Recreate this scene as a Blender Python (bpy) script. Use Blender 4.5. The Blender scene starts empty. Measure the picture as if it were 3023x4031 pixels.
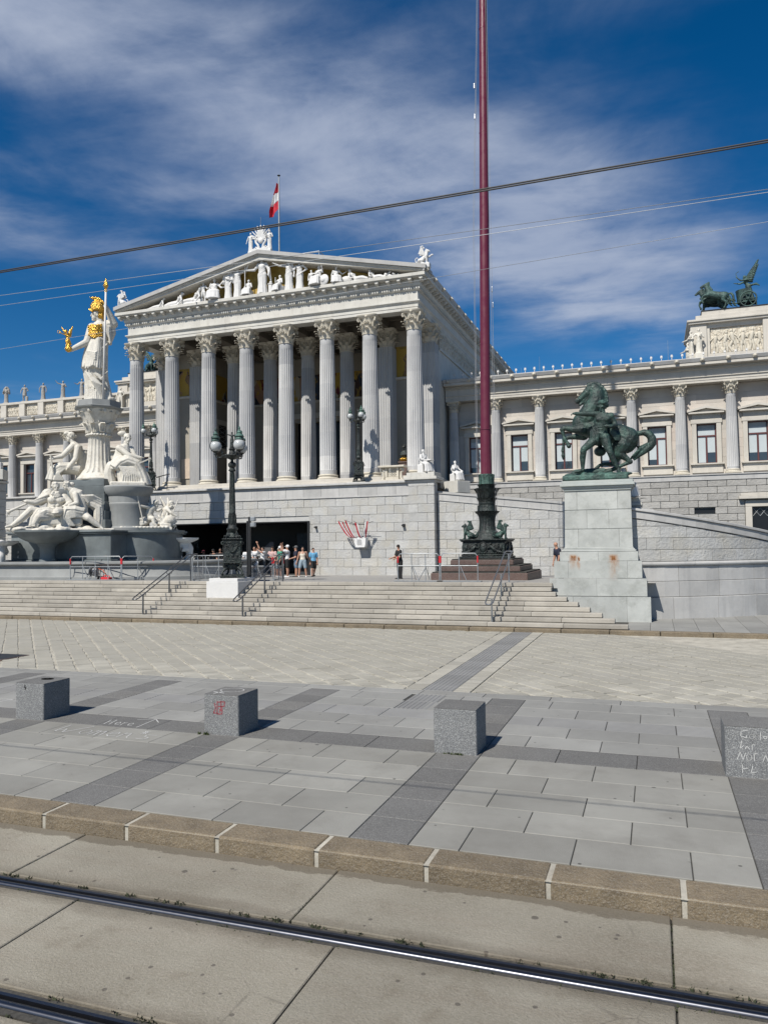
import bpy, bmesh, math, random
from mathutils import Vector as V, Matrix, noise
from math import sin, cos, pi, sqrt, atan2, radians
SC = bpy.context.scene
COL = SC.collection
random.seed(7)

# ---------------------------------------------------------------- camera
HC = 3.0
cam = bpy.data.objects.new('camera', bpy.data.cameras.new('camera'))
COL.objects.link(cam)
_p, _r, _y = radians(2.53), radians(-.715), radians(-19.46)
_f = V((sin(_y)*cos(_p), cos(_y)*cos(_p), sin(_p)))
_rt = V((cos(_y), -sin(_y), 0)); _up = _rt.cross(_f)
_R = cos(_r)*_rt+sin(_r)*_up; _U = -sin(_r)*_rt+cos(_r)*_up
cam.matrix_world = Matrix(((_R.x, _U.x, -_f.x, 0), (_R.y, _U.y, -_f.y, 0), (_R.z, _U.z, -_f.z, HC), (0, 0, 0, 1)))
cam.data.sensor_fit = 'VERTICAL'; cam.data.sensor_height = 36.0
cam.data.lens = 36.0*3000/4031
cam.data.clip_start = .1; cam.data.clip_end = 5000
SC.camera = cam

# ---------------------------------------------------------------- sky and sun
SUN = V((-.28, -1, 1.2)).normalized()
world = bpy.data.worlds.new('World'); SC.world = world; world.use_nodes = True
def build_sky():
    nt = world.node_tree; N = nt.nodes; L = nt.links; N.clear()
    def nd(t, **k):
        n = N.new(t)
        for a, b in k.items(): setattr(n, a, b)
        return n
    out = nd('ShaderNodeOutputWorld'); bg = nd('ShaderNodeBackground')
    sky = nd('ShaderNodeTexSky', sky_type='NISHITA'); sky.sun_disc = False
    sky.sun_elevation = math.asin(SUN.z); sky.sun_rotation = atan2(SUN.x, SUN.y)
    sky.air_density = 1.0; sky.dust_density = .05; sky.ozone_density = 4.0; sky.altitude = 1500
    hs = nd('ShaderNodeHueSaturation'); hs.inputs['Saturation'].default_value = SKY_SAT; hs.inputs['Value'].default_value = SKY_VAL
    L.new(sky.outputs[0], hs.inputs['Color'])
    tc = nd('ShaderNodeTexCoord'); sp = nd('ShaderNodeSeparateXYZ'); L.new(tc.outputs['Generated'], sp.inputs[0])
    def m(op, a, b=None, c=None, clamp=False):
        n = nd('ShaderNodeMath', operation=op); n.use_clamp = clamp
        for i, x in enumerate((a, b, c)):
            if x is None: continue
            if isinstance(x, (int, float)): n.inputs[i].default_value = x
            else: L.new(x, n.inputs[i])
        return n.outputs[0]
    zz = m('MAXIMUM', sp.outputs[2], .04)
    cx = m('DIVIDE', sp.outputs[0], zz); cy = m('DIVIDE', sp.outputs[1], zz)      # cloud layer at unit height
    cb = nd('ShaderNodeCombineXYZ'); L.new(cx, cb.inputs[0]); L.new(cy, cb.inputs[1])
    def noi(scale, det, rough, dist=0., loc=(0, 0, 0), sc=(1, 1, 1), rot=0.):
        mp = nd('ShaderNodeMapping'); mp.inputs['Scale'].default_value = sc; mp.inputs['Location'].default_value = loc
        mp.inputs['Rotation'].default_value = (0, 0, rot)
        L.new(cb.outputs[0], mp.inputs[0])
        n = nd('ShaderNodeTexNoise'); n.inputs['Scale'].default_value = scale; n.inputs['Detail'].default_value = det
        n.inputs['Roughness'].default_value = rough; n.inputs['Distortion'].default_value = dist
        L.new(mp.outputs[0], n.inputs['Vector']); return n.outputs['Fac']
    wx = m('ADD', cx, m('MULTIPLY', m('SUBTRACT', noi(.8, 3, .5, loc=(3, 1, 0)), .5), .55))
    wy = m('ADD', cy, m('MULTIPLY', m('SUBTRACT', noi(.8, 3, .5, loc=(9, 7, 0)), .5), .55))
    tot = None
    for (x0, y0, a, rx, ry, amp) in SKY_BLOBS:
        dx = m('SUBTRACT', wx, x0); dy = m('SUBTRACT', wy, y0)
        u = m('DIVIDE', m('ADD', m('MULTIPLY', dx, cos(a)), m('MULTIPLY', dy, sin(a))), rx)
        v = m('DIVIDE', m('SUBTRACT', m('MULTIPLY', dy, cos(a)), m('MULTIPLY', dx, sin(a))), ry)
        d2 = m('ADD', m('MULTIPLY', u, u), m('MULTIPLY', v, v))
        e = m('MULTIPLY', m('POWER', 2.718, m('MULTIPLY', d2, -1)), amp)
        tot = e if tot is None else m('ADD', tot, e)
    far = m('MULTIPLY', m('SUBTRACT', noi(.35, 2, .5, loc=(5, 2, 0)), .5), .6)
    streak = m('SUBTRACT', noi(1.1, 7, .56, .5, sc=(.75, 1.3, 1), rot=radians(-50)), .5)
    puff = m('SUBTRACT', noi(2.2, 8, .6, .3), .5)
    fib = m('SUBTRACT', noi(2.2, 7, .55, .8, sc=(.5, 1.3, 1), rot=radians(-50)), .5)
    body = m('MULTIPLY', tot, m('ADD', .78, m('MULTIPLY', m('ADD', m('MULTIPLY', streak, .6), m('ADD', m('MULTIPLY', puff, .7), m('MULTIPLY', fib, .25))), 1.5)))
    dens = m('ADD', m('ADD', body, far), m('ADD', m('MULTIPLY', streak, .55), m('ADD', m('MULTIPLY', puff, .45), m('MULTIPLY', fib, .22))))
    mr = nd('ShaderNodeMapRange'); mr.interpolation_type = 'SMOOTHSTEP'
    mr.inputs[1].default_value = .04; mr.inputs[2].default_value = 1.45; mr.inputs[3].default_value = 0; mr.inputs[4].default_value = .8
    L.new(dens, mr.inputs[0])
    cr = nd('ShaderNodeMix', data_type='RGBA')
    cr.inputs[6].default_value = (*SKY_C0, 1); cr.inputs[7].default_value = (*SKY_C1, 1)
    L.new(m('ADD', m('ADD', m('MULTIPLY', puff, 1.0), m('MULTIPLY', fib, .8)), .42, clamp=True), cr.inputs[0])
    mx = nd('ShaderNodeMix', data_type='RGBA')
    L.new(mr.outputs[0], mx.inputs[0]); L.new(hs.outputs[0], mx.inputs[6]); L.new(cr.outputs[2], mx.inputs[7])
    L.new(mx.outputs[2], bg.inputs[0]); bg.inputs[1].default_value = SKY_STR
    L.new(bg.outputs[0], out.inputs[0])
SKY_STR, SKY_SAT, SKY_VAL = .052, 1.36, 1.32
SKY_C0, SKY_C1 = (3.9, 5.0, 7.6), (9.6, 10.4, 12.0)
# cloud patches on the layer: x, y, angle, half length, half width, strength
SKY_BLOBS = [(-.68, 1.72, radians(58), 1.05, .36, 1.25), (-.30, 2.95, radians(72), 1.0, .45, 1.55), (-1.95, 1.75, radians(45), .75, .33, 1.05), (-1.15, 1.05, radians(25), .5, .25, .9), (-1.35, 1.62, radians(40), .6, .16, .6),
             (.2, 1.40, 0, .4, .16, .75), (-5, 4, 0, 1.5, 1.2, .8), (2.5, 3.5, 0, 1.2, 1, .8), (-1, -2, 0, 1.5, 1.2, .9), (2, -.5, 0, 1, 1.3, .8)]
build_sky()
sun = bpy.data.objects.new('sun', bpy.data.lights.new('sun', 'SUN')); COL.objects.link(sun)
sun.data.energy = 5.0; sun.data.angle = radians(.53); sun.data.color = (1, .95, .87)
sun.rotation_euler = (-SUN).to_track_quat('-Z', 'Y').to_euler()
vs = SC.view_settings; SC.display_settings.display_device = 'sRGB'
vs.view_transform = 'Standard'; vs.look = 'None'; vs.gamma = 1; vs.use_curve_mapping = False; vs.exposure = .27

# ---------------------------------------------------------------- mesh builder
class MB:
    def __init__(s): s.v = []; s.f = []; s.M = None
    def add(s, vs, fs):
        b = len(s.v)
        if s.M is not None: vs = [s.M @ V(p) for p in vs]
        s.v += [tuple(p) for p in vs]; s.f += [tuple(b+i for i in f) for f in fs]; return s
    def box(s, x0, x1, y0, y1, z0, z1):
        return s.add([(x0, y0, z0), (x1, y0, z0), (x1, y1, z0), (x0, y1, z0), (x0, y0, z1), (x1, y0, z1), (x1, y1, z1), (x0, y1, z1)],
                     [(0, 3, 2, 1), (4, 5, 6, 7), (0, 1, 5, 4), (1, 2, 6, 5), (2, 3, 7, 6), (3, 0, 4, 7)])
    def cbox(s, x0, x1, y0, y1, z0, z1, c=.02):      # box with all edges chamfered
        c = min(c, (x1-x0)*.45, (y1-y0)*.45, (z1-z0)*.45); vs = []; R = []
        for i in range(3):
            pass
        X = (x0, x1); Y = (y0, y1); Z = (z0, z1); idx = {}
        for a in (0, 1):
            for b in (0, 1):
                for d in (0, 1):
                    sx, sy, sz = (c if a == 0 else -c), (c if b == 0 else -c), (c if d == 0 else -c)
                    for k, p in enumerate(((X[a], Y[b]+sy, Z[d]+sz), (X[a]+sx, Y[b], Z[d]+sz), (X[a]+sx, Y[b]+sy, Z[d]))):
                        idx[a, b, d, k] = len(vs); vs.append(p)
        g = lambda a, b, d, k: idx[a, b, d, k]; F = []
        for a in (0, 1):
            q = [g(a, 0, 0, 0), g(a, 1, 0, 0), g(a, 1, 1, 0), g(a, 0, 1, 0)]; F.append(q if a else q[::-1])
            q = [g(0, a, 0, 1), g(1, a, 0, 1), g(1, a, 1, 1), g(0, a, 1, 1)]; F.append(q[::-1] if a else q)
            q = [g(0, 0, a, 2), g(1, 0, a, 2), g(1, 1, a, 2), g(0, 1, a, 2)]; F.append(q if a else q[::-1])
        for b in (0, 1):
            for d in (0, 1):
                q = [g(0, b, d, 1), g(1, b, d, 1), g(1, b, d, 2), g(0, b, d, 2)]; F.append(q if (b == d) else q[::-1])
                q = [g(b, 0, d, 0), g(b, 1, d, 0), g(b, 1, d, 2), g(b, 0, d, 2)]; F.append(q[::-1] if (b == d) else q)
                q = [g(b, d, 0, 0), g(b, d, 1, 0), g(b, d, 1, 1), g(b, d, 0, 1)]; F.append(q if (b == d) else q[::-1])
        for a in (0, 1):
            for b in (0, 1):
                for d in (0, 1):
                    q = [g(a, b, d, 0), g(a, b, d, 1), g(a, b, d, 2)]; F.append(q if (a+b+d) % 2 else q[::-1])
        return s.add(vs, F)
    def loft(s, rings, caps=True, closed=True):
        n = len(rings[0]); vs = [p for r in rings for p in r]; F = []
        for i in range(len(rings)-1):
            for j in range(n if closed else n-1):
                k = (j+1) % n
                F.append((i*n+j, i*n+k, (i+1)*n+k, (i+1)*n+j))
        if caps:
            F.append(tuple(range(n))[::-1]); b = (len(rings)-1)*n; F.append(tuple(b+i for i in range(n)))
        return s.add(vs, F)
    def prism(s, poly, y0, y1):                       # polygon in x,z pushed along y
        return s.loft([[(x, y1, z) for x, z in poly], [(x, y0, z) for x, z in poly]])
    def slab(s, poly, z0, z1):                        # polygon in x,y pushed along z
        return s.loft([[(x, y, z0) for x, y in poly], [(x, y, z1) for x, y in poly]])
    def lathe(s, prof, n=24, c=(0, 0, 0), a0=0., a1=2*pi, fl=None, caps=True):
        full = abs(a1-a0-2*pi) < 1e-6; k = n if full else n+1; rings = []
        for r, z in prof:
            rg = []
            for j in range(k):
                a = a0+(a1-a0)*j/n; rr = r*(1+(fl(a, z) if fl else 0))
                rg.append((c[0]+rr*cos(a), c[1]+rr*sin(a), c[2]+z))
            rings.append(rg)
        return s.loft(rings, caps and full, full)
    def tube(s, path, r, n=8, caps=True, flat=1.):
        P = [V(p) for p in path]; R = r if isinstance(r, (list, tuple)) else [r]*len(P); rings = []; up = None
        for i, p in enumerate(P):
            t = (P[min(i+1, len(P)-1)]-P[max(i-1, 0)]).normalized()
            if up is None: up = V((0, 0, 1)) if abs(t.z) < .9 else V((0, -1, 0))
            a = t.cross(up)
            if a.length < 1e-4: a = t.cross(V((1, 0, 0)))
            a.normalize(); b = a.cross(t).normalized(); up = b
            rings.append([tuple(p+a*(cos(q)*R[i])+b*(sin(q)*R[i]*flat)) for q in [2*pi*j/n for j in range(n)]])
        return s.loft(rings, caps)
    def cap(s, p0, p1, r0, r1=None, n=10):            # tapered capsule
        r1 = r0 if r1 is None else r1; p0 = V(p0); p1 = V(p1); t = p1-p0
        if t.length < 1e-5: t = V((0, 0, 1e-4))
        d = t.normalized(); k = 3; pts = []; rr = []
        for i in range(k+1):
            a = pi/2*(1-i/k)*.97; pts.append(p0-d*(r0*sin(a))); rr.append(r0*cos(a))
        for i in range(k+1):
            a = pi/2*(i/k)*.97; pts.append(p1+d*(r1*sin(a))); rr.append(r1*cos(a))
        return s.tube(pts, rr, n)
    def chain(s, pts, rs, n=10):
        for i in range(len(pts)-1): s.cap(pts[i], pts[i+1], rs[i], rs[i+1], n)
        return s
    def ell(s, c, r, rot=None, n=14, m=8):
        if isinstance(r, (int, float)): r = (r, r, r)
        Mx = rot.to_matrix() if hasattr(rot, 'to_matrix') else rot
        rings = []
        for i in range(m+1):
            th = -pi/2+pi*i/m; th = max(min(th, pi/2-.04), -pi/2+.04); rg = []
            for j in range(n):
                a = 2*pi*j/n; q = V((r[0]*cos(th)*cos(a), r[1]*cos(th)*sin(a), r[2]*sin(th)))
                if Mx is not None: q = Mx @ q
                rg.append((c[0]+q.x, c[1]+q.y, c[2]+q.z))
            rings.append(rg)
        return s.loft(rings)
    def grid(s, P, thick=0.):                         # P[i][j] sheet of points; thick pushes a back side along +y
        n, k = len(P), len(P[0]); vs = [p for r in P for p in r]; F = []
        for i in range(n-1):
            for j in range(k-1): F.append((i*k+j, i*k+j+1, (i+1)*k+j+1, (i+1)*k+j))
        if thick:
            b = n*k; vs += [(x, y+thick, z) for x, y, z in vs]
            F += [tuple(b+i for i in f[::-1]) for f in F]
            rim = [j for j in range(k)]+[i*k+k-1 for i in range(1, n)]+[(n-1)*k+j for j in range(k-2, -1, -1)]+[i*k for i in range(n-2, 0, -1)]
            for a, c in zip(rim, rim[1:]+rim[:1]): F.append((c, a, b+a, b+c))
        return s.add(vs, F)
    def mesh(s, name='m', smooth=False):
        me = bpy.data.meshes.new(name); me.from_pydata(s.v, [], s.f)
        if smooth:
            me.polygons.foreach_set('use_smooth', [True]*len(me.polygons))
        me.update(); return me

def rotz(a): return Matrix.Rotation(a, 4, 'Z')
def place(loc, a=0., s=1.): return Matrix.Translation(V(loc)) @ rotz(a) @ Matrix.Diagonal((s, s, s, 1))

def smooth_angle(me, ang=40):
    me.polygons.foreach_set('use_smooth', [True]*len(me.polygons))
    bm = bmesh.new(); bm.from_mesh(me)
    c = radians(ang)
    for e in bm.edges:
        if len(e.link_faces) == 2 and e.calc_face_angle(0) > c: e.smooth = False
    bm.to_mesh(me); bm.free()

TMP = bpy.data.scenes.new('sculpt')
def fuse(mb, vox, it=3, fac=.5, extra=None, name='sculpt'):   # one continuous surface from overlapping solids
    ob = bpy.data.objects.new('tmp', mb.mesh('tmp')); TMP.collection.objects.link(ob)
    md = ob.modifiers.new('r', 'REMESH'); md.mode = 'VOXEL'; md.voxel_size = vox; md.use_smooth_shade = True
    if it:
        sm = ob.modifiers.new('s', 'SMOOTH'); sm.factor = fac; sm.iterations = it
    vl = TMP.view_layers[0]; vl.update(); dg = vl.depsgraph
    me = bpy.data.meshes.new_from_object(ob.evaluated_get(dg)); me.name = name
    old = ob.data; bpy.data.objects.remove(ob); bpy.data.meshes.remove(old)
    if extra is not None:
        bm = bmesh.new(); bm.from_mesh(me); m2 = extra.mesh('x', True); bm.from_mesh(m2); bm.to_mesh(me); bm.free(); bpy.data.meshes.remove(m2)
    me.polygons.foreach_set('use_smooth', [True]*len(me.polygons))
    return me

def tag(o, label=None, cat=None, group=None, kind=None):
    if label: o['label'] = label
    if cat: o['category'] = cat
    if group: o['group'] = group
    if kind: o['kind'] = kind
    return o
def thing(name, label, cat, loc=(0, 0, 0), group=None, rz=0., kind=None):
    o = bpy.data.objects.new(name, None); COL.objects.link(o); o.location = loc; o.rotation_euler = (0, 0, rz); o.empty_display_size = .1
    if kind: return tag(o, kind=kind)
    return tag(o, label, cat, group)
def O(name, me, m, parent=None, smooth=None, local=False, label=None, kind=None):
    if isinstance(me, MB): me = me.mesh(name)
    if smooth is not None: smooth_angle(me, smooth)
    o = bpy.data.objects.new(name, me); COL.objects.link(o)
    if m is not None and len(me.materials) == 0: me.materials.append(M[m] if isinstance(m, str) else m)
    if parent is not None:
        o.parent = parent
        if not local and parent.parent is None and parent.type == 'EMPTY': o.location = -parent.location
    if label: o['label'] = label
    if kind: o['kind'] = kind
    return o
def inst(name, me, parent, mat4):                     # another object on shared mesh data, placed in world space under a static thing
    o = bpy.data.objects.new(name, me); COL.objects.link(o); o.parent = parent
    base = V((0, 0, 0)) if parent is None or parent.parent is not None or parent.type != 'EMPTY' else parent.location
    o.matrix_local = Matrix.Translation(-base) @ mat4; return o
def copy_tree(o, parent=None):
    c = o.copy(); COL.objects.link(c); c.parent = parent
    for ch in list(o.children): copy_tree(ch, c)
    return c

# ---------------------------------------------------------------- materials
M = {}
class NT:
    def __init__(s, name):
        m = bpy.data.materials.new(name); m.use_nodes = True; s.m = m; s.t = m.node_tree; s.N = s.t.nodes; s.L = s.t.links
        s.b = s.N['Principled BSDF']; M[name] = m
        s.pos = s.n('ShaderNodeNewGeometry').outputs['Position']
    def n(s, t, **k):
        x = s.N.new(t)
        for a, b in k.items(): setattr(x, a, b)
        return x
    def put(s, sock, v):
        if isinstance(v, (int, float)): sock.default_value = v
        elif isinstance(v, tuple): sock.default_value = (*v, 1) if len(v) == 3 and sock.type == 'RGBA' else v
        else: s.L.new(v, sock)
    def math(s, op, a, b=0., clamp=False):
        x = s.n('ShaderNodeMath', operation=op); x.use_clamp = clamp; s.put(x.inputs[0], a); s.put(x.inputs[1], b); return x.outputs[0]
    def noise(s, scale, det=4, rough=.55, vec=None, stretch=None, dist=0., off=None):
        v = vec if vec is not None else s.pos
        if stretch or off:
            mp = s.n('ShaderNodeMapping'); s.L.new(v, mp.inputs[0]); v = mp.outputs[0]
            if stretch: mp.inputs['Scale'].default_value = stretch
            if off: mp.inputs['Location'].default_value = off
        x = s.n('ShaderNodeTexNoise'); s.L.new(v, x.inputs['Vector']); x.inputs['Scale'].default_value = scale
        x.inputs['Detail'].default_value = det; x.inputs['Roughness'].default_value = rough; x.inputs['Distortion'].default_value = dist
        return x.outputs['Fac']
    def ramp(s, f, a, b, lo=0., hi=1.):
        x = s.n('ShaderNodeMapRange'); s.L.new(f, x.inputs[0])
        for i, v in enumerate((a, b, lo, hi)): x.inputs[1+i].default_value = v
        return x.outputs[0]
    def mix(s, f, a, b, mode='MIX'):
        x = s.n('ShaderNodeMix', data_type='RGBA'); x.blend_type = mode; s.put(x.inputs[0], f); s.put(x.inputs[6], a); s.put(x.inputs[7], b); return x.outputs[2]
    def rnd(s): return s.n('ShaderNodeObjectInfo').outputs['Random']
    def bump(s, h, dist, strength=1.):
        x = s.n('ShaderNodeBump'); x.inputs['Strength'].default_value = strength; x.inputs['Distance'].default_value = dist
        s.L.new(h, x.inputs['Height']); s.L.new(x.outputs[0], s.b.inputs['Normal'])
    def fin(s, col, rough=.7, metal=0., spec=.5):
        s.put(s.b.inputs['Base Color'], col); s.put(s.b.inputs['Roughness'], rough); s.put(s.b.inputs['Metallic'], metal)
        s.b.inputs['Specular IOR Level'].default_value = spec; return s.m
AK = .80
def lerp(c, k): return tuple(min(1., x*k) for x in c)

def stone(name, c, var=.12, ovar=.1, scale=1.2, dirt=.25, dirtc=(.12, .11, .1), bump=.01, bscale=12, rough=.75, streak=.0, tint=None, speck=0., spec=.35, gum=0., blot=0.):
    t = NT(name); c = lerp(c, AK); dirtc = lerp(dirtc, AK); tint = lerp(tint, AK) if tint else None
    col = t.mix(t.ramp(t.noise(scale, 5), .3, .7), lerp(c, 1-var), lerp(c, 1+var))
    if tint: col = t.mix(t.ramp(t.noise(scale*.7, 3, off=(31, 7, 3)), .45, .7, 0, .7), col, tint)
    if ovar:
        r = t.rnd(); col = t.mix(1., col, t.n('ShaderNodeCombineColor').outputs[0], 'MULTIPLY')
        cc = col.node.inputs[7].links[0].from_node
        k = t.ramp(r, 0, 1, 1-ovar, 1+ovar*.6)
        for i in range(3): t.L.new(k, cc.inputs[i])
    if dirt: col = t.mix(t.ramp(t.noise(scale*2.3, 7, .65, off=(5, 9, 1)), .52, .78, 0, dirt), col, dirtc)
    if streak: col = t.mix(t.ramp(t.noise(3., 5, .6, stretch=(1.2, 1.2, .08)), .52, .8, 0, streak), col, dirtc)
    if blot: col = t.mix(t.ramp(t.noise(.55, 8, .7, off=(17, 4, 2)), .46, .72, 0, blot), col, dirtc)
    if gum:
        for sc_, th in ((1.5, .05), (3.1, .06)):
            mp = t.n('ShaderNodeMapping'); t.L.new(t.pos, mp.inputs[0]); mp.inputs['Scale'].default_value = (1, 1, 0); mp.inputs['Location'].default_value = (sc_, 3, 0)
            vg = t.n('ShaderNodeTexVoronoi'); t.L.new(mp.outputs[0], vg.inputs['Vector']); vg.inputs['Scale'].default_value = sc_
            col = t.mix(t.ramp(t.math('ADD', vg.outputs['Distance'], t.math('MULTIPLY', t.noise(20, 2), .03)), th, th+.02, gum, 0), col, lerp(c, .22))
    if speck:
        vo = t.n('ShaderNodeTexVoronoi'); t.L.new(t.pos, vo.inputs['Vector']); vo.inputs['Scale'].default_value = 130
        sg = t.n('ShaderNodeSeparateColor'); t.L.new(vo.outputs['Color'], sg.inputs[0])
        col = t.mix(t.ramp(sg.outputs[0], .55, .9, 0, speck), col, (.75, .75, .72)); col = t.mix(t.ramp(sg.outputs[1], .6, .9, 0, speck), col, (.03, .03, .03))
    if bump: t.bump(t.noise(bscale, 6, .65), bump)
    return t.fin(col, rough, 0, spec)
def plain(name, c, rough=.5, metal=0., var=.08, scale=6, bump=0., spec=.5, emit=0.):
    t = NT(name); c = lerp(c, AK); col = t.mix(t.ramp(t.noise(scale, 4), .3, .7), lerp(c, 1-var), lerp(c, 1+var))
    if bump: t.bump(t.noise(scale*4, 5), bump)
    return t.fin(col, rough, metal, spec)
stone('marble', (.62, .605, .555), .09, 0, .8, .3, (.33, .31, .27), .006, 14, .7, .55)
stone('marble_capital', (.62, .575, .48), .10, 0, 2.5, .3, (.30, .25, .19), .01, 16, .75)
stone('shaft_stone', (.50, .50, .505), .10, .05, .35, .15, (.28, .28, .29), .004, 20, .65)
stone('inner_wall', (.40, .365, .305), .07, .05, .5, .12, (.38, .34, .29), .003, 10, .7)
stone('wing_wall', (.56, .52, .465), .10, .12, .6, .12, (.36, .33, .30), .004, 10, .75, tint=(.58, .50, .44))
stone('wing_trim', (.60, .565, .50), .08, .03, .8, .3, (.34, .32, .28), .004, 10, .7, .4)
stone('statue_marble', (.70, .67, .595), .08, 0, 2.6, .6, (.36, .30, .21), .016, 11, .6, .5)
stone('statue_white', (.70, .695, .68), .03, 0, 3.0, .12, (.45, .45, .45), .008, 10, .6)
stone('statue_grey', (.36, .345, .32), .14, 0, 4.0, .4, (.14, .13, .12), .01, 10, .75)
stone('rustic', (.51, .51, .495), .08, .10, 1.6, .25, (.36, .365, .36), .045, 9, .85, .35, tint=(.51, .485, .42))
stone('rustic_dark', (.43, .42, .395), .12, .14, 1.6, .25, (.2, .2, .2), .045, 9, .85)
stone('ashlar', (.50, .495, .48), .10, .12, 1.0, .35, (.28, .28, .28), .006, 10, .75, .5)
stone('terrace_paving', (.24, .23, .21), .1, 0, 1, .2, (.15, .14, .13), .004, 10, .8)
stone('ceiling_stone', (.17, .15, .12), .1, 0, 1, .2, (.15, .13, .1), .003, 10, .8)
stone('mortar', (.54, .54, .52), .08, 0, 3, .1, (.3, .3, .3), .003, 30, .9)
stone('grey_marble', (.155, .175, .178), .35, .06, .9, .25, (.12, .135, .14), .004, 6, .5, .3)
stone('grey_marble_light', (.29, .30, .295), .15, .08, 1.0, .3, (.2, .2, .2), .004, 8, .6, .3)
stone('pedestal_granite', (.43, .465, .445), .14, .10, 1.2, .3, (.30, .33, .32), .006, 24, .8, .0, tint=(.52, .54, .50))
stone('step_stone', (.44, .412, .36), .13, .18, 1.1, .45, (.22, .20, .17), .010, 14, .8, tint=(.46, .43, .37), blot=.3)
stone('platform_stone', (.34, .33, .31), .08, 0, .8, .15, (.25, .25, .24), .004, 10, .8)
stone('kerb_stone', (.205, .162, .105), .2, .15, 3, .6, (.10, .075, .05), .02, 28, .85, speck=.10)
stone('paver', (.302, .297, .27), .10, .15, .8, .45, (.175, .165, .145), .004, 60, .8, gum=.8, blot=.45)
stone('paver_blue', (.302, .30, .282), .09, .14, .8, .4, (.18, .175, .165), .004, 60, .75, gum=.7, blot=.4)
stone('paver_dark', (.15, .148, .142), .10, .12, 1.0, .3, (.10, .095, .09), .004, 70, .8, speck=.12, gum=.6, blot=.4)
stone('paver_buff', (.33, .295, .225), .08, .1, 1.0, .3, (.22, .2, .17), .003, 60, .8)
stone('joint_dark', (.06, .058, .052), .3, 0, 6, 0, bump=.004, bscale=80, rough=.95)
stone('sett', (.42, .402, .345), .10, .15, 1.0, .3, (.29, .27, .22), .010, 18, .85, tint=(.40, .385, .34), blot=.3)
stone('sett_joint', (.46, .435, .37), .25, 0, 2.0, .9, (.3, .27, .22), .006, 50, .95)
stone('tactile_stone', (.25, .25, .245), .1, .1, 1, .2, (.15, .15, .15), .003, 50, .8)
stone('bollard_granite', (.20, .206, .21), .12, .05, 2, .15, (.10, .10, .10), .012, 90, .85, speck=.3)
stone('brown_granite', (.115, .068, .055), .18, .10, 2, .2, (.06, .05, .05), .003, 60, .55, speck=.12)
stone('chalk', (.64, .64, .62), .1, 0, 20, 0, bump=0)
plain('chalk_red', (.30, .055, .07), .9)
plain('black_paint', (.02, .02, .02), .8)
def concrete():
    t = NT('track_concrete')
    c = t.mix(t.ramp(t.noise(.9, 5), .3, .7), (.208, .19, .148), (.305, .285, .232))
    c = t.mix(t.ramp(t.noise(2.2, 6, .65, stretch=(.25, 1.6, 1)), .45, .75, 0, .5), c, (.20, .165, .125))
    c = t.mix(t.ramp(t.noise(38, 5, .75), .4, .7, 0, .5), c, (.36, .33, .28))
    for sc, th, off in ((1.9, .075, (0, 0, 0)), (4.3, .10, (3, 8, 0))):
        mp = t.n('ShaderNodeMapping'); t.L.new(t.pos, mp.inputs[0]); mp.inputs['Location'].default_value = off; mp.inputs['Scale'].default_value = (1, 1, 0)
        vo = t.n('ShaderNodeTexVoronoi'); t.L.new(mp.outputs[0], vo.inputs['Vector']); vo.inputs['Scale'].default_value = sc
        c = t.mix(t.ramp(t.math('ADD', vo.outputs['Distance'], t.math('MULTIPLY', t.noise(14, 2), .05)), th, th+.02, .75, 0), c, (.085, .075, .065))
    r = t.rnd(); k = t.ramp(r, 0, 1, .88, 1.08); cc = t.n('ShaderNodeCombineColor')
    for i in range(3): t.L.new(k, cc.inputs[i])
    c = t.mix(1., c, cc.outputs[0], 'MULTIPLY')
    sp = t.n('ShaderNodeSeparateXYZ'); t.L.new(t.pos, sp.inputs[0])
    for yr, w in ((5.79, .32), (4.29, .30), (6.95, .12)):      # grime along the rails and the kerb
        d = t.math('ADD', t.math('ABSOLUTE', t.math('SUBTRACT', sp.outputs[1], yr)), t.math('MULTIPLY', t.math('SUBTRACT', t.noise(3.5, 6, .7, stretch=(.5, 1, 1)), .5), .35))
        c = t.mix(t.ramp(d, .10, w, .6, 0), c, (.085, .068, .047))
    c = t.mix(t.ramp(t.noise(1.6, 9, .75, off=(3, 3, 3)), .55, .68, 0, .45), c, (.15, .125, .09))
    vk = t.n('ShaderNodeTexVoronoi', feature='DISTANCE_TO_EDGE'); t.L.new(t.pos, vk.inputs['Vector']); vk.inputs['Scale'].default_value = .55
    c = t.mix(t.math('MULTIPLY', t.ramp(t.math('ADD', vk.outputs['Distance'], t.math('MULTIPLY', t.noise(5, 5), .02)), .010, .016, .35, 0), t.ramp(t.noise(.7, 2), .5, .6)), c, (.07, .06, .05))
    t.bump(t.noise(45, 6, .75), .012); t.fin(c, .85, 0, .3)
concrete()
plain('rail_steel', (.15, .155, .175), .36, 1., .1, 20)
plain('rail_dark', (.075, .07, .06), .7, .2, .3, 30, .003)
plain('steel', (.42, .43, .44), .35, .85, .1, 10)
plain('galvanised', (.42, .44, .45), .45, .6, .15, 12)
plain('handrail_steel', (.20, .20, .205), .35, .7, .1, 10)
plain('red_plastic', (.62, .03, .04), .4)
plain('dark_metal', (.03, .031, .033), .5, .3)
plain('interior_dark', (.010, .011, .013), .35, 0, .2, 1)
plain('interior_floor', (.06, .06, .06), .6)
plain('gold', (.78, .47, .10), .3, 1., .25, 14, .03)
plain('gold_mosaic', (.40, .27, .055), .5, .25, .3, 3, .01)
t = NT('maroon_paint'); t.fin(t.mix(t.ramp(t.noise(5, 7, .7, stretch=(1, 1, .06)), .45, .75, 0, .5), (.105, .012, .03), (.125, .024, .042)), t.ramp(t.noise(3, 4), .3, .7, .3, .55), 0, .5)
plain('window_frame', (.115, .032, .03), .5)
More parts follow.
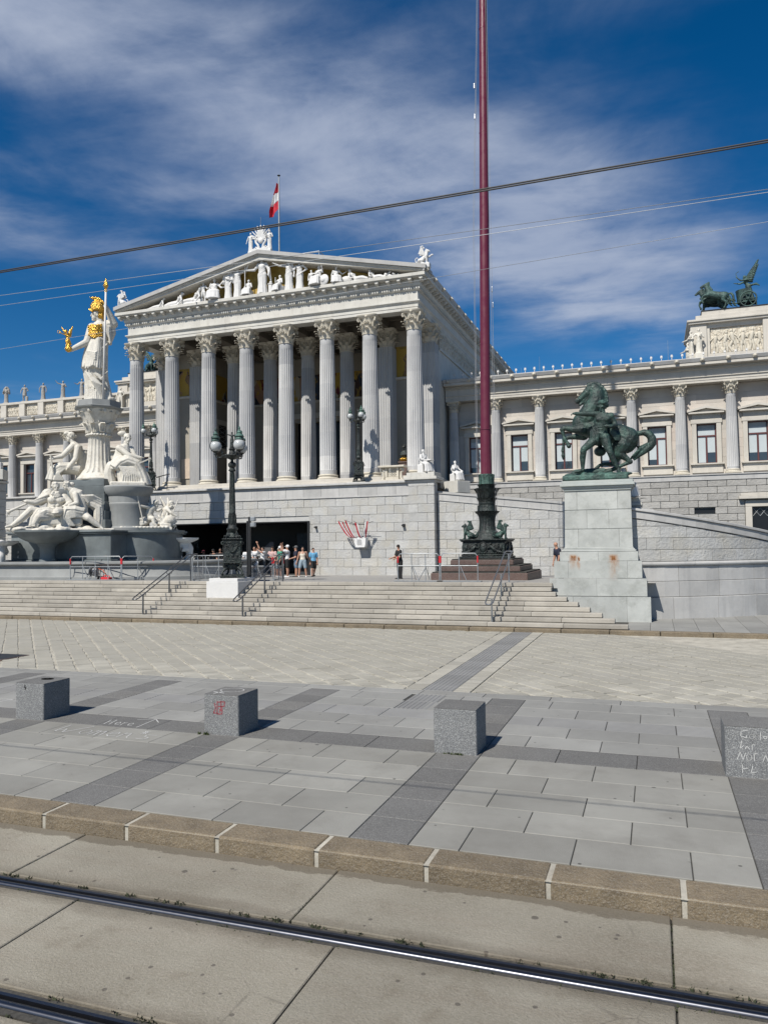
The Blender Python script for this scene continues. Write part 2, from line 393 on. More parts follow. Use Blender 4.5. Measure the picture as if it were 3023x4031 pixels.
def glass(name, c, rough=.04):
    t = NT(name); t.bump(t.noise(.9, 2), .02); t.fin(c, rough, 0, .8)
glass('pane_glass', (.035, .045, .055))
plain('blind', (.52, .58, .60), .6, 0, .03, 2)
plain('blind_shade', (.36, .40, .42), .6, 0, .03, 2)
plain('globe_glass', (.50, .52, .52), .22, 0, .02, 2)
plain('grille', (.02, .02, .02), .6)
plain('black_wire', (.012, .012, .013), .6); plain('steel_wire', (.34, .36, .38), .5, .3)
plain('rope', (.30, .31, .33), .8)
def bronze(name, base, pat, amount, rough=.45):
    t = NT(name)
    c = t.mix(t.ramp(t.noise(2.2, 6, .65), .42, .72, 0, amount), base, pat)
    c = t.mix(t.ramp(t.noise(5, 6, .7, stretch=(1, 1, .2)), .55, .8, 0, amount*.8), c, lerp(pat, 1.6))
    t.bump(t.noise(9, 8, .7, dist=.6), .05); t.fin(c, rough, .25, .6)
bronze('bronze_green', (.018, .030, .027), (.055, .125, .10), .8)
bronze('bronze_dark', (.013, .016, .016), (.035, .06, .053), .55)
bronze('copper_green', (.03, .055, .048), (.10, .21, .17), .9, .55)
bronze('bronze_roof', (.024, .045, .042), (.075, .16, .14), .85, .6)
plain('lead_roof', (.20, .21, .22), .6, .2, .1, 1)
plain('flag_red', (.56, .015, .035), .75, 0, .06, 4); plain('flag_white', (.80, .80, .80), .75, 0, .03, 4)
plain('sign_white', (.78, .78, .77), .5); plain('sign_print', (.16, .16, .16), .6)
plain('weed', (.055, .075, .022), .9, 0, .3, 40); plain('moss', (.035, .042, .02), .95, 0, .4, 40)
t = NT('water'); t.fin((.62, .66, .68), .08, 0, .5); t.b.inputs['Transmission Weight'].default_value = .6
def skin(): plain('skin', (.46, .25, .17), .55, 0, .08, 9); plain('skin_dark', (.30, .155, .10), .55, 0, .08, 9)
skin()
for nm, c in dict(cloth_white=(.80, .80, .80), cloth_cream=(.72, .66, .56), cloth_green=(.05, .27, .19), cloth_navy=(.018, .022, .045), cloth_black=(.014, .014, .015),
                  cloth_grey=(.12, .125, .13), denim=(.16, .23, .31), denim_pale=(.28, .36, .42), cloth_sky=(.16, .42, .66), cloth_pink=(.62, .42, .40), hair_brown=(.035, .018, .010),
                  hair_black=(.010, .009, .008), hair_blond=(.36, .24, .10), hair_grey=(.22, .2, .19), shoe_white=(.74, .74, .74), shoe_black=(.02, .02, .02), mesh_grey=(.3, .31, .32),
                  cloth_maroon=(.16, .02, .03)).items():
    plain(nm, c, .85, 0, .12, 14, .01)
def mosaic_mat():     # gold tesserae ground with blurred coloured groups, no particular picture
    t = NT('mosaic')
    mp = t.n('ShaderNodeMapping'); t.L.new(t.pos, mp.inputs[0]); mp.inputs['Scale'].default_value = (1, 1, .45)
    vo = t.n('ShaderNodeTexVoronoi'); t.L.new(mp.outputs[0], vo.inputs['Vector']); vo.inputs['Scale'].default_value = 1.5
    rp = t.n('ShaderNodeValToRGB'); sg = t.n('ShaderNodeSeparateColor'); t.L.new(vo.outputs['Color'], sg.inputs[0]); t.L.new(sg.outputs[0], rp.inputs[0])
    rp.color_ramp.interpolation = 'CONSTANT'; e = rp.color_ramp.elements
    for p, c in ((0, (.02, .02, .03)), (.22, (.13, .015, .02)), (.4, (.03, .045, .07)), (.58, (.32, .18, .11)), (.72, (.06, .03, .02)), (.85, (.4, .34, .25))):
        x = e.new(p) if p else e[0]; x.color = (*c, 1)
    e[-1].color = (.05, .03, .02, 1)
    f = t.ramp(t.noise(1.1, 3, .6, stretch=(1, 1, .5)), .47, .53)
    c = t.mix(f, rp.outputs[0], (.42, .27, .045)); t.bump(t.noise(40, 2), .01); t.fin(c, .5, .1, .4)
mosaic_mat()
def relief_mat():
    t = NT('relief'); h = t.math('ADD', t.math('MULTIPLY', t.noise(3.2, 3, .6, dist=1.4), 1.), t.math('MULTIPLY', t.noise(9, 3, .6, dist=.8), .35))
    c = t.mix(t.ramp(h, .5, .75), (.36, .31, .24), (.60, .56, .47)); t.bump(h, .12); t.fin(c, .8, 0, .3)
relief_mat()
# ================================================================ ground, road, pavement, setts, stairs
def sheet(name, x0, x1, y0, y1, z, m, z2=None):
    z2 = z if z2 is None else z2
    return tag(O(name, MB().add([(x0, y0, z), (x1, y0, z), (x1, y1, z2), (x0, y1, z2)], [(0, 1, 2, 3)]), m), kind='structure')
sheet('ground', -2000, 2000, -1500, 2500, -.32, 'platform_stone')
road = sheet('road', -40, 20, -6, 7.05, -.19, 'joint_dark')
def shared(dic, key, fn):
    if key not in dic: dic[key] = fn()
    return dic[key]
BX = {}
def block(name, parent, x0, x1, y0, y1, z0, z1, m, c=.012, q=.005):   # chamfered block; alike sizes share mesh data
    w, d, h = [round((b-a)/q)*q for a, b in ((x0, x1), (y0, y1), (z0, z1))]
    def mk():
        me = MB().cbox(-w/2, w/2, -d/2, d/2, -h/2, h/2, c).mesh(name); me.materials.append(M[m]); return me
    return inst(name, shared(BX, (w, d, h, m, c), mk), parent, Matrix.Translation(((x0+x1)/2, (y0+y1)/2, (z0+z1)/2)))
def slabrow(y0, y1, x0, pitch, a, b, g=.008):
    x = x0
    while x > a: x -= pitch
    while x < b:
        block('concrete_slab', road, x+g, x+pitch-g, y0, y1, -.32, -.15+random.uniform(-.003, .003), 'track_concrete', .008); x += pitch
slabrow(5.93, 6.985, .05, 3.03, -13, 4); slabrow(4.43, 5.665, .06, 2.52, -11, 4); slabrow(2.95, 4.13, .5, 2.52, -9, 4); slabrow(.2, 2.93, 1.1, 3.0, -9, 4); slabrow(-5, .18, .3, 3.0, -12, 12)
def rail(yc):
    P = [(-.055, -.30), (.075, -.30), (.075, -.153), (.045, -.153), (.04, -.195), (.016, -.2), (.010, -.165), (.002, -.152), (-.012, -.1465), (-.028, -.145), (-.042, -.1475), (-.052, -.155), (-.056, -.175)]
    o = O('tram_rail', MB().loft([[(-40, yc+y, z) for y, z in P], [(20, yc+y, z) for y, z in P]]), 'rail_steel', road, 42)
    for s in (-1, 1):
        a, b = (yc-.118, yc-.056) if s < 0 else (yc+.076, yc+.13)
        O('rail_bedding', MB().box(-40, 20, a, b, -.3, -.168), 'rail_dark', o)
rail(5.78); rail(4.28)
def tufts(name, spots, m, parent, hgt=.03):
    mb = MB()
    for (x, y, z, r) in spots:
        for k in range(9):
            a = random.uniform(0, 2*pi); q = r*sqrt(random.random()); px, py = x+q*cos(a), y+q*sin(a); h = hgt*random.uniform(.4, 1.2); b = random.uniform(.006, .014); d = random.uniform(0, pi)
            mb.add([(px-b*cos(d), py-b*sin(d), z), (px+b*cos(d), py+b*sin(d), z), (px+random.uniform(-.02, .02), py+random.uniform(-.02, .02), z+h)], [(0, 1, 2)])
    return O(name, mb, m, parent, kind='stuff')
sp = []
for k in range(150):
    x = random.uniform(-7, 1.2); y = random.choice((5.915, 5.915, 5.655, 4.14, 4.42)); sp.append((x, y, -.165, .035))
for x0 in (.05, -2.98, -6.01):
    for k in range(26): sp.append((x0+random.uniform(-.012, .012), random.uniform(5.93, 6.3 if k % 2 else 7.0), -.175, .02))
tufts('moss_tufts', sp, 'moss', road, .022)

pav = sheet('pavement', -40, 20, 7.0, 15.32, -.014, 'joint_dark')
kb = tag(O('kerb_bed', MB().box(-40, 20, 7.012, 7.40, -.3, -.004), 'sett_joint'), kind='structure')
x = -2.1-1.13*14
while x < 8:
    block('kerb_stone', pav, x+.011, x+1.119, 7.0, 7.405, -.34, .004+random.uniform(-.003, .004), 'kerb_stone', .022)
    x += 1.13
g = .006
ROWS = [7.42, 8.08, 8.74, 9.40, 10.05, 10.75, 11.47, 12.12, 12.80, 13.48, 14.18, 14.88]
def ribbed(w, d, n, m, along='x'):
    mb = MB().cbox(-w/2, w/2, -d/2, d/2, -.05, -.004, .004)
    for i in range(n):
        if along == 'x':
            y = -d/2+d*(i+.5)/n; mb.cbox(-w/2+.004, w/2-.004, y-d/n*.30, y+d/n*.30, -.01, .002, .004)
        else:
            y = -w/2+w*(i+.5)/n; mb.cbox(y-w/n*.30, y+w/n*.30, -d/2+.004, d/2-.004, -.01, .002, .004)
    me = mb.mesh('ribbed_slab'); me.materials.append(M[m]); return me
RB = {}
def ribslab(parent, x0, x1, y0, y1, n, m, along='x'):
    w, d = round(x1-x0, 2), round(y1-y0, 2)
    inst('ribbed_slab', shared(RB, (w, d, n, m, along), lambda: ribbed(w, d, n, m, along)), parent, Matrix.Translation(((x0+x1)/2, (y0+y1)/2, 0)))
for kbay in range(-5, 3):
    s0 = -3.05+3.86*kbay; s1 = s0+.64; e = s0+3.86
    for i in range(11):
        y0, y1 = ROWS[i]+g, ROWS[i+1]-g
        if s0 > 1.0*1.5 and y1 > 99: continue
        dz = lambda: random.uniform(-.0025, .0015)
        if i == 8: ribslab(pav, s0+g, s1-g, y0, y1, 8, 'paver_dark')
        else: block('dark_paver', pav, s0+g, s1-g, y0, y1, -.06, dz(), 'paver_dark', .006)
        J = [s1, s1+.52, s1+1.59, s1+2.66, e] if i % 2 == (1 if i < 5 else 0) and i != 0 or i == 0 else [s1, s1+1.05, s1+2.11, e]
        if i in (0, 2, 4): J = [s1, s1+.52, s1+1.59, s1+2.66, e]
        elif i in (1, 3, 5): J = [s1, s1+1.05, s1+2.11, e]
        for a, b in zip(J[:-1], J[1:]):
            m = 'paver_dark' if i == 5 else ('paver' if i < 6 else 'paver_blue')
            if i < 5 and random.random() < .04: m = 'paver_buff'
            if i == 8: ribslab(pav, a+g, b-g, y0, y1, 8, 'tactile_stone')
            elif i in (9, 10) and a < -4.3 < b and kbay == -1: 
                block('paver', pav, a+g, -4.62-g, y0, y1, -.06, dz(), m, .005) if -4.62-a > .1 else None
                ribslab(pav, -4.62+g, -3.98-g, y0, y1, 7, 'tactile_stone', 'y')
                block('paver', pav, -3.98+g, b-g, y0, y1, -.06, dz(), m, .005) if b+3.98 > .1 else None
            else: block('paver', pav, a+g, b-g, y0, y1, -.06, dz(), m, .005)
x = -24.
while x < 6:
    block('edge_slab', pav, x+g, x+1.29, 14.88+g, 15.30, -.06, 0, 'paver_blue', .006); x += 1.296

# setts laid on the diagonal
sett = sheet('sett_paving', -60, 25, 15.30, 26.25, -.028, 'sett_joint')
def clip(poly, ax, val, keep_less):
    out = []
    for i in range(len(poly)):
        a, b = poly[i], poly[(i+1) % len(poly)]; ia = (a[ax] <= val) == keep_less; ib = (b[ax] <= val) == keep_less
        if ia: out.append(a)
        if ia != ib:
            t = (val-a[ax])/(b[ax]-a[ax]); out.append((a[0]+(b[0]-a[0])*t, a[1]+(b[1]-a[1])*t))
    return out
def area(p): return abs(sum(p[i][0]*p[(i+1) % len(p)][1]-p[(i+1) % len(p)][0]*p[i][1] for i in range(len(p))))/2
SETT = []
RW, RL = .44, .30
for i in range(-90, 40):
    for j in range(0, 170):
        b = i*RW+.02*sin(i*1.7+j*.05)+random.uniform(-.01, .01); a = j*RL+(RL/2 if i % 2 else 0)+random.uniform(-.012, .012)
        P = []
        for (ua, ub) in ((0, 0), (RL, 0), (RL, RW), (0, RW)):
            aa = a+ua+(.011 if ua == 0 else -.011)+random.uniform(-.014, .014); bb = b+ub+(.022 if ub == 0 else -.022)+random.uniform(-.016, .012)
            P.append(((bb-aa)/sqrt(2), (aa+bb)/sqrt(2)))
        cy = sum(p[1] for p in P)/4; cx = sum(p[0] for p in P)/4
        if not (15.1 < cy < 26.5) or not (-1.10*cy-.6 < cx < .17*cy+.6): continue
        P = clip(clip(P, 1, 15.33, False), 1, 26.17, True)
        if len(P) < 3: continue
        for Q in ((clip(P, 0, -5.03, True)), (clip(P, 0, -3.57, False))):
            if len(Q) >= 3 and area(Q) > .008: SETT.append((Q, random.uniform(-.012, .004)))
SETT.sort(key=lambda q: q[0][0][1])
def settmesh(mb, Q, z):
    cx = sum(p[0] for p in Q)/len(Q); cy = sum(p[1] for p in Q)/len(Q); n = len(Q)
    if sum(Q[i][0]*Q[(i+1) % n][1]-Q[(i+1) % n][0]*Q[i][1] for i in range(n)) < 0: Q = Q[::-1]
    mb.add([(x, y, -.05) for x, y in Q]+[(x, y, z-.012) for x, y in Q]+[(cx+(x-cx)*.93, cy+(y-cy)*.93, z) for x, y in Q],
           [(i, (i+1) % n, n+(i+1) % n, n+i) for i in range(n)]+[(n+i, n+(i+1) % n, 2*n+(i+1) % n, 2*n+i) for i in range(n)]+[tuple(range(2*n, 3*n))])
rest = MB()
for k, (Q, z) in enumerate(SETT):
    if k < 300:
        mb = MB(); settmesh(mb, Q, z); O('sett', mb, 'sett', sett)
    else: settmesh(rest, Q, z)
O('far_setts', rest, 'sett', sett, kind='stuff')
y = 15.33
while y < 26.1:
    y1 = min(y+.66, 26.17)
    ribslab(sett, -4.62, -3.98, y, y1-.006, 7, 'tactile_stone', 'y')
    block('border_slab', sett, -5.0, -4.63, y, y1-.01, -.05, -.001, 'sett', .005)
    for q in range(3): block('border_brick', sett, -3.97, -3.62, y+.22*q+.004, y+.22*q+.212, -.05, -.002, 'sett', .006)
    y = y1
plate = thing('metal_cover', 'dark brown steel cover plate lying in the setts at left edge', 'cover', (-17.3, 16.6, 0))
O('plate', MB().cbox(-18.4, -16.95, 16.35, 17.3, -.03, .012, .01), 'dark_metal', plate)
O('rim', MB().cbox(-18.45, -16.9, 16.3, 16.35, -.03, .01, .005).cbox(-16.95, -16.9, 16.351, 17.3, -.03, .01, .005), 'brown_granite', plate)

# kerb below the stairs, stairs, upper platform
K2, TR, RI = .12, .35, .155
ZT = K2+9*RI
base2 = sheet('upper_pavement', -60, 25, 26.22, 60, .10, 'joint_dark')
x = -36.
while x < 9:
    block('kerb_stone', base2, x+.008, x+1.56, 26.2, 26.52, -.1, K2, 'kerb_stone', .02); x += 1.57
stairs = sheet('stairs', -60, -3.5, 29.3, 29.75, ZT-.2, 'joint_dark')
for i in range(9):
    y0 = 26.5+TR*i; z1 = K2+RI*(i+1); xe = -.88-.43*i if i < 7 else -3.66
    x = xe
    while x > -36:
        w = random.uniform(1.5, 2.9); xa = x-w
        block('step_stone', stairs, xa+.004, x-.004, y0-.012, y0+TR+.02, z1-RI+.012, z1+random.uniform(-.003, .002), 'step_stone', .012, .01); x = xa
    O('step_core', MB().box(-60, xe-.03, y0+.02, y0+TR+.5, -.2, z1-RI+.01), 'joint_dark', stairs)
def zpl(y): return ZT-(y-29.65)*(ZT-1.18)/(44-29.65)
plat = sheet('platform', -60, 0, 29.64, 44.6, ZT-.006, 'platform_stone', 1.18)
# paved wedge right of the horse pedestal
x = -.95
while x < 9:
    for ya, yb in ((26.53, 28.2), (28.21, 30.0), (30.01, 33)):
        block('flagstone', base2, x+.006, x+.744, ya, yb, .05, K2-.004, 'paver_blue', .005, .01)
    x += .75
# ================================================================ classical building kit
def prof(mb, P, x0, x1): return mb.loft([[(x0, y, z) for y, z in P], [(x1, y, z) for y, z in P]])
def proff(mb, P, y0, y1): return mb.loft([[(x, y0, z) for x, z in P], [(x, y1, z) for x, z in P]])
def shaft_mat():
    t = NT('column_stone')
    sp = t.n('ShaderNodeSeparateXYZ'); t.L.new(t.pos, sp.inputs[0]); r = t.rnd()
    z = t.math('FLOOR', t.math('ADD', t.math('MULTIPLY', sp.outputs[2], .62), t.math('MULTIPLY', r, 3.)))
    wn = t.n('ShaderNodeTexWhiteNoise', noise_dimensions='2D'); cb = t.n('ShaderNodeCombineXYZ'); t.L.new(z, cb.inputs[0]); t.L.new(t.math('MULTIPLY', r, 57.), cb.inputs[1]); t.L.new(cb.outputs[0], wn.inputs['Vector'])
    c = t.mix(wn.outputs['Value'], (.355, .358, .362), (.475, .472, .462))
    c = t.mix(t.ramp(t.noise(2.2, 6, .6, stretch=(1, 1, .25)), .45, .75, 0, .45), c, (.25, .25, .25)); t.bump(t.noise(25, 4), .004); t.fin(c, .7, 0, .3)
shaft_mat()
def fluted(r0, r1, h, nf=24, k=4, inset=.10, half=False):
    mb = MB(); n = nf*k; rings = []
    for z, s in ((0, 1.0), (.03, 1.), (.035, 0), (.33, 0), (.66, 0), (.955, 0), (.965, 1), (1, 1)):
        r = r0+(r1-r0)*(z**1.35); rg = []
        for j in range(n):
            q = (j % k)/k; d = 0 if (s or q == 0) else inset*(1.0 if q == .5 else .82)
            a = 2*pi*j/n; rg.append((r*(1-d)*cos(a), r*(1-d)*sin(a), z*h))
        rings.append(rg)
    return mb.loft(rings)
def corinthian(r, h, W):          # bell with two rows of leaves, corner volutes, small face scrolls and a hollow-sided top slab
    mb = MB()
    mb.lathe([(r*1.0, 0), (r*1.10, .02*h), (r*1.10, .05*h), (r*.98, .07*h), (r*1.0, .4*h), (r*1.1, .65*h), (r*1.3, .84*h)], 20)
    def leaf(a, z0, z1, rr, w, curl):
        rows = []
        for t in (0, .3, .6, .82, 1., 1.06):
            rad = rr+(.02+t*.10)*r+(curl*max(0, t-.55)**1.4)*r*3.2; z = z0+(z1-z0)*(min(t, 1)-.22*max(0, t-.88)*6)
            ww = w*(.8+.35*sin(min(1, t)*2.6))*(1 if t < .8 else (.8 if t < .95 else .45))
            rows.append([(rad*cos(a)-s*ww*sin(a)+bo*cos(a), rad*sin(a)+s*ww*cos(a)+bo*sin(a), z) for s, bo in ((-1, -.03*r), (-.55, .05*r), (0, 0.), (.55, .05*r), (1, -.03*r), (0, -.16*r))])
        mb.loft(rows)
    for k in range(8): leaf(2*pi*k/8, .05*h, .36*h, r*1.0, r*.30, .5)
    for k in range(8): leaf(2*pi*(k+.5)/8, .10*h, .58*h, r*.98, r*.27, .55)
    D = W*1.30
    for k in range(4):
        a = pi/4+k*pi/2
        path = [(r*1.02, .40), (r*1.12, .56), (r*1.30, .70), (D*.86, .80), (D*.98, .82), (D*1.02, .75), (D*.97, .67), (D*.89, .67), (D*.87, .73), (D*.92, .77)]
        mb.tube([(p*cos(a), p*sin(a), z*h) for p, z in path], [r*.13, r*.13, r*.12, r*.11, r*.10, r*.10, r*.09, r*.08, r*.07, r*.06], 6)
        mb.ell((D*.94*cos(a), D*.94*sin(a), .73*h), r*.10, n=6, m=4)
        b = k*pi/2; n_ = V((cos(b), sin(b), 0)); t_ = V((-sin(b), cos(b), 0))
        for s in (-1, 1):
            pts = [(.50, .42, 1.06), (.42, .58, 1.16), (.22, .70, 1.24), (.08, .70, 1.28), (.05, .62, 1.27), (.14, .58, 1.25), (.20, .62, 1.26)]
            mb.tube([tuple(t_*(s*u*r*1.1)+n_*(d*r)+V((0, 0, z*h))) for u, z, d in pts], [r*.09]*4+[r*.075]*3, 6)
        c = n_*(W*.97); mb.ell((c.x, c.y, .90*h), (r*.22, r*.22, r*.2), n=8, m=5)
    def ab(z, s):
        P = []
        for k in range(4):
            a = pi/4+k*pi/2
            P += [(D*s*cos(a-.10), D*s*sin(a-.10), z), (D*s*cos(a+.10), D*s*sin(a+.10), z)]
            for q in (.3, .5, .7):
                aa = a+.10+(pi/2-.2)*q; rad = W*s*(.96 if q == .5 else 1.03)/max(cos(abs(q-.5)*(pi/2-.2)), .5)
                P.append((rad*cos(aa), rad*sin(aa), z))
        return P
    mb.loft([ab(.84*h, .90), ab(.90*h, .97), ab(.92*h, 1.02), ab(h, 1.05)])
    return mb
def pilaster(w, h, nf=6):
    P = []; hw = w/2
    for (dx, dy, ox, oy) in ((1, 0, -hw, -hw), (0, 1, hw, -hw), (-1, 0, hw, hw), (0, -1, -hw, hw)):
        for k in range(nf):
            for q, d in ((0.0, 0), (.14, 0), (.3, .07), (.7, .07), (.86, 0)):
                s = (k+q)/nf*w; P.append((ox+dx*s-dy*d*w*.6*1, oy+dy*s+dx*d*w*.6))
    mb = MB(); return mb.loft([[(x, y, 0) for x, y in P], [(x, y, h) for x, y in P]])
def ashlar(parent, name, x0, x1, z0, z1, yf, dep, rowh, ln, m, holes=(), c=.02, gap=.006, top=None, off=0., zr=None, proud=0.):
    z = z0; i = 0
    while z < z1-.02:
        zt = min(z+rowh, z1); x = x0-ln*(.5 if i % 2 else 0)-off
        while x < x1:
            a, b = max(x, x0), min(x+ln, x1); x += ln
            if b-a < .05: continue
            segs = [(a, b)]
            for (hx0, hx1, hz0, hz1) in holes:
                if zt > hz0+.03 and z < hz1-.03:
                    ns = []
                    for (p, q) in segs:
                        if q <= hx0 or p >= hx1: ns.append((p, q)); continue
                        if p < hx0: ns.append((p, hx0))
                        if q > hx1: ns.append((hx1, q))
                    segs = ns
            for (p, q) in segs:
                if q-p < .06: continue
                if top:
                    ta, tb = min(zt, top(p)), min(zt, top(q))
                    if max(ta, tb) < z+.04: continue
                    if min(ta, tb) < zt-.001:
                        ta = max(ta, z+.005); tb = max(tb, z+.005)
                        mb = MB(); e = gap
                        mb.prism([(p+e, z+e), (q-e, z+e), (q-e, tb-e*.5), (p+e, ta-e*.5)], yf, yf+dep); O(name, mb, m, parent); continue
                d = random.uniform(0, proud)
                block(name, parent, p+gap, q-gap, yf-d, yf+dep, z+gap, zt-gap, m, c, .01)
        z = zt; i += 1

# ---------------------------------------------------------------- portico
PX = [-35.6+3.055*k for k in range(8)]
XL, XR, XC = -36.05, -13.77, -24.91
ZF, ZC0, ZA = 7.40, 16.80, 18.05
port = thing('temple_portico', 'white temple portico with eight fluted columns under a sculpted pediment', 'portico', (XC, 46, ZF))
O('stylobate', MB().cbox(-37.2, -12.9, 45.15, 80, 6.6, 7.15, .02).cbox(-36.9, -13.15, 45.55, 80, 7.151, ZF, .02), 'wing_trim', port)
SHM = fluted(.565, .475, ZC0-ZF-.37); SHM = SHM.mesh('shaft'); smooth_angle(SHM, 35); SHM.materials.append(M['column_stone'])
CPM = corinthian(.475, ZA-ZC0, .66).mesh('capital'); smooth_angle(CPM, 50); CPM.materials.append(M['marble_capital'])
BSM = MB().lathe([(.70, 0), (.74, .05), (.74, .10), (.70, .15), (.635, .17), (.62, .21), (.655, .24), (.675, .28), (.655, .33), (.58, .345), (.575, .37)], 28).mesh('base'); smooth_angle(BSM, 40); BSM.materials.append(M['marble_capital'])
PLM = pilaster(1.04, ZC0-ZF-.37).mesh('pilaster_shaft'); PLM.materials.append(M['column_stone'])
PBM = MB().cbox(-.68, .68, -.68, .68, 0, .14, .03).cbox(-.62, .62, -.62, .62, .141, .25, .03).cbox(-.57, .57, -.57, .57, .251, .37, .02).mesh('pilaster_base'); PBM.materials.append(M['marble_capital'])
def column(x, y, pil=False):
    s = inst('pilaster' if pil else 'column', PLM if pil else SHM, port, Matrix.Translation((x, y, ZF+.37)))
    for nm, me, dz in (('base', PBM if pil else BSM, -.37), ('capital', CPM, ZC0-ZF-.37)):
        o = bpy.data.objects.new(nm, me); COL.objects.link(o); o.parent = s; o.location = (0, 0, dz)
        if pil and nm == 'capital': o.scale = (1.06, 1.06, 1)
for x in PX: column(x, 46.5)
for k in (2, 3, 4, 5): column(PX[k], 50.0)
for k in (0, 1, 6, 7): column(PX[k], 50.0, True)
# entablature: stepped architrave, frieze, bed mould
YF = 46.0
def arch_prof(f, s):   # s = +1 outwards is towards smaller f
    return [(f+.9, ZA), (f+.06, ZA), (f+.06, ZA+.2), (f+.03, ZA+.2), (f+.03, ZA+.42), (f, ZA+.42), (f-.06, ZA+.47), (f-.13, ZA+.52), (f-.13, ZA+.60), (f+.05, ZA+.60), (f+.05, ZA+.62), (f+.9, ZA+.62)]
def ent(P, m, name):        # one mitred moulding round left flank, front and right flank
    rings = []
    for sx, yy in ((-1, 80), (-1, None), (1, None), (1, 80)):
        rings.append([((XL-(YF-y) if sx < 0 else XR+(YF-y)), (y if yy is None else yy), z) for y, z in P])
    return O(name, MB().loft(rings), m, port)
ent([(YF+.9, ZA), (YF+.05, ZA), (YF+.05, ZA+.19), (YF+.02, ZA+.2), (YF+.02, ZA+.40), (YF-.01, ZA+.41), (YF-.03, ZA+.46), (YF-.12, ZA+.53), (YF-.12, ZA+.60), (YF+.9, ZA+.60)], 'marble', 'architrave')
ent([(YF+.85, ZA+.605), (YF+.03, ZA+.605), (YF+.03, 19.28), (YF+.85, 19.28)], 'marble', 'frieze')
ent([(YF+.85, 19.285), (YF-.02, 19.285), (YF-.08, 19.33), (YF-.08, 19.50), (YF-.17, 19.58), (YF-.19, 19.70), (YF-.19, 19.95), (YF+.85, 19.95)], 'marble', 'bed_mould')
mb = MB(); x = XL-.1
while x < XR+.1: mb.box(x, x+.095, YF-.16, YF-.081, 19.345, 19.485); x += .165
y = YF
while y < 75: mb.box(XR+.081, XR+.16, y, y+.095, 19.345, 19.485); y += .165
O('dentils', mb, 'marble', port, kind='stuff')
MDM = MB().cbox(-.13, .13, -.36, 0, .10, .21, .02)
MDM.loft([[(sx*.10, y, z) for sx in (-1, 1) for y, z in ([(-.34, .10), (-.25, .02), (0, -.04), (0, .10)] if sx < 0 else [(0, .10), (0, -.04), (-.25, .02), (-.34, .10)])][:4],
          [(.10, -.34, .10), (.10, -.25, .02), (.10, 0, -.04), (.10, 0, .10)]])
MDM.ell((0, -.34, .09), (.10, .05, .06), n=8, m=5)
MDM = MDM.mesh('modillion'); MDM.materials.append(M['marble'])
x = XL-.62
for k in range(32): inst('modillion', MDM, port, Matrix.Translation((XL-.35+k*.741, YF-.19, 19.75)))
for k in range(38): inst('modillion', MDM, port, Matrix.Translation((XR+.19, YF-.2+k*.748, 19.75)) @ rotz(pi/2))
CO = .64
O('cornice', MB().box(XL-.56, XR+.56, YF-.56, YF+1, 19.96, 20.0).cbox(XL-CO, XR+CO, YF-CO, YF+1.4, 20.002, 20.22, .015).box(XR-1.2, XR+.56, YF+1.01, 80, 19.96, 20.0).cbox(XR-1.2, XR+CO, YF+1.42, 80, 20.002, 20.22, .015)
  .box(XL-.56, XL+1.2, YF+1.01, 80, 19.96, 20.0).cbox(XL-CO, XL+1.2, YF+1.42, 80, 20.002, 20.22, .015), 'marble', port)
# raking cornice in three bands, tympanum, roof
ZE, ZR = 20.24, 23.24
def rake(z_in, z_out, yf, yb, ov=0.):
    mb = MB(); hw = XR-XC+CO+ov
    for s in (-1, 1):
        mb.prism([(XC, ZR-.62+z_in), (XC, ZR-.62+z_out), (XC+s*hw, ZE-.22+z_out), (XC+s*hw, max(ZE-.22+z_in, ZE-.015))] if s > 0 else
                 [(XC, ZR-.62+z_out), (XC, ZR-.62+z_in), (XC+s*hw, max(ZE-.22+z_in, ZE-.015)), (XC+s*hw, ZE-.22+z_out)], yf, yb)
    return mb
O('raking_fascia', rake(.0, .27, YF-.50, YF+.85), 'marble', port)
O('raking_moulding', rake(.272, .36, YF-.58, YF+.85), 'marble', port)
O('raking_sima', rake(.362, .62, YF-.70, YF+.85, .08), 'ashlar', port)
O('tympanum', MB().prism([(XL, 20.1), (XR, 20.1), (XC, 22.95)], YF+.62, YF+.8), 'gold_mosaic', port)
mb = MB()
for s in (-1, 1):
    hw = XR-XC+CO+.02; P = [(XC, ZR-.04), (XC+s*hw, ZE+.36), (XC+s*hw, ZE+.20), (XC, ZR-.25)]
    mb.prism(P if s < 0 else P[::-1], YF+.4, 82)
O('roof', mb, 'lead_roof', port)
mb = MB(); proff(mb, [(XR+CO-.12, 20.225), (XR+CO-.02, 20.25), (XR+CO+.07, 20.54), (XR+CO-.05, 20.54)], YF-.66, 80)
gut = O('gutter', mb, 'ashlar', port)
LION = MB().ell((0, 0, 0), (.10, .12, .12), n=10, m=6).ell((0, -.09, -.03), (.055, .07, .05), n=8, m=5)
for k in range(7): LION.ell((.10*cos(k*pi/3.5+.3), .01, .10*sin(k*pi/3.5+.3)), .045, n=6, m=4)
LIONM = LION.mesh('lion_head', True); LIONM.materials.append(M['marble_capital'])
for k in range(15): inst('lion_head', LIONM, gut, Matrix.Translation((XR+CO+.08, 45.6+k*2.05, 20.38)) @ rotz(pi/2))
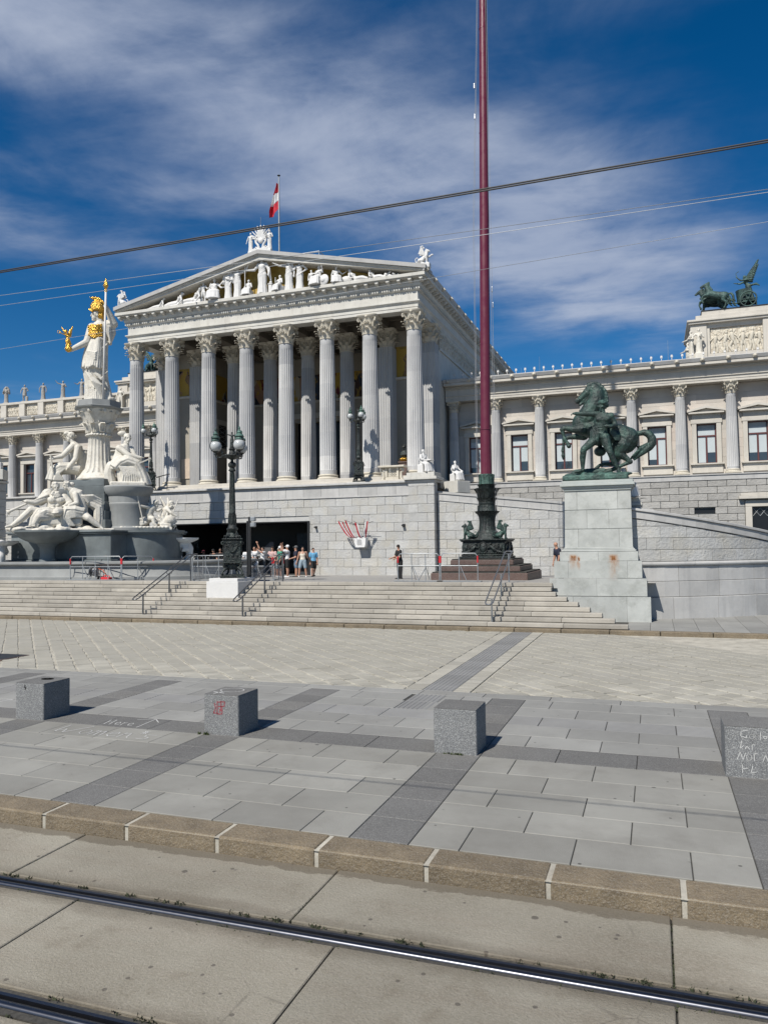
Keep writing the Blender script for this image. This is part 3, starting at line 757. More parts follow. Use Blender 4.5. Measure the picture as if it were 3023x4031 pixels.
# inside: ceiling, beams, walls, mosaics, door
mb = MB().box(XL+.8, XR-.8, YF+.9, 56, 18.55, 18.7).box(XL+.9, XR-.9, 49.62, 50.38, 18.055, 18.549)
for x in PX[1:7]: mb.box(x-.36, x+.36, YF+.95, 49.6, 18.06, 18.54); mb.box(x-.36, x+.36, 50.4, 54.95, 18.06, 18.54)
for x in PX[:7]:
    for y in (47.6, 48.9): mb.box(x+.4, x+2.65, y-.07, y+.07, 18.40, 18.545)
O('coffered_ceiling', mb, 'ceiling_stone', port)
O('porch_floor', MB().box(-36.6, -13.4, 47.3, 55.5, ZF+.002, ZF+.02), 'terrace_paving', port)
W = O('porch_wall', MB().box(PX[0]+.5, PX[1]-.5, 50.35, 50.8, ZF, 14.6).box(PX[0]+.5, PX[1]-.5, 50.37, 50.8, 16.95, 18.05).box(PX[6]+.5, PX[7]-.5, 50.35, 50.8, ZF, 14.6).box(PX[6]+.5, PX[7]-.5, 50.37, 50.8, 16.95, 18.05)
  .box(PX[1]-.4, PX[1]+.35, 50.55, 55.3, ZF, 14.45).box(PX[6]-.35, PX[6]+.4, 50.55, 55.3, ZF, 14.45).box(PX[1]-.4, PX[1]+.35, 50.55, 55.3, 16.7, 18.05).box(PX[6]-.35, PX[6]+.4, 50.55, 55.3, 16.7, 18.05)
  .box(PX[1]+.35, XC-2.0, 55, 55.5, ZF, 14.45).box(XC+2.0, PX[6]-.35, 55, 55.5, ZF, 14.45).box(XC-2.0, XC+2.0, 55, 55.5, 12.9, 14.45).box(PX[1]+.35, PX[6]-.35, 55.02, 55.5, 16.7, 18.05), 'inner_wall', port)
O('wall_moulding', MB().cbox(PX[0]+.5, PX[1]-.5, 50.22, 50.7, 14.6, 14.78, .02).cbox(PX[6]+.5, PX[7]-.5, 50.22, 50.7, 14.6, 14.78, .02).cbox(PX[1]+.3, PX[6]-.3, 54.85, 55.3, 14.451, 14.62, .02)
  .cbox(PX[1], PX[1]+.5, 50.6, 54.85, 14.451, 14.62, .02).cbox(PX[6]-.5, PX[6], 50.6, 54.85, 14.451, 14.62, .02).box(XC-2.35, XC-2.0, 54.9, 55.0, ZF, 13.2).box(XC+2.0, XC+2.35, 54.9, 55.0, ZF, 13.2).box(XC-2.5, XC+2.5, 54.8, 54.999, 13.2, 13.6), 'wing_trim', W)
mb = MB().box(PX[0]+.52, PX[1]-.52, 50.45, 50.7, 14.781, 16.80).box(PX[6]+.52, PX[7]-.52, 50.45, 50.7, 14.781, 16.80).box(PX[1]+.36, PX[6]-.36, 55.06, 55.3, 14.62, 16.69)
mb.box(PX[1]+.1, PX[1]+.28, 50.6, 55.05, 14.62, 16.69).box(PX[6]-.28, PX[6]-.1, 50.6, 55.05, 14.62, 16.69)
mz = O('mosaic_frieze', mb, 'mosaic', W)
O('gold_border', MB().box(PX[0]+.5, PX[1]-.5, 50.40, 50.7, 16.801, 16.949).box(PX[6]+.5, PX[7]-.5, 50.40, 50.7, 16.801, 16.949), 'gold_mosaic', W)
# painted figures of the side bays: plain bodies in low relief
for (x0, tilt) in ((PX[0]+1.9, -.15), (PX[6]+1.15, .1)):
    f = MB().M; q = MB(); z0 = 14.95
    q.chain([(x0, 50.45, z0), (x0+.05, 50.45, z0+.55), (x0+.10+tilt, 50.45, z0+1.0)], [.07, .09, .13], 8).chain([(x0+.28, 50.45, z0+.02), (x0+.3, 50.45, z0+.5), (x0+.12+tilt, 50.45, z0+1.0)], [.06, .08, .12], 8)
    q.cap((x0+.11+tilt, 50.45, z0+1.0), (x0+.12+tilt*1.6, 50.45, z0+1.38), .14, .17, 8).ell((x0+.12+tilt*2, 50.45, z0+1.68), (.095, .06, .12), n=8, m=6)
    q.chain([(x0-.06+tilt*1.6, 50.45, z0+1.4), (x0-.2+tilt, 50.45, z0+1.1), (x0-.05+tilt, 50.44, z0+.85)], [.055, .05, .04], 8)
    O('mosaic_figure', q, plain('mosaic_flesh', (.30, .19, .12), .6) if 'mosaic_flesh' not in M else 'mosaic_flesh', W)
    O('mosaic_robe', MB().grid([[(x0+.15+u*.42+tilt, 50.44+.01*sin(u*9), z0-.1+v*.95*(1-.25*u)) for u in (0, .25, .5, .75, 1)] for v in (0, .3, .6, .9, 1.1)], .03), 'cloth_maroon', W)
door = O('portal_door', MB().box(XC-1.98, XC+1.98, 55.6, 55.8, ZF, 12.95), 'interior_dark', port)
gr = MB().box(PX[1]+.36, PX[1]+.40, 52.0, 53.2, 10.9, 12.7)
O('window_surround', MB().box(PX[1]+.35, PX[1]+.48, 51.6, 51.98, 10.5, 13.1).box(PX[1]+.35, PX[1]+.48, 53.22, 53.6, 10.5, 13.1).box(PX[1]+.35, PX[1]+.48, 51.98, 53.22, 12.72, 13.1).box(PX[1]+.35, PX[1]+.48, 51.98, 53.22, 10.5, 10.88), 'wing_trim', W)
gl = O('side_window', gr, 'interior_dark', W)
mb = MB()
for k in range(5):
    for s in (-1, 1): mb.tube([(PX[1]+.42, 52.6-s*.58, 10.9+k*.36), (PX[1]+.42, 52.6+s*.58, 11.26+k*.36)], .018, 5)
O('window_grille', mb, 'galvanised', W)
O('wall_plaque', MB().cbox(-34.35, -33.55, 50.28, 50.345, 8.35, 9.9, .01), 'kerb_stone' if False else stone('pink_marble', (.60, .49, .39), .12, 0, 2, .2, (.5, .36, .25), .002, 10, .5), W)
# right flank: smooth wall, carved band at capital height
O('flank_wall', MB().box(XR-.6, XR, 50.52, 80, ZF, ZC0-.25), 'marble', port)
O('flank_string', MB().cbox(XR-.5, XR+.10, 50.9, 80, ZC0-.25, ZC0-.05, .02), 'marble', port)
fb = O('carved_band', MB().box(XR-.5, XR+.04, 50.9, 80, ZC0-.05, ZA-.02), 'relief', port)
mb = MB(); y = 51.2
while y < 72:
    for q in range(4):
        a = random.uniform(0, 6); mb.tube([(XR+.06, y+.28*q+.16*cos(a+w*1.25)*(1-.12*w), ZC0+.55+random.uniform(-.05, .05)+(.28 if q % 2 else -.05)+.16*sin(a+w*1.25)*(1-.12*w)) for w in range(6)], .035, 5)
    mb.ell((XR+.05, y+.5, ZC0+.35), (.06, .12, .3), n=8, m=5); mb.ell((XR+.05, y+.95, ZC0+.5), (.06, .16, .16), n=8, m=5); y += 1.1
O('carved_foliage', mb, 'marble_capital', fb, 50, kind='stuff')
O('core_block', MB().box(XL+.5, XR-.6, 55.81, 80, ZF, 20), 'marble', port)

# ---------------------------------------------------------------- wings
WY = 53.0
WCM = fluted(.345, .29, 4.78, 20, 4, .09).mesh('shaft'); smooth_angle(WCM, 35); WCM.materials.append(M['column_stone'])
WCC = corinthian(.29, .77, .42).mesh('capital'); smooth_angle(WCC, 50); WCC.materials.append(M['marble_capital'])
WCB = MB().cbox(-.47, .47, -.47, .47, 0, .07, .01).lathe([(.45, .07), (.46, .12), (.42, .16), (.38, .18), (.41, .22), (.37, .27), (.355, .28)], 22).mesh('base'); WCB.materials.append(M['marble_capital'])
PAL = MB().tube([(0, 0, 0), (0, 0, .14)], [.025, .018], 6).tube([(.062*sin(q), 0, .26-.105*cos(q)) for q in [j*pi/6 for j in range(13)]], .013, 5)
for k in range(-2, 3): PAL.tube([(0, 0, .17), (.05*sin(k*.55), 0, .17+.16*cos(k*.4))], [.012, .018], 5)
PALM = PAL.mesh('antefix', True); PALM.materials.append(M['statue_white'])
def make_window(par, xc, dark, kind):
    f = WY-.03
    mb = MB()     # surround with ears
    mb.cbox(xc-.88, xc-.59, f-.10, f+.2, 8.03, 10.6, .02).cbox(xc+.59, xc+.88, f-.10, f+.2, 8.03, 10.6, .02).cbox(xc-.94, xc+.94, f-.12, f+.2, 10.602, 10.88, .02).cbox(xc-.86, xc+.86, f-.07, f+.1, 10.882, 11.22, .01)
    w = O('window', mb, 'wing_trim', par)
    pd = MB().cbox(xc-1.06, xc+1.06, f-.36, f+.05, 11.222, 11.33, .01)
    for s in (-1, 1):
        P = [(xc, 11.56), (xc+s*1.14, 11.335), (xc+s*1.14, 11.44), (xc, 11.72)]; pd.prism(P if s < 0 else P[::-1], f-.40, f+.05)
    pd.prism([(xc-1.0, 11.335), (xc+1.0, 11.335), (xc, 11.55)], f-.12, f+.05)
    O('window_pediment', pd, 'wing_trim', w)
    O('sill', MB().cbox(xc-1.0, xc+1.0, f-.26, f+.1, 7.94, 8.028, .01).cbox(xc-.92, xc+.92, f-.10, f+.1, 7.42, 7.938, .01), 'wing_trim', w)
    fr = MB(); y0, y1 = f+.22, f+.30
    fr.box(xc-.585, xc-.52, y0, y1, 8.03, 10.6).box(xc+.52, xc+.585, y0, y1, 8.03, 10.6).box(xc-.52, xc+.52, y0, y1, 10.53, 10.6).box(xc-.52, xc+.52, y0, y1, 8.03, 8.1).box(xc-.52, xc+.52, y0-.02, y1, 9.78, 9.87).box(xc-.045, xc+.045, y0-.01, y1, 8.1, 9.78)
    O('frame', fr, 'window_frame', w)
    gx = f+.27
    for a, b, c, d in ((xc-.52, xc-.045, 8.1, 9.78), (xc+.045, xc+.52, 8.1, 9.78), (xc-.52, xc+.52, 9.87, 10.53)):
        O('pane', MB().box(a, b, gx, gx+.01, c, d), 'pane_glass', w)
    if not dark:
        bl = f+.255
        lo = {0: (8.55, 8.55), 1: (8.62, 8.62), 2: (8.1, 8.75), 3: (8.45, 8.1)}[kind % 4]
        O('blind', MB().box(xc-.50, xc-.06, bl, bl+.008, lo[0], 9.78), 'blind', w); O('blind', MB().box(xc+.06, xc+.50, bl, bl+.008, lo[1], 9.78), 'blind', w)
        O('blind', MB().box(xc-.5, xc+.5, bl, bl+.008, 9.87, 10.25), 'blind', w); O('blind', MB().box(xc-.5, xc+.5, bl, bl+.008, 10.251, 10.53), 'blind_shade', w)
    return w
def wing(label, x0, x1, cols, wins, dark, ret=None):
    w = thing('side_wing', label, 'building', ((x0+x1)/2, WY, 1.2), 'long side wings of the building')
    holes = [(xc-.6, xc+.6, 8.03, 10.62) for xc in wins]
    O('wall_core', MB().box(x0, x1, WY+.28, 70, 0, 14.5), 'interior_dark', w)
    ashlar(w, 'wall_block', x0, x1, 7.25, 13.1, WY-.02, .3, .585, 1.5, 'wing_wall', holes, .004, .0015)
    for i, xc in enumerate(wins): make_window(w, xc, dark, i)
    for xc in cols:
        s = inst('engaged_column', WCM, w, Matrix.Translation((xc, WY-.48, 7.57)))
        for nm, me, dz in (('base', WCB, -.28), ('capital', WCC, 4.78)):
            o = bpy.data.objects.new(nm, me); COL.objects.link(o); o.parent = s; o.location = (0, 0, dz)
    f = WY-.88
    mb = MB(); prof(mb, [(WY+.3, 13.12), (f+.04, 13.12), (f+.04, 13.27), (f+.015, 13.275), (f+.015, 13.42), (f-.06, 13.47), (f-.06, 13.52), (WY+.3, 13.52)], x0, x1); O('architrave', mb, 'wing_trim', w)
    mb = MB(); prof(mb, [(WY+.3, 13.523), (f+.02, 13.523), (f+.02, 13.93), (WY+.3, 13.93)], x0, x1); O('frieze', mb, 'wing_trim', w)
    mb = MB(); prof(mb, [(WY+.3, 13.933), (f-.02, 13.933), (f-.06, 13.97), (f-.06, 14.10), (f-.16, 14.14), (f-.50, 14.15), (f-.52, 14.17), (f-.52, 14.33), (WY+.3, 14.33)], x0, x1); O('cornice', mb, 'wing_trim', w)
    mb = MB(); x = x0+.03
    while x < x1-.1: mb.box(x, x+.075, f-.14, f-.061, 13.985, 14.095); x += .13
    O('dentils', mb, 'wing_trim', w, kind='stuff')
    mb = MB(); prof(mb, [(WY+.3, 14.333), (f-.50, 14.333), (f-.56, 14.36), (f-.66, 14.56), (f-.62, 14.60), (WY+.3, 14.60)], x0, x1); gt = O('gutter', mb, 'ashlar', w)
    x = x0+.35
    while x < x1:
        inst('lion_head', LIONM, gt, Matrix.Translation((x, f-.66, 14.44))); x += 1.5
    O('roof', MB().box(x0, x1, WY+.31, 70, 14.5, 14.66), 'lead_roof', w)
    mb = MB(); prof(mb, [(WY+.3, 6.87), (f-.30, 6.87), (f-.30, 7.16), (f-.36, 7.18), (f-.36, 7.24), (WY+.3, 7.24)], x0, x1); O('plinth_band', mb, 'ashlar', w)
    return w
RC = [4.8-3*k for k in range(-2, 7)]; RWN = [3.35-3*k for k in range(-2, 6)]
wr = wing('long pale side wing right of the portico, with blinds drawn in its windows', -13.7, 26, RC, RWN, False)
hol = [(2.45, 3.65, 4.78, 5.10), (5.35, 9, 2, 5.55)]
ashlar(wr, 'base_block', -13.0, 14, 2.57, 6.86, WY-1.14, .5, .43, 1.12, 'rustic_dark', hol, .02, .008)
O('base_core', MB().box(-13.2, 26, WY-.9, WY+.2, 0, 6.86), 'mortar', wr)
O('base_window', MB().box(2.45, 3.65, WY-.98, WY-.901, 4.78, 5.10), 'interior_dark', wr)
dr = O('side_door', MB().box(5.75, 8.6, WY-.95, WY-.9, 2.2, 5.1), 'interior_dark', wr)
O('door_surround', MB().cbox(5.36, 5.74, WY-1.2, WY-.91, 2.2, 5.12, .02).cbox(5.36, 9, WY-1.2, WY-.91, 5.121, 5.52, .02).cbox(5.0, 9, WY-1.45, WY-.91, 5.6, 5.8, .02).cbox(5.1, 9, WY-1.35, WY-.91, 5.801, 5.98, .02), 'wing_trim', wr)
mb = MB()
for k in range(8):
    for s in (-1, 1): mb.tube([(5.8+k*.4, WY-.97, 4.55 if s > 0 else 5.05), (6.2+k*.4, WY-.97, 5.05 if s > 0 else 4.55)], .02, 5)
O('door_grille', mb, 'galvanised', dr)
x = -12.9
while x < 12:
    inst('antefix', PALM, wr, Matrix.Translation((x, WY-1.45, 14.585))); x += .62
LC = [-38.4-3*k for k in range(7)]; LWN = [-39.9-3*k for k in range(6)]
wl = wing('long pale side wing left of the portico, with dark windows and carved parapet', -58, -36.1, LC, LWN, True)
# lightning rods on the roofs
for (x, y, z, h) in ((-7.3, 54, 14.6, 1.6), (1.2, 54, 14.6, 1.9), (-8.6, 54, 14.6, .9)):
    tag(O('lightning_rod', MB().tube([(x, y, z), (x, y, z+h)], [.014, .006], 5), 'galvanised'), 'thin lightning rod on the right wing roof, %s' % {1.6: 'near the portico corner', 1.9: 'beside the carved attic block', .9: 'short one nearest the flagpole'}[h], 'lightning rod')
# ================================================================ terrace walls in front of the building
WL = 44.0
tw = thing('terrace_wall', 'grey rusticated terrace wall with a dark entrance, below the columns', 'wall', (-27, WL, 1.2))
O('wall_core', MB().box(-60, -30.9, WL+.05, WL+1, .8, 6.8).box(-20.55, -12.42, WL+.05, WL+1, .8, 6.8).box(-30.9, -20.55, WL+.05, WL+1, 4.62, 6.8), 'mortar', tw)
hole = [(-30.85, -20.6, 0, 4.56)]
ashlar(tw, 'wall_block', -47, -13.95, 1.16, 6.02, WL, .3, .54, 1.1, 'rustic', hole, .016, .006, off=.35, proud=.02)
ashlar(tw, 'wall_block', -13.94, -12.3, 1.16, 6.9, WL-.14, .5, .54, 1.2, 'rustic', (), .016, .006, proud=.02)
ashlar(tw, 'parapet_block', -47, -13.95, 6.03, 6.79, WL-.03, .4, .76, 1.24, 'ashlar', (), .006, .004)
O('string_course', MB().box(-47, -13.95, WL-.06, WL+.3, 6.03, 6.12), 'ashlar', tw)
O('coping', MB().cbox(-47, -12.25, WL-.20, WL+1.3, 6.80, 6.93, .02), 'ashlar', tw)
O('terrace_floor', MB().box(-60, -12.3, WL+1.31, 53, 6.5, 6.82), 'terrace_paving', tw)
O('pier_cap', MB().cbox(-14.15, -12.1, WL-.35, WL+1.4, 6.94, 7.12, .02).cbox(-14.0, -12.25, WL-.25, WL+1.3, 7.121, 7.38, .02), 'marble', tw)
# the opening: black frame, dark hall
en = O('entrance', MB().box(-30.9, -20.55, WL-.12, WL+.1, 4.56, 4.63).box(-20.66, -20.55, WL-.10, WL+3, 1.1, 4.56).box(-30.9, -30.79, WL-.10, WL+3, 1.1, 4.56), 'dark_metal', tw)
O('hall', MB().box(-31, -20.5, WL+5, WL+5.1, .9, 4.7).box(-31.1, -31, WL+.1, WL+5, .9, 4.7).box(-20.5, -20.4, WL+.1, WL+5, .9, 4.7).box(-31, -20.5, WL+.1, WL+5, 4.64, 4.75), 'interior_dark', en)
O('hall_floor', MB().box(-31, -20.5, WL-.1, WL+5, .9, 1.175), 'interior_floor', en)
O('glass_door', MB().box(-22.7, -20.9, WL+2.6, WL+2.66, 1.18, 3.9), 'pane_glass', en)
O('sign_wedge', MB().prism([(-25.1, 2.45), (-23.75, 2.0), (-23.75, 3.35), (-24.0, 3.35)], WL+1.2, WL+1.3), plain('wedge_grey', (.10, .10, .105), .6), en)
# ramp wall with falling parapet, right of the corner pier
RY = WL+.42
def ztop(x): return 6.24+(x+12.3)*(5.37-6.24)/(-4.79+12.3)
rw = thing('ramp_wall', 'grey rusticated ramp wall with falling parapet behind the maroon flagpole', 'wall', (-6.5, RY, 1.2))
O('wall_core', MB().prism([(-12.3, .9), (0, .9), (0, ztop(0)-.5), (-12.3, ztop(-12.3)-.5)], RY+.06, RY+.8), 'mortar', rw)
ashlar(rw, 'wall_block', -12.27, 0, 1.16, 7, RY, .3, .54, 1.1, 'rustic', (), .016, .006, lambda x: ztop(x)-.50, proud=.02)
x = -12.27
while x < -.1:
    mb = MB(); a, b = x, min(x+1.35, 0)
    mb.prism([(a+.004, ztop(a)-.49), (b-.004, ztop(b)-.49), (b-.004, ztop(b)-.12), (a+.004, ztop(a)-.12)], RY-.02, RY+.5); O('parapet_block', mb, 'ashlar', rw); x += 1.35
O('coping', MB().prism([(-12.27, ztop(-12.27)-.117), (0, ztop(0)-.117), (0, ztop(0)+.02), (-12.27, ztop(-12.27)+.02)], RY-.08, RY+.62), 'ashlar', rw)
O('string_course', MB().prism([(-12.27, ztop(-12.27)-.54), (0, ztop(0)-.54), (0, ztop(0)-.49), (-12.27, ztop(-12.27)-.49)], RY-.05, RY+.3), 'ashlar', rw)
# curved ramp wall right of the horse pedestal
cw = thing('curved_ramp_wall', 'curved grey ramp wall with round moulding, right of the horse statue', 'wall', (2, 31.5, .12))
CV = [(-.75, 30.35), (.16, 30.58), (1.0, 30.98), (2.0, 31.55), (3.1, 32.35), (4.15, 33.3), (5.2, 34.5), (6.2, 36), (7.0, 37.8)]
S = [0]
for a, b in zip(CV, CV[1:]): S.append(S[-1]+sqrt((b[0]-a[0])**2+(b[1]-a[1])**2))
def cpt(s, d=0.):     # point on the wall line at run s, pushed d metres inwards
    s = max(0, min(s, S[-1]-1e-4)); i = max(k for k in range(len(S)-1) if S[k] <= s); t = (s-S[i])/(S[i+1]-S[i])
    a, b = V((*CV[i], 0)), V((*CV[i+1], 0)); p = a.lerp(b, t)
    def dr(k): k = max(0, min(len(CV)-2, k)); return (V((*CV[k+1], 0))-V((*CV[k], 0))).normalized()
    u = dr(i).lerp(dr(i+1) if t > .5 else dr(i-1), abs(t-.5)).normalized(); n = V((-u.y, u.x, 0)); p = p+n*d; return p.x, p.y
def cblock(name, s0, s1, z0, z1, d0, d1, m, z0b=None, z1b=None, g=.008, par=cw):
    z0b = z0 if z0b is None else z0b; z1b = z1 if z1b is None else z1b; mb = MB(); rings = []
    for k in range(4):
        s = s0+g+(s1-s0-2*g)*k/3; za, zb = z0+(z0b-z0)*k/3, z1+(z1b-z1)*k/3; c = .018
        (x0, y0), (x1, y1) = cpt(s, d0), cpt(s, d1); (xa, ya) = cpt(s, d0+c)
        rings.append([(xa, ya, za+g*.7), (x0, y0, za+c), (x0, y0, zb-c), (xa, ya, zb-g*.7), (x1, y1, zb-g*.7), (x1, y1, za+g*.7)])
    mb.loft(rings); return O(name, mb, m, par)
ctop = lambda s: 4.34-.15*s
for (z0, z1, ln, d, o) in ((.05, .93, 1.85, -.02, .4), (.93, 1.52, 1.72, .05, 0), (1.52, 2.10, 1.72, .07, 0)):
    s = -o
    while s < S[-1]:
        a, b = max(s, 0), min(s+ln, S[-1]); s += ln
        if b-a > .1: cblock('base_block', a, b, z0, z1, d, .5, 'ashlar')
s = 0
while s < S[-1]:
    b = min(s+2.4, S[-1]); mb = MB(); rings = []
    for k in range(5):
        q = s+.004+(b-s-.008)*k/4
        rings.append([(*cpt(q, .06-.08*cos(a)), 2.18+.085*sin(a)) for a in [2*pi*j/10 for j in range(10)]])
    mb.loft(rings); O('round_moulding', mb, 'ashlar', cw, 50); s = b
z = 2.26; i = 0
while z < 4.3:
    s = -.55*(i % 2)
    while s < S[-1]:
        a, b = max(s, 0), min(s+1.1, S[-1]); s += 1.1
        t0, t1 = min(z+.45, ctop(a)-.42), min(z+.45, ctop(b)-.42)
        if b-a < .1 or max(t0, t1) < z+.06: continue
        cblock('wall_block', a, b, z, max(t0, z+.03), .24, .6, 'rustic', None, max(t1, z+.03))
    z += .45; i += 1
s = 0
while s < S[-1]:
    b = min(s+1.3, S[-1]); cblock('parapet_block', s, b, ctop(s)-.40, ctop(s)-.11, .20, .6, 'ashlar', ctop(b)-.40, ctop(b)-.11, .003); cblock('coping', s, b, ctop(s)-.108, ctop(s), .14, .7, 'ashlar', ctop(b)-.108, ctop(b), .002); s = b
mb = MB(); P = [cpt(S[-1]*k/12, .3) for k in range(13)]+[cpt(S[-1]*(1-k/12), .58) for k in range(13)]
N_ = 13
rings = []
for k in range(13):
    s = S[-1]*k/12; (x0, y0), (x1, y1) = cpt(s, .28), cpt(s, .55); rings.append([(x0, y0, 0), (x0, y0, ctop(s)-.45), (x1, y1, ctop(s)-.45), (x1, y1, 0)])
O('wall_core', mb.loft(rings), 'mortar', cw)
O('end_pier', MB().cbox(-1.4, -.45, 31.0, 32.0, .1, 4.42, .02), 'rustic', cw)
O('pier_cap', MB().cbox(-1.5, -.40, 30.9, 32.1, 4.421, 4.54, .02).cbox(-1.42, -.47, 31.0, 32.0, 4.541, 4.73, .01), 'marble', cw)
# ================================================================ sculpting kit
def ring(p, ax, fr, rx, ry, n, fold=None):
    out = []
    for j in range(n):
        a = 2*pi*j/n; k = 1+(fold(a) if fold else 0); out.append(tuple(p+ax*(rx*k*cos(a))+fr*(ry*k*sin(a))))
    return out
def etube(mb, pts, rx, ry, ax, n=14, fold=None):     # elliptical sections, first radius along ax
    P = [V(p) for p in pts]; rings = []; ax = V(ax)
    for i, p in enumerate(P):
        t = (P[min(i+1, len(P)-1)]-P[max(i-1, 0)]).normalized(); a = (ax-t*ax.dot(t)).normalized(); b = t.cross(a)
        f = None
        if fold: f = lambda q, i=i: fold(q, i/(len(P)-1))
        rings.append(ring(p, a, b, rx[i], ry[i], n, f))
    return mb.loft(rings)
def folds(seed, nf=11, amp=.10, a0=.25):             # pleats that deepen towards the hem
    R = random.Random(seed); ph = [R.uniform(0, 6.28) for _ in range(3)]; k = [nf, nf*2-3, max(3, nf//2)]
    def f(a, t):
        s = sin(k[0]*a+ph[0]+t*.8)*.6+sin(k[1]*a+ph[1]-t*.5)*.35+sin(k[2]*a+ph[2])*.4
        return amp*(a0+(1-a0)*t)*s
    return f
def swag(mb, p0, p1, sag, r, n=8, flat=1.):
    p0, p1, sag = V(p0), V(p1), V(sag); P = [p0.lerp(p1, i/n)+sag*(4*(i/n)*(1-i/n)) for i in range(n+1)]
    return mb.tube(P, [r*(.6+.6*sin(pi*i/n)) for i in range(n+1)], 7)
def hand(mb, w, d, s, palm=None, fist=0.):           # s = hand length; d = pointing direction
    d = V(d).normalized(); w = V(w); up = V((0, 0, 1)) if abs(d.z) < .9 else V((0, -1, 0)); a = d.cross(up).normalized() if palm is None else V(palm).normalized(); b = a.cross(d).normalized()
    mb.ell(w+d*(s*.28), (s*.20, s*.20, s*.30), V((0, 0, 1)).rotation_difference(d), 8, 6)
    for k in range(4):
        o = a*((k-1.5)*s*.115); L = s*(.42, .48, .45, .34)[k]; q = w+d*(s*.48)+o; m = q+d*(L*.55)-b*(L*.1*(1+3*fist)); e = m+d*(L*.45*(1-1.6*fist))-b*(L*(.15+.4*fist))
        mb.cap(q, m, s*.06, s*.055, 6); mb.cap(m, e, s*.055, s*.045, 6)
    q = w+d*(s*.2)+a*(s*.2); m = q+d*(s*.2)+a*(s*.15); mb.cap(q, m, s*.07, s*.06, 6); mb.cap(m, m+d*(s*.2)-a*(s*.03*(1+6*fist)), s*.06, s*.05, 6)
def head(mb, c, h, face, up=(0, 0, 1), hair='short', seed=1, beard=False, hb=None):    # c = head centre, h = head height
    f = V(face).normalized(); u = V(up).normalized(); u = (u-f*u.dot(f)).normalized(); r = f.cross(u); c = V(c)
    R = Matrix((r, f, u)).transposed(); q = R.to_quaternion()
    P = lambda x, y, z: c+r*(x*h)+f*(y*h)+u*(z*h)
    mb.ell(P(0, -.03, .1), (.32*h, .39*h, .38*h), q, 12, 8); mb.ell(P(0, .12, -.2), (.23*h, .25*h, .29*h), q, 10, 7)
    mb.cap(P(0, .37, .08), P(0, .44, -.09), .035*h, .06*h, 6); mb.cap(P(-.17, .32, .12), P(.17, .32, .12), .05*h, .05*h, 6)
    mb.cap(P(-.07, .35, -.25), P(.07, .35, -.25), .035*h, .035*h, 6); mb.ell(P(0, .28, -.42), .10*h, n=7, m=5)
    for s in (-1, 1): mb.ell(P(s*.33, -.02, -.03), (.05*h, .09*h, .13*h), q, 6, 5)
    H = hb if hb is not None else mb; G = random.Random(seed)
    if hair in ('short', 'curly', 'long', 'bun'):
        n = 34 if hair == 'curly' else 20
        for k in range(n):
            th = G.uniform(0, 2*pi); ph = G.uniform(-.1, 1.4); x, y, z = cos(th)*cos(ph), sin(th)*cos(ph), sin(ph)
            if y > .45 and z < .62: continue
            H.ell(P(x*.33, -.03+y*.38, .12+z*.37), h*G.uniform(.09, .15 if hair == 'curly' else .12), n=7, m=5)
        H.ell(P(0, -.08, .15), (.37*h, .40*h, .40*h), q, 12, 8)
    if hair == 'bun': H.ell(P(0, -.45, .05), .2*h, n=8, m=6)
    if hair == 'long':
        for s in (-.22, 0, .22): H.cap(P(s, -.3, .1), P(s*1.2, -.36, -.75), .16*h, .12*h, 7)
    if beard:
        for k in range(9): mb.ell(P(G.uniform(-.18, .18), .24+G.uniform(-.05, .1), -.45-G.uniform(0, .25)), h*.10, n=6, m=5)
    return P
def torso(mb, pel, nb, ax, h, k=1., female=False, pecs=True):
    pel, nb, ax = V(pel), V(nb), V(ax).normalized(); t = nb-pel; L = lambda s: pel+t*s
    fr = ax.cross(t.normalized())
    w = [.055, .088, .088, .072, .092, .102, .088, .034]; d = [.045, .066, .064, .054, .068, .066, .05, .034]
    if female: w = [.06, .094, .092, .064, .08, .09, .076, .028]
    etube(mb, [L(s) for s in (-.16, -.02, .12, .38, .64, .80, .93, 1.06)], [h*k*x for x in w], [h*k*x for x in d], ax, 14)
    for s in (-1, 1) if pecs else ():
        mb.ell(L(.70)+ax*(s*.045*h)+fr*(.045*h*k), (.042*h, .03*h, .035*h) if not female else (.036*h, .04*h, .036*h), n=8, m=6)
    return fr
def dirs(p, d, L): return V(p)+V(d).normalized()*L
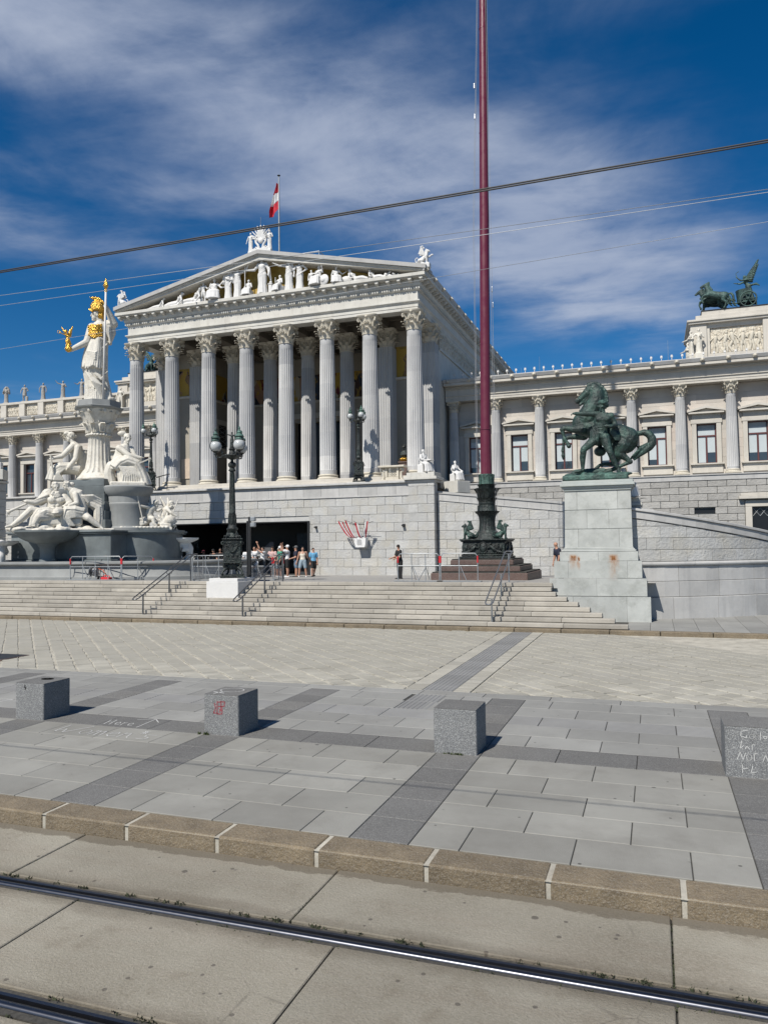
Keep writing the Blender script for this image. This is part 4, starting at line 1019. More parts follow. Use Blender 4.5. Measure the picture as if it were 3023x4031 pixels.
def human(mb, h, pel=(0, 0, .53), sp=(0, 0, 1), ax=(1, 0, 0), hx=None, aL=((-.25, 0, -1), (0, -.25, -1)), aR=((.25, 0, -1), (0, -.25, -1)), lL=((-.06, 0, -1), (0, 0, -1)), lR=((.06, 0, -1), (0, 0, -1)),
          face=None, hd=None, hair='short', beard=False, female=False, seed=1, k=1., feet=None, bare=True, hb=None, hands=True, fist=(0, 0), noleg=False, pecs=True):
    pel = V(pel)*h; sp = V(sp).normalized(); ax = V(ax).normalized(); hx = V(hx).normalized() if hx else ax; nb = pel+sp*(.295*h)
    fr = torso(mb, pel, nb, ax, h, k, female, pecs); J = dict(pel=pel, nb=nb, fr=fr)
    hdv = V(hd).normalized() if hd else (sp+V((0, 0, .6))).normalized()
    mb.cap(nb-sp*(.01*h), nb+hdv*(.06*h), .034*h, .032*h, 8); hc = nb+hdv*(.095*h); J['head'] = hc
    head(mb, hc, .135*h, face if face else fr, hdv, hair, seed, beard, hb)
    for s, arm, nm in ((-1, aL, 'L'), (1, aR, 'R')):
        if arm is None: continue
        sh = nb+ax*(s*.108*h)-sp*(.03*h); el = dirs(sh, arm[0], .172*h); wr = dirs(el, arm[1], .155*h)
        mb.ell(sh, .044*h*k, n=8, m=6); mb.cap(sh, el, .038*h*k, .030*h*k, 9); mb.cap(el, wr, .031*h*k, .020*h*k, 9)
        if hands: hand(mb, wr, arm[2] if len(arm) > 2 else arm[1], .10*h, None, fist[0 if s < 0 else 1])
        J['sh'+nm], J['el'+nm], J['wr'+nm] = sh, el, wr
    if not noleg:
        for s, leg, nm in ((-1, lL, 'L'), (1, lR, 'R')):
            hp = pel+hx*(s*.052*h)-sp*(.02*h); kn = dirs(hp, leg[0], .245*h); an = dirs(kn, leg[1], .24*h)
            mb.cap(hp, kn, .066*h*k, .043*h*k, 10); mid = kn.lerp(an, .3)+(-fr)*(.010*h); mb.cap(kn, mid, .040*h*k, .041*h*k, 9); mb.cap(mid, an, .041*h*k, .022*h*k, 9)
            fd = V(leg[2]) if len(leg) > 2 else V((fr.x, fr.y, -.12)); fd.normalize(); mb.cap(an-V((0, 0, .018*h))-fd*(.025*h), an+fd*(.085*h)-V((0, 0, .024*h)), .022*h, .016*h, 8)
            J['hp'+nm], J['kn'+nm], J['an'+nm] = hp, kn, an
    return J
def gown(mb, h, J=None, base=0., c0=(0, 0), c1=(0, 0), w=(.075, .10, .115, .135), z=(.66, .52, .30, .0), seed=1, amp=.11, ax=(1, 0, 0), dep=.8, nf=11):   # long pleated dress
    n = len(z); P = [((c0[0]+(c1[0]-c0[0])*i/(n-1))*h, (c0[1]+(c1[1]-c0[1])*i/(n-1))*h, z[i]*h+base) for i in range(n)]
    QP, QW = [], []
    for i in range(n-1):
        for q in range(4):
            t = q/4; QP.append(V(P[i]).lerp(V(P[i+1]), t)); QW.append(w[i]+(w[i+1]-w[i])*t)
    QP.append(V(P[-1])); QW.append(w[-1])
    return etube(mb, QP, [x*h for x in QW], [x*h*dep for x in QW], ax, 56, folds(seed, nf, amp))
def lapcloth(mb, h, J, seed=1, hem=.04, spread=1., amp=.10):   # skirt of a seated figure: over the lap, then down to the feet
    a = (J['hpL']+J['hpR'])/2; k = (J['knL']+J['knR'])/2; f = (J['anL']+J['anR'])/2; ax = (J['knR']-J['knL']); ax = ax.normalized() if ax.length > .04*h else V((1, 0, 0))
    wk = (J['knR']-J['knL']).length/2+.07*h; wf = (J['anR']-J['anL']).length/2+.085*h*spread
    up = V((0, 0, 1)); pts = [a+up*.03*h, a.lerp(k, .5)+up*.015*h, a.lerp(k, .85), k+(k-a).normalized()*.01*h-up*.03*h, k.lerp(f, .35), k.lerp(f, .7), f-up*hem*h]
    etube(mb, pts, [.10*h, wk*1.0, wk*1.02, wk*1.0, (wk+wf)/2, (wk+wf)/2, wf], [.085*h, .075*h, .075*h, .075*h, .075*h, .085*h, .10*h], ax, 48, folds(seed, 10, amp, .35))
def mantle(mb, h, J, seed=3, n=5, r=.014):           # diagonal ridges of cloth across the body
    G = random.Random(seed); fr = J['fr']
    for i in range(n):
        t = i/max(1, n-1); a = J['nb'].lerp(J['pel'], .12+t*.75)+(J['nb']-J['pel']).cross(fr).normalized()*(.085*h)+fr*(.03*h); b = J['nb'].lerp(J['pel'], .55+t*.75)-(J['nb']-J['pel']).cross(fr).normalized()*(.09*h)+fr*(.03*h)
        swag(mb, a, b, fr*(.045*h)-V((0, 0, .02*h)), r*h*G.uniform(.8, 1.3))
def wingmesh(mb, root, tip, low, n=8, th=.02, curl=0.):   # feathered wing: fan of long feathers between leading edge and trailing edge
    root, tip, low = V(root), V(tip), V(low)
    for i in range(n):
        t = i/(n-1); e = tip.lerp(low, t); s = root.lerp(root.lerp(tip, .75), (1-t)*.9); d = e-s
        mb.tube([s, s+d*.5, s+d*.9, e], [th*1.1, th*1.6, th*1.2, th*.4], 6)
    mb.tube([root, root.lerp(tip, .4)+V((0, 0, .02)), tip], [th*2.4, th*2., th*.6], 7)
def statue(name, me, m, label, cat='statue', loc=(0, 0, 0), rz=0., group=None):
    o = O(name, me, m); o.location = loc; o.rotation_euler = (0, 0, rz); return tag(o, label, cat, group)
# ================================================================ fountain with its statues
FC = V((-29.7, 35.6, 0)); FA = radians(39.8); FR_ = rotz(FA)
def A(u, v, y=0.):                                   # fountain sculptor's frame: x to the right seen from the road, y away, in metres round the fountain axis
    k = 1+y/46.4; return V(((u*.00774-5.4526)*k, y, 3+(16.235-v*.00825)*k))
SX = .00774
ft = thing('fountain', 'great marble fountain with grey stepped base, bowls and tall fluted column', 'fountain', (FC.x, FC.y, 1.4))
def WD(x, y): return FC.x+x, FC.y+y
# low basin wall round the fountain
def oval(rx, ry, z, n=64, e=2.6):
    out = []
    for j in range(n):
        a = 2*pi*j/n; c, s = cos(a), sin(a); out.append((FC.x+rx*abs(c)**(2/e)*(1 if c > 0 else -1), FC.y+.4+ry*abs(s)**(2/e)*(1 if s > 0 else -1), z))
    return out
mb = MB(); mb.loft([oval(9.2, 5.75, 1.2), oval(9.2, 5.75, 1.62), oval(9.1, 5.65, 1.64), oval(9.05, 5.6, 1.70), oval(8.98, 5.53, 2.18), oval(9.1, 5.65, 2.22), oval(9.2, 5.75, 2.28), oval(9.2, 5.75, 2.36), oval(9.1, 5.65, 2.40), oval(8.3, 4.9, 2.40), oval(8.25, 4.85, 2.0)], False)
O('basin_wall', mb, 'grey_marble_light', ft, 35)
O('basin_water', MB().loft([oval(8.3, 4.9, 2.05), oval(8.29, 4.89, 2.06)]), 'water', ft)
def fbox(nm, a, b, c, d, z0, z1, m='grey_marble', ch=.03):
    return O(nm, MB().cbox(FC.x+a, FC.x+b, FC.y+c, FC.y+d, z0, z1, ch), m, ft)
for (g_, z0, z1, m) in ((.22, 2.06, 2.34, 'grey_marble'), (.12, 2.342, 2.46, 'grey_marble'), (0, 2.462, 3.80, 'grey_marble'), (.14, 3.802, 3.88, 'grey_marble'), (.2, 3.882, 3.99, 'grey_marble')):
    fbox('plinth', -3.3-g_, 3.3+g_, -3.2-g_, 3.2+g_, z0, z1, m)
    for s in (-1, 1): O('side_drum', MB().lathe([(1.95+g_*1.05, z0+.001), (1.95+g_*1.05, z1-.001)], 40, (FC.x+s*3.0, FC.y, 0)), m, ft, 40)
for i, (hw, z0, z1) in enumerate(((1.75, 3.995, 4.6), (1.62, 4.602, 5.1), (1.52, 5.102, 5.6), (1.40, 5.602, 6.05), (1.28, 6.052, 6.5), (1.2, 6.502, 6.9))):
    fbox('pier_course', -hw, hw, -hw, hw, z0, z1, 'grey_marble', .02)
for s in (-1, 1):
    O('statue_drum', MB().lathe([(1.28, 3.995), (1.28, 4.15), (1.16, 4.25), (1.13, 5.3), (1.17, 5.4), (1.17, 5.5), (1.13, 5.55), (1.13, 5.9), (1.22, 6.0), (1.34, 6.2), (1.38, 6.42), (1.30, 6.5)], 44, (FC.x+s*1.95, FC.y-.1, 0)), 'grey_marble_light', ft, 30)
O('front_bowl', MB().lathe([(.6, 2.06), (.62, 2.2), (.45, 2.35), (.38, 2.7), (.40, 3.1), (.55, 3.32), (1.05, 3.46), (1.42, 3.66), (1.56, 3.86), (1.62, 3.92), (1.62, 4.0), (1.5, 4.01), (1.3, 3.85)], 44, (FC.x-.1, FC.y-3.9, 0)), 'grey_marble', ft, 35)
# column that carries the goddess
CX, CY = WD(-.09, -.07)
mb = MB().lathe([(1.18, 6.9), (1.2, 6.98), (1.15, 7.05), (1.08, 7.12), (.95, 7.3)], 40, (CX, CY, 0)); cb_ = O('column_foot', mb, 'statue_marble', ft, 35)
O('flared_fluting', MB().lathe([(1.0, 7.1), (1.0, 7.3), (.78, 7.6), (.68, 8.1), (.63, 8.8), (.60, 9.35), (.66, 9.42)], 96, (CX, CY, 0), fl=lambda a, z: -.10*abs(sin(a*10))**.7), 'statue_marble', ft, 60)
mb = MB()
for k in range(26):
    a = 2*pi*k/26; mb.ell((CX+.66*cos(a), CY+.66*sin(a), 9.48), (.09, .09, .07), n=7, m=5)
mb.lathe([(.60, 9.4), (.66, 9.5), (.62, 9.6), (.64, 9.75), (.68, 9.9), (.80, 10.2), (.98, 10.6), (1.15, 10.92)], 40, (CX, CY, 0))
O('column_neck', mb, 'statue_marble', ft, 50)
mb = MB()
def acanth(a, z0, z1, r0, out, w):
    rows = []
    for t in (0, .25, .5, .72, .88, 1.0, 1.04):
        rad = r0+.06+out*max(0, t-.15)**1.8; z = z0+(z1-z0)*(min(t, .92)-max(0, t-.92)*1.2); ww = w*(.75+.5*sin(t*2.7))*(1 if t < .85 else .55)
        rows.append([(CX+(rad+bo)*cos(a)-s*ww*sin(a), CY+(rad+bo)*sin(a)+s*ww*cos(a), z) for s, bo in ((-1, -.06), (-.6, .05), (-.3, -.01), (0, .04), (.3, -.01), (.6, .05), (1, -.06), (0, -.16))])
    mb.loft(rows)
for k in range(10): acanth(2*pi*k/10, 9.62, 10.22, .62, .42, .20)
for k in range(12): acanth(2*pi*(k+.5)/12, 10.15, 10.9, .74, .42, .17)
for k in range(8):
    a = 2*pi*k/8+.2; mb.ell((CX+1.10*cos(a), CY+1.10*sin(a), 10.80), (.09, .09, .16), n=8, m=6)
O('leaf_capital', mb, 'statue_marble', ft, 55)
def octa(r, z): return [(CX+r*cos(pi/8+k*pi/4), CY+r*sin(pi/8+k*pi/4), z) for k in range(8)]
O('top_slab', MB().loft([octa(1.10, 10.86), octa(1.36, 10.98), octa(1.40, 11.05), octa(1.22, 11.10), octa(1.20, 11.42)]), 'grey_marble_light', ft)
def fstat(name, me, m, label, cat='statue'):
    return statue(name, me, m, label, cat, (FC.x, FC.y, 0), FA)

# ---- goddess
mb = MB(); G = random.Random(4)
vs_ = [940, 880, 800, 715, 640, 560, 500, 455, 415, 388]; us = [688, 682, 672, 660, 660, 668, 680, 692, 700, 706]; hw = [100, 92, 82, 86, 80, 72, 64, 62, 66, 44]
etube(mb, [A(u, v) for u, v in zip(us, vs_)][::-1], [SX*w for w in hw][::-1], [SX*w*.82 for w in hw][::-1], (1, 0, 0), 72, folds(5, 14, .085, .12))
etube(mb, [A(u, v, -.05) for u, v in ((690, 500), (672, 560), (660, 640), (655, 718))], [SX*w for w in (66, 78, 88, 92)], [SX*w*.86 for w in (66, 78, 88, 92)], (1, .0, 0), 60, folds(8, 9, .06, .4))
for i in range(11):          # long folds of the overfold, fanning from the girdle to the hem
    t = i/10; ph = t*pi; y_ = -.30-.30*sin(ph); mb.tube([A(640+t*88, 495+8*sin(t*9), y_), A(618+t*112, 590+10*sin(t*7), y_-.06), A(580+t*158, 708-10*t+12*sin(t*11), y_-.10)], [.03, .045, .055+.015*sin(i*2.3)], 7)
for i in range(5): t = i/4; mb.tube([A(600+8*t, 590+t*40, -.50), A(660, 600+t*46, -.72), A(735, 545+t*52, -.42), A(748, 520+t*50, -.2)], [.03, .05, .05, .03], 7)
for i in range(9):           # skirt: diagonal pulls towards the bent knee, then straight pleats
    t = i/8; mb.tube([A(592+t*40, 735+t*14, -.52-.12*t), A(640+t*62, 800+t*22, -.72), A(700+t*58, 905+t*8, -.62+.2*t)], [.03, .05, .05], 7)
for i in range(4): t = i/3; mb.tube([A(650+t*30, 742, -.66), A(705, 790-t*14, -.7), A(750, 730-t*18+10, -.4)], [.03, .045, .03], 7)
for i in range(13): mb.cap(A(596+i*13.5, 825+G.uniform(0, 35), -.60+.02*abs(i-5)), A(598+i*14.5, 938, -.74+.025*abs(i-5)), .028, .062, 7)
mb.chain([A(700, 402), A(686, 372), A(676, 352)], [.26, .21, .2], 10)
head(mb, A(664, 338, -.05), .66, (-.93, -.36, -.05), (.05, 0, 1), 'long', 3)
mb.chain([A(640, 425, -.15), A(606, 530, -.2), A(520, 577, -.45), A(498, 590, -.5)], [.27, .22, .15, .13], 10); hand(mb, A(508, 586, -.48), (-1, -.1, -.25), .42, (0, -1, .2))
mb.chain([A(745, 398, 0), A(789, 388, -.1), A(764, 330, -.25), A(738, 275, -.4)], [.29, .25, .19, .13], 10); hand(mb, A(741, 282, -.42), (-.35, -.1, 1), .40, (-1, 0, -.2), .6)
for i in range(5): swag(mb, A(728+i*9, 392+i*4, -.3), A(772-i*3, 430+i*22, .05), (.05, -.1, -.5), .075)
mb.chain([A(772, 400), A(782, 450), A(765, 505)], [.20, .2, .15], 9)
mb.ell(A(765, 925, -.2), (.34, .45, .17), n=12, m=7); mb.ell(A(625, 938, -.7), (.2, .3, .1), n=10, m=6)
ath = fstat('goddess_statue', fuse(mb, .027, 1, .35), 'statue_marble', 'colossal white marble goddess with golden helmet holding a spear, atop the fountain column')
def fpart(nm, m_, m, par): return O(nm, m_, m, par, local=True)
hb = MB()
hb.lathe([(.36, 0), (.41, .05), (.42, .16), (.40, .36), (.30, .55), (.12, .66), (.03, .68)], 20, tuple(A(676, 312, 0)))
hb.tube([A(640, 312, -.30), A(624, 300, -.05), A(634, 298, .22)], [.07, .12, .07], 7, flat=.5); hb.ell(A(695, 335, .02), (.24, .34, .34), n=10, m=7)
cr = [(618, 212), (650, 203), (690, 206), (720, 232), (735, 275), (738, 330), (728, 375)]; ci = [(640, 226), (662, 228), (690, 236), (706, 258), (714, 290), (716, 335), (716, 372)]
for s in (-.13, -.065, 0, .065, .13): hb.grid([[tuple(A(*a, s)) for a in cr], [tuple(V(A(*a, s)).lerp(A(*b, s*.6), .5)) for a, b in zip(cr, ci)], [tuple(A(*b, s*.6)) for b in ci]], .05)
for k in range(16): hb.ell(A(650+G.uniform(0, 60), 245+G.uniform(0, 45), -.30+G.uniform(0, .2)), G.uniform(.05, .11), n=7, m=5)
fpart('helmet', fuse(hb, .035, 1), 'gold', ath)
ag = MB()
for k in range(260):
    u, v = G.uniform(612, 712), G.uniform(398, 495)
    if v > 500-abs(u-655)*.4 or v < 395+(700-u)*.18 and u < 690: continue
    ag.ell(A(u, v, -.50-.06*sin((u-610)/100*pi)+.15*abs(u-660)/50), G.uniform(.03, .065), n=7, m=5)
for i in range(26):
    u, v = G.uniform(618, 705), G.uniform(405, 485); a_ = G.uniform(0, 6); ag.tube([A(u+9*cos(a_+w*1.3)*(1-.1*w), v+9*sin(a_+w*1.3)*(1-.1*w), -.56+.14*abs(u-660)/50) for w in range(6)], .028, 5)
fpart('breastplate', fuse(ag, .02, 0), 'gold', ath)
sp_ = MB().tube([A(717, 938, -.72), A(726, 500, -.62), A(733, 160, -.5)], [.065, .06, .055], 9); fpart('spear_shaft', sp_.mesh('spear', True), 'statue_white', ath)
t0, t1 = A(733, 160, -.5), A(735, 66, -.5)
fpart('spear_head', MB().lathe([(.07, -.02), (.09, .05), (.05, .12), (.15, .34), (.02, (t1-t0).length)], 6, tuple(t0)), 'gold', ath)
nk = MB(); nk.ell(A(478, 586, -.55), .20, n=14, m=9)
etube(nk, [A(478, 562, -.55), A(474, 535, -.55), A(470, 508, -.55), A(468, 490, -.55)], [.16, .12, .085, .11], [.12, .1, .07, .08], (1, 0, 0), 20, folds(3, 5, .2, .9)); nk.ell(A(470, 535, -.6), (.13, .1, .12), n=9, m=6)
head(nk, A(458, 466, -.58), .19, (-1, -.2, 0), (0, 0, 1), 'bun', 5); nk.cap(A(466, 486, -.55), A(460, 474, -.56), .05, .045, 7)
nk.chain([A(462, 490, -.6), A(440, 486, -.7), A(412, 474, -.75)], [.045, .035, .025], 7); nk.chain([A(474, 492, -.5), A(486, 505, -.5), A(470, 520, -.6)], [.045, .035, .025], 7)
nk.tube([A(412, 474, -.75)+V((.09*cos(a), 0, .09*sin(a))) for a in [i*pi/6 for i in range(13)]], .018, 6)
wingmesh(nk, A(474, 492, -.45), A(507, 424, -.35), A(498, 500, -.35), 8, .028); wingmesh(nk, A(464, 490, -.45), A(428, 436, -.1), A(446, 476, -.2), 6, .024)
vic = fstat('victory_statuette', fuse(nk, .022, 1), 'gold', 'small gilded winged figure on a globe in the goddess\'s outstretched hand', 'statuette')

# ---- seated lawgivers
mb = MB(); y0 = -1.15
mb.chain([A(885, 1240, y0), A(878, 1222, y0)], [.15, .13]); head(mb, A(890, 1194, y0-.05), .56, (.35, -.95, -.12), (.12, 0, 1), 'bun', 7); mb.ell(A(852, 1160, y0+.1), (.26, .16, .16), n=10, m=6)
etube(mb, [A(u, v, y0) for u, v in ((878, 1240), (862, 1275), (848, 1320), (822, 1370), (806, 1420))], [.20, .42, .40, .38, .45], [.18, .28, .27, .3, .38], (1, 0, .25), 36, folds(2, 8, .05, .6))
mb.chain([A(832, 1262, y0-.2), A(900, 1312, y0-.5), A(978, 1326, y0-.55)], [.19, .15, .10], 10); hand(mb, A(972, 1325, y0-.55), (1, -.1, .1), .32)
mb.chain([A(915, 1265, y0+.1), A(945, 1320, y0-.1), A(965, 1358, y0-.3)], [.17, .13, .1], 10)
etube(mb, [A(u, v, y0-.2) for u, v in ((800, 1405), (840, 1370), (890, 1362), (940, 1385), (965, 1430), (985, 1480), (995, 1530))], [.5, .6, .62, .62, .60, .62, .68], [.32, .4, .42, .45, .45, .48, .5], (.3, -1, .2), 56, folds(9, 10, .07, .4))
etube(mb, [A(u, v, y0-.35) for u, v in ((790, 1400), (830, 1362), (850, 1400), (862, 1460), (872, 1520))], [.28, .3, .3, .32, .36], [.24, .26, .28, .3, .32], (0, -1, .2), 40, folds(4, 8, .1, .4))
for i in range(9): t = i/8; mb.tube([A(775+t*70, 1378-8*t, y0-.45), A(835+t*95, 1392+6*t, y0-.72), A(862+t*120, 1450+8*sin(i), y0-.78), A(850+t*150, 1522, y0-.72)], [.03, .05, .05, .06], 7)
mb.chain([A(775, 1390, y0), A(760, 1440, y0), A(770, 1500, y0)], [.28, .3, .32]); mb.cap(A(1000, 1530, y0-.5), A(1040, 1538, y0-.6), .12, .08)
mb.cbox(A(765, 0, y0).x, A(1015, 0, y0).x, y0-1.0, y0+.7, 6.42, 6.72, .06)
law = fstat('seated_lawgiver', fuse(mb, .024, 1, .35), 'statue_marble', 'seated marble woman writing on a tablet, on the round drum right of the fluted column')
p0 = A(945, 1382, y0-.75); a_, b_, n_ = V((.88, -.1, .42)), V((.1, 1, .08)), V((-.4, 0, .9))
tb = MB(); q = [p0, p0+a_*.95, p0+a_*.95+b_*.55, p0+b_*.55]; tb.loft([[tuple(p) for p in q], [tuple(p+n_*.06) for p in q]]); fpart('tablet', tb, 'statue_marble', law)
mb = MB(); y0 = .95
head(mb, A(495, 1196, y0), .56, (-1, -.15, -.05), (.05, 0, 1), 'bun', 9); mb.ell(A(472, 1172, y0), (.2, .14, .13), n=9, m=6); mb.chain([A(512, 1236, y0), A(503, 1215, y0)], [.15, .13])
etube(mb, [A(u, v, y0) for u, v in ((512, 1236), (528, 1270), (538, 1320), (548, 1380), (550, 1430))], [.18, .40, .36, .36, .45], [.18, .3, .28, .3, .4], (1, 0, -.2), 36, folds(12, 8, .06, .6))
mb.chain([A(505, 1262, y0-.3), A(440, 1330, y0-.5), A(380, 1345, y0-.6)], [.18, .14, .10], 10); hand(mb, A(384, 1344, y0-.6), (-1, -.1, .05), .3, None, .7)
mb.chain([A(545, 1268, y0-.35), A(530, 1345, y0-.5), A(482, 1408, y0-.65)], [.19, .15, .1], 10); hand(mb, A(486, 1404, y0-.65), (-.7, -.2, -.7), .3)
etube(mb, [A(u, v, y0-.2) for u, v in ((560, 1425), (500, 1412), (430, 1412), (398, 1430), (388, 1465), (382, 1500))], [.4, .48, .5, .48, .46, .5], [.3, .34, .35, .36, .38, .42], (-.2, -1, .2), 48, folds(14, 10, .09, .4))
for i in range(8): t = i/7; mb.tube([A(545-t*40, 1398+t*6, y0-.5), A(470-t*40, 1405+t*10, y0-.62), A(420-t*18, 1450, y0-.68), A(452-t*68, 1498, y0-.66)], [.03, .05, .05, .055], 7)
mb.chain([A(585, 1380, y0), A(575, 1440, y0), A(570, 1500, y0)], [.2, .3, .35]); mb.ell(A(590, 1345, y0+.1), (.22, .3, .5), n=10, m=7)
mb.cbox(A(375, 0, y0).x, A(600, 0, y0).x, y0-.7, y0+.6, 6.45, 6.85, .06)
exe = fstat('seated_executive', fuse(mb, .026, 1, .35), 'statue_marble', 'seated marble woman stretching out a sword hilt, left of the fluted column')
fpart('sword', MB().tube([A(362, 1322, y0-.75), A(366, 1350, y0-.75), A(378, 1440, y0-.75)], [.06, .05, .05], 8).tube([A(352, 1352, y0-.75), A(380, 1348, y0-.75)], .04, 6), 'statue_marble', exe)

# ---- river pair on the front of the base
rg = thing('river_statue_group', 'reclining bearded marble river man with horn and woman bending over him, fountain front', 'statue', (FC.x, FC.y, 0), None, FA)
def rpart(nm, mb, vox=.023): return O(nm, fuse(mb, vox, 1, .35), 'statue_marble', rg, local=True)
yf = -2.2
mb = MB(); head(mb, A(398, 1545, yf-.1), .52, (.25, -.9, -.15), (-.1, 0, 1), 'curly', 11, True)
for k in range(14): mb.ell(A(400+G.uniform(-24, 24), 1588+G.uniform(-14, 24), yf-.32), .09, n=7, m=5)
mb.cap(A(402, 1596, yf), A(398, 1570, yf), .19, .16)
etube(mb, [A(u, v, yf) for u, v in ((400, 1592), (402, 1622), (398, 1665), (388, 1705), (375, 1740))], [.35, .55, .44, .40, .44], [.2, .34, .3, .3, .32], (1, 0, .1), 24)
for s in (-1, 1): mb.ell(A(402+s*26, 1630, yf-.27), (.24, .14, .18), n=10, m=7)
for k in range(3): mb.ell(A(384, 1668+k*16, yf-.27), (.10, .08, .06), n=7, m=5); mb.ell(A(410, 1668+k*16, yf-.27), (.10, .08, .06), n=7, m=5)
mb.chain([A(342, 1612, yf), A(262, 1650, yf-.25), A(205, 1642, yf-.4)], [.22, .17, .11]); hand(mb, A(210, 1643, yf-.4), (-1, 0, .2), .34, None, .6)
mb.chain([A(456, 1612, yf-.05), A(496, 1652, yf-.2), A(462, 1672, yf-.45)], [.21, .17, .11]); hand(mb, A(466, 1670, yf-.45), (-1, -.1, -.1), .32)
mb.chain([A(372, 1735, yf-.1), A(236, 1698, yf-.35), A(170, 1762, yf-.45), A(112, 1806, yf-.5)], [.30, .20, .18, .10]); mb.cap(A(118, 1804, yf-.5), A(76, 1812, yf-.6), .10, .06)
mb.chain([A(382, 1745, yf-.25), A(290, 1745, yf-.6), A(262, 1790, yf-.6)], [.3, .22, .16])
etube(mb, [A(u, v, yf-.35) for u, v in ((400, 1730), (350, 1715), (300, 1720), (268, 1760), (262, 1812))], [.3, .36, .38, .36, .4], [.25, .3, .3, .28, .3], (0, -1, .2), 44, folds(21, 9, .10, .5))
for i in range(9): t = i/8; mb.tube([A(392-t*20, 1700+t*40, yf-.55), A(330-t*20, 1700+t*50, yf-.70), A(272-t*6, 1735+t*40, yf-.72), A(250+t*40, 1800, yf-.68)], [.03, .045, .045, .04], 7)
mb.chain([A(300, 1640, yf+.3), A(345, 1590, yf+.35), A(420, 1700, yf+.3)], [.25, .3, .35])
rpart('bearded_man', mb)
mb = MB(); head(mb, A(470, 1532, yf+.0), .46, (-.9, -.4, -.25), (-.3, 0, 1), 'curly', 13); mb.ell(A(505, 1522, yf+.1), (.17, .15, .13), n=8, m=6); mb.cap(A(500, 1560, yf), A(482, 1545, yf), .15, .13)
etube(mb, [A(u, v, yf) for u, v in ((502, 1562), (540, 1590), (562, 1635), (574, 1680), (560, 1730))], [.2, .36, .32, .32, .44], [.18, .28, .26, .28, .36], (.5, 0, .9), 24)
mb.chain([A(530, 1592, yf-.25), A(542, 1650, yf-.45), A(492, 1665, yf-.5)], [.16, .13, .09])
mb.chain([A(575, 1725, yf-.2), A(622, 1752, yf-.6), A(668, 1788, yf-.62), A(704, 1815, yf-.65)], [.27, .18, .15, .09]); mb.cap(A(700, 1812, yf-.65), A(722, 1832, yf-.75), .09, .06)
etube(mb, [A(u, v, yf-.3) for u, v in ((590, 1715), (530, 1705), (475, 1702), (462, 1745), (470, 1810))], [.32, .42, .42, .40, .42], [.26, .32, .32, .3, .3], (0, -1, .1), 44, folds(23, 10, .10, .5))
for i in range(10): t = i/9; mb.tube([A(600-t*10, 1690+t*60, yf-.5), A(530, 1685+t*60, yf-.66), A(476+t*16, 1715+t*40, yf-.68), A(452+t*75, 1808, yf-.62)], [.03, .045, .045, .045], 7)
for i in range(8): mb.tube([A(572+i*6, 1600+i*6, yf-.2), A(650, 1598+i*13, yf-.25+.05*i), A(705+4*sin(i), 1625+i*16, yf-.1), A(690-i*4, 1690+i*9, yf)], [.06, .08, .08, .05], 7)
etube(mb, [A(u, v, yf+.1) for u, v in ((590, 1640), (640, 1650), (690, 1680), (690, 1760), (680, 1815))], [.22, .28, .3, .3, .3], [.2, .26, .28, .28, .3], (0, -1, 0), 40, folds(25, 9, .10, .5))
rpart('bending_woman', mb)
ur = MB(); c = A(412, 1712, yf-.6); ur.chain([c+V((.10, .1, .02)), c+V((-.02, -.05, .0)), c+V((-.10, -.14, 0))], [.27, .24, .15]); ur.lathe([(.11, -.02), (.19, 0), (.19, .05), (.11, .06)], 16, tuple(A(396, 1722, yf-.95))); rpart('urn', ur, .03)
O('horn', MB().tube([A(84, 1716, yf-.5), A(100, 1708, yf-.5), A(200, 1660, yf-.42), A(352, 1596, yf-.2)], [.16, .08, .055, .04], 10).mesh('horn', True), 'statue_marble', rg, local=True)
mb = MB(); mb.cbox(A(260, 0, yf).x, A(580, 0, yf).x, yf-.55, yf+.8, 4.25, 4.75, .1)
for k in range(26): mb.ell(A(G.uniform(120, 720), 1828+G.uniform(-14, 12), yf+G.uniform(-.7, .6)), (G.uniform(.2, .4), .3, G.uniform(.1, .2)), n=9, m=6)
mb.cbox(A(150, 0, yf).x, A(800, 0, yf).x, yf-.75, yf+.9, 3.98, 4.12, .05); rpart('rock_base', mb, .04)

# ---- children with swan and dolphin on the right
pg = thing('putti_statue_group', 'two winged marble children riding a swan and a sea creature, right arm of fountain', 'statue', (FC.x, FC.y, 0), None, FA)
def ppart(nm, mb, vox=.02): return O(nm, fuse(mb, vox, 1, .35), 'statue_marble', pg, local=True)
yp = -1.9
mb = MB(); mb.ell(A(965, 1772, yp), (.62, .42, .36), n=16, m=9); mb.chain([A(905, 1760, yp), A(893, 1728, yp), A(905, 1702, yp), A(898, 1690, yp), A(872, 1700, yp)], [.16, .11, .09, .10, .06]); mb.chain([A(925, 1690, yp), A(885, 1696, yp), A(862, 1712, yp)], [.05, .05, .03])
mb.ell(A(868, 1782, yp-.1), (.34, .3, .22), n=12, m=7); mb.chain([A(865, 1800, yp-.2), A(820, 1790, yp-.2), A(812, 1760, yp-.2)], [.12, .09, .05]); wingmesh(mb, A(960, 1750, yp-.3), A(1030, 1790, yp-.4), A(990, 1810, yp-.4), 6, .05)
ppart('swan', mb)
mb = MB(); head(mb, A(1095, 1652, yp), .40, (.9, -.4, -.15), (.1, 0, 1), 'curly', 31); etube(mb, [A(u, v, yp) for u, v in ((1082, 1668), (1052, 1690), (1042, 1725), (1052, 1755))], [.16, .26, .25, .26], [.15, .22, .22, .22], (1, 0, .4), 16)
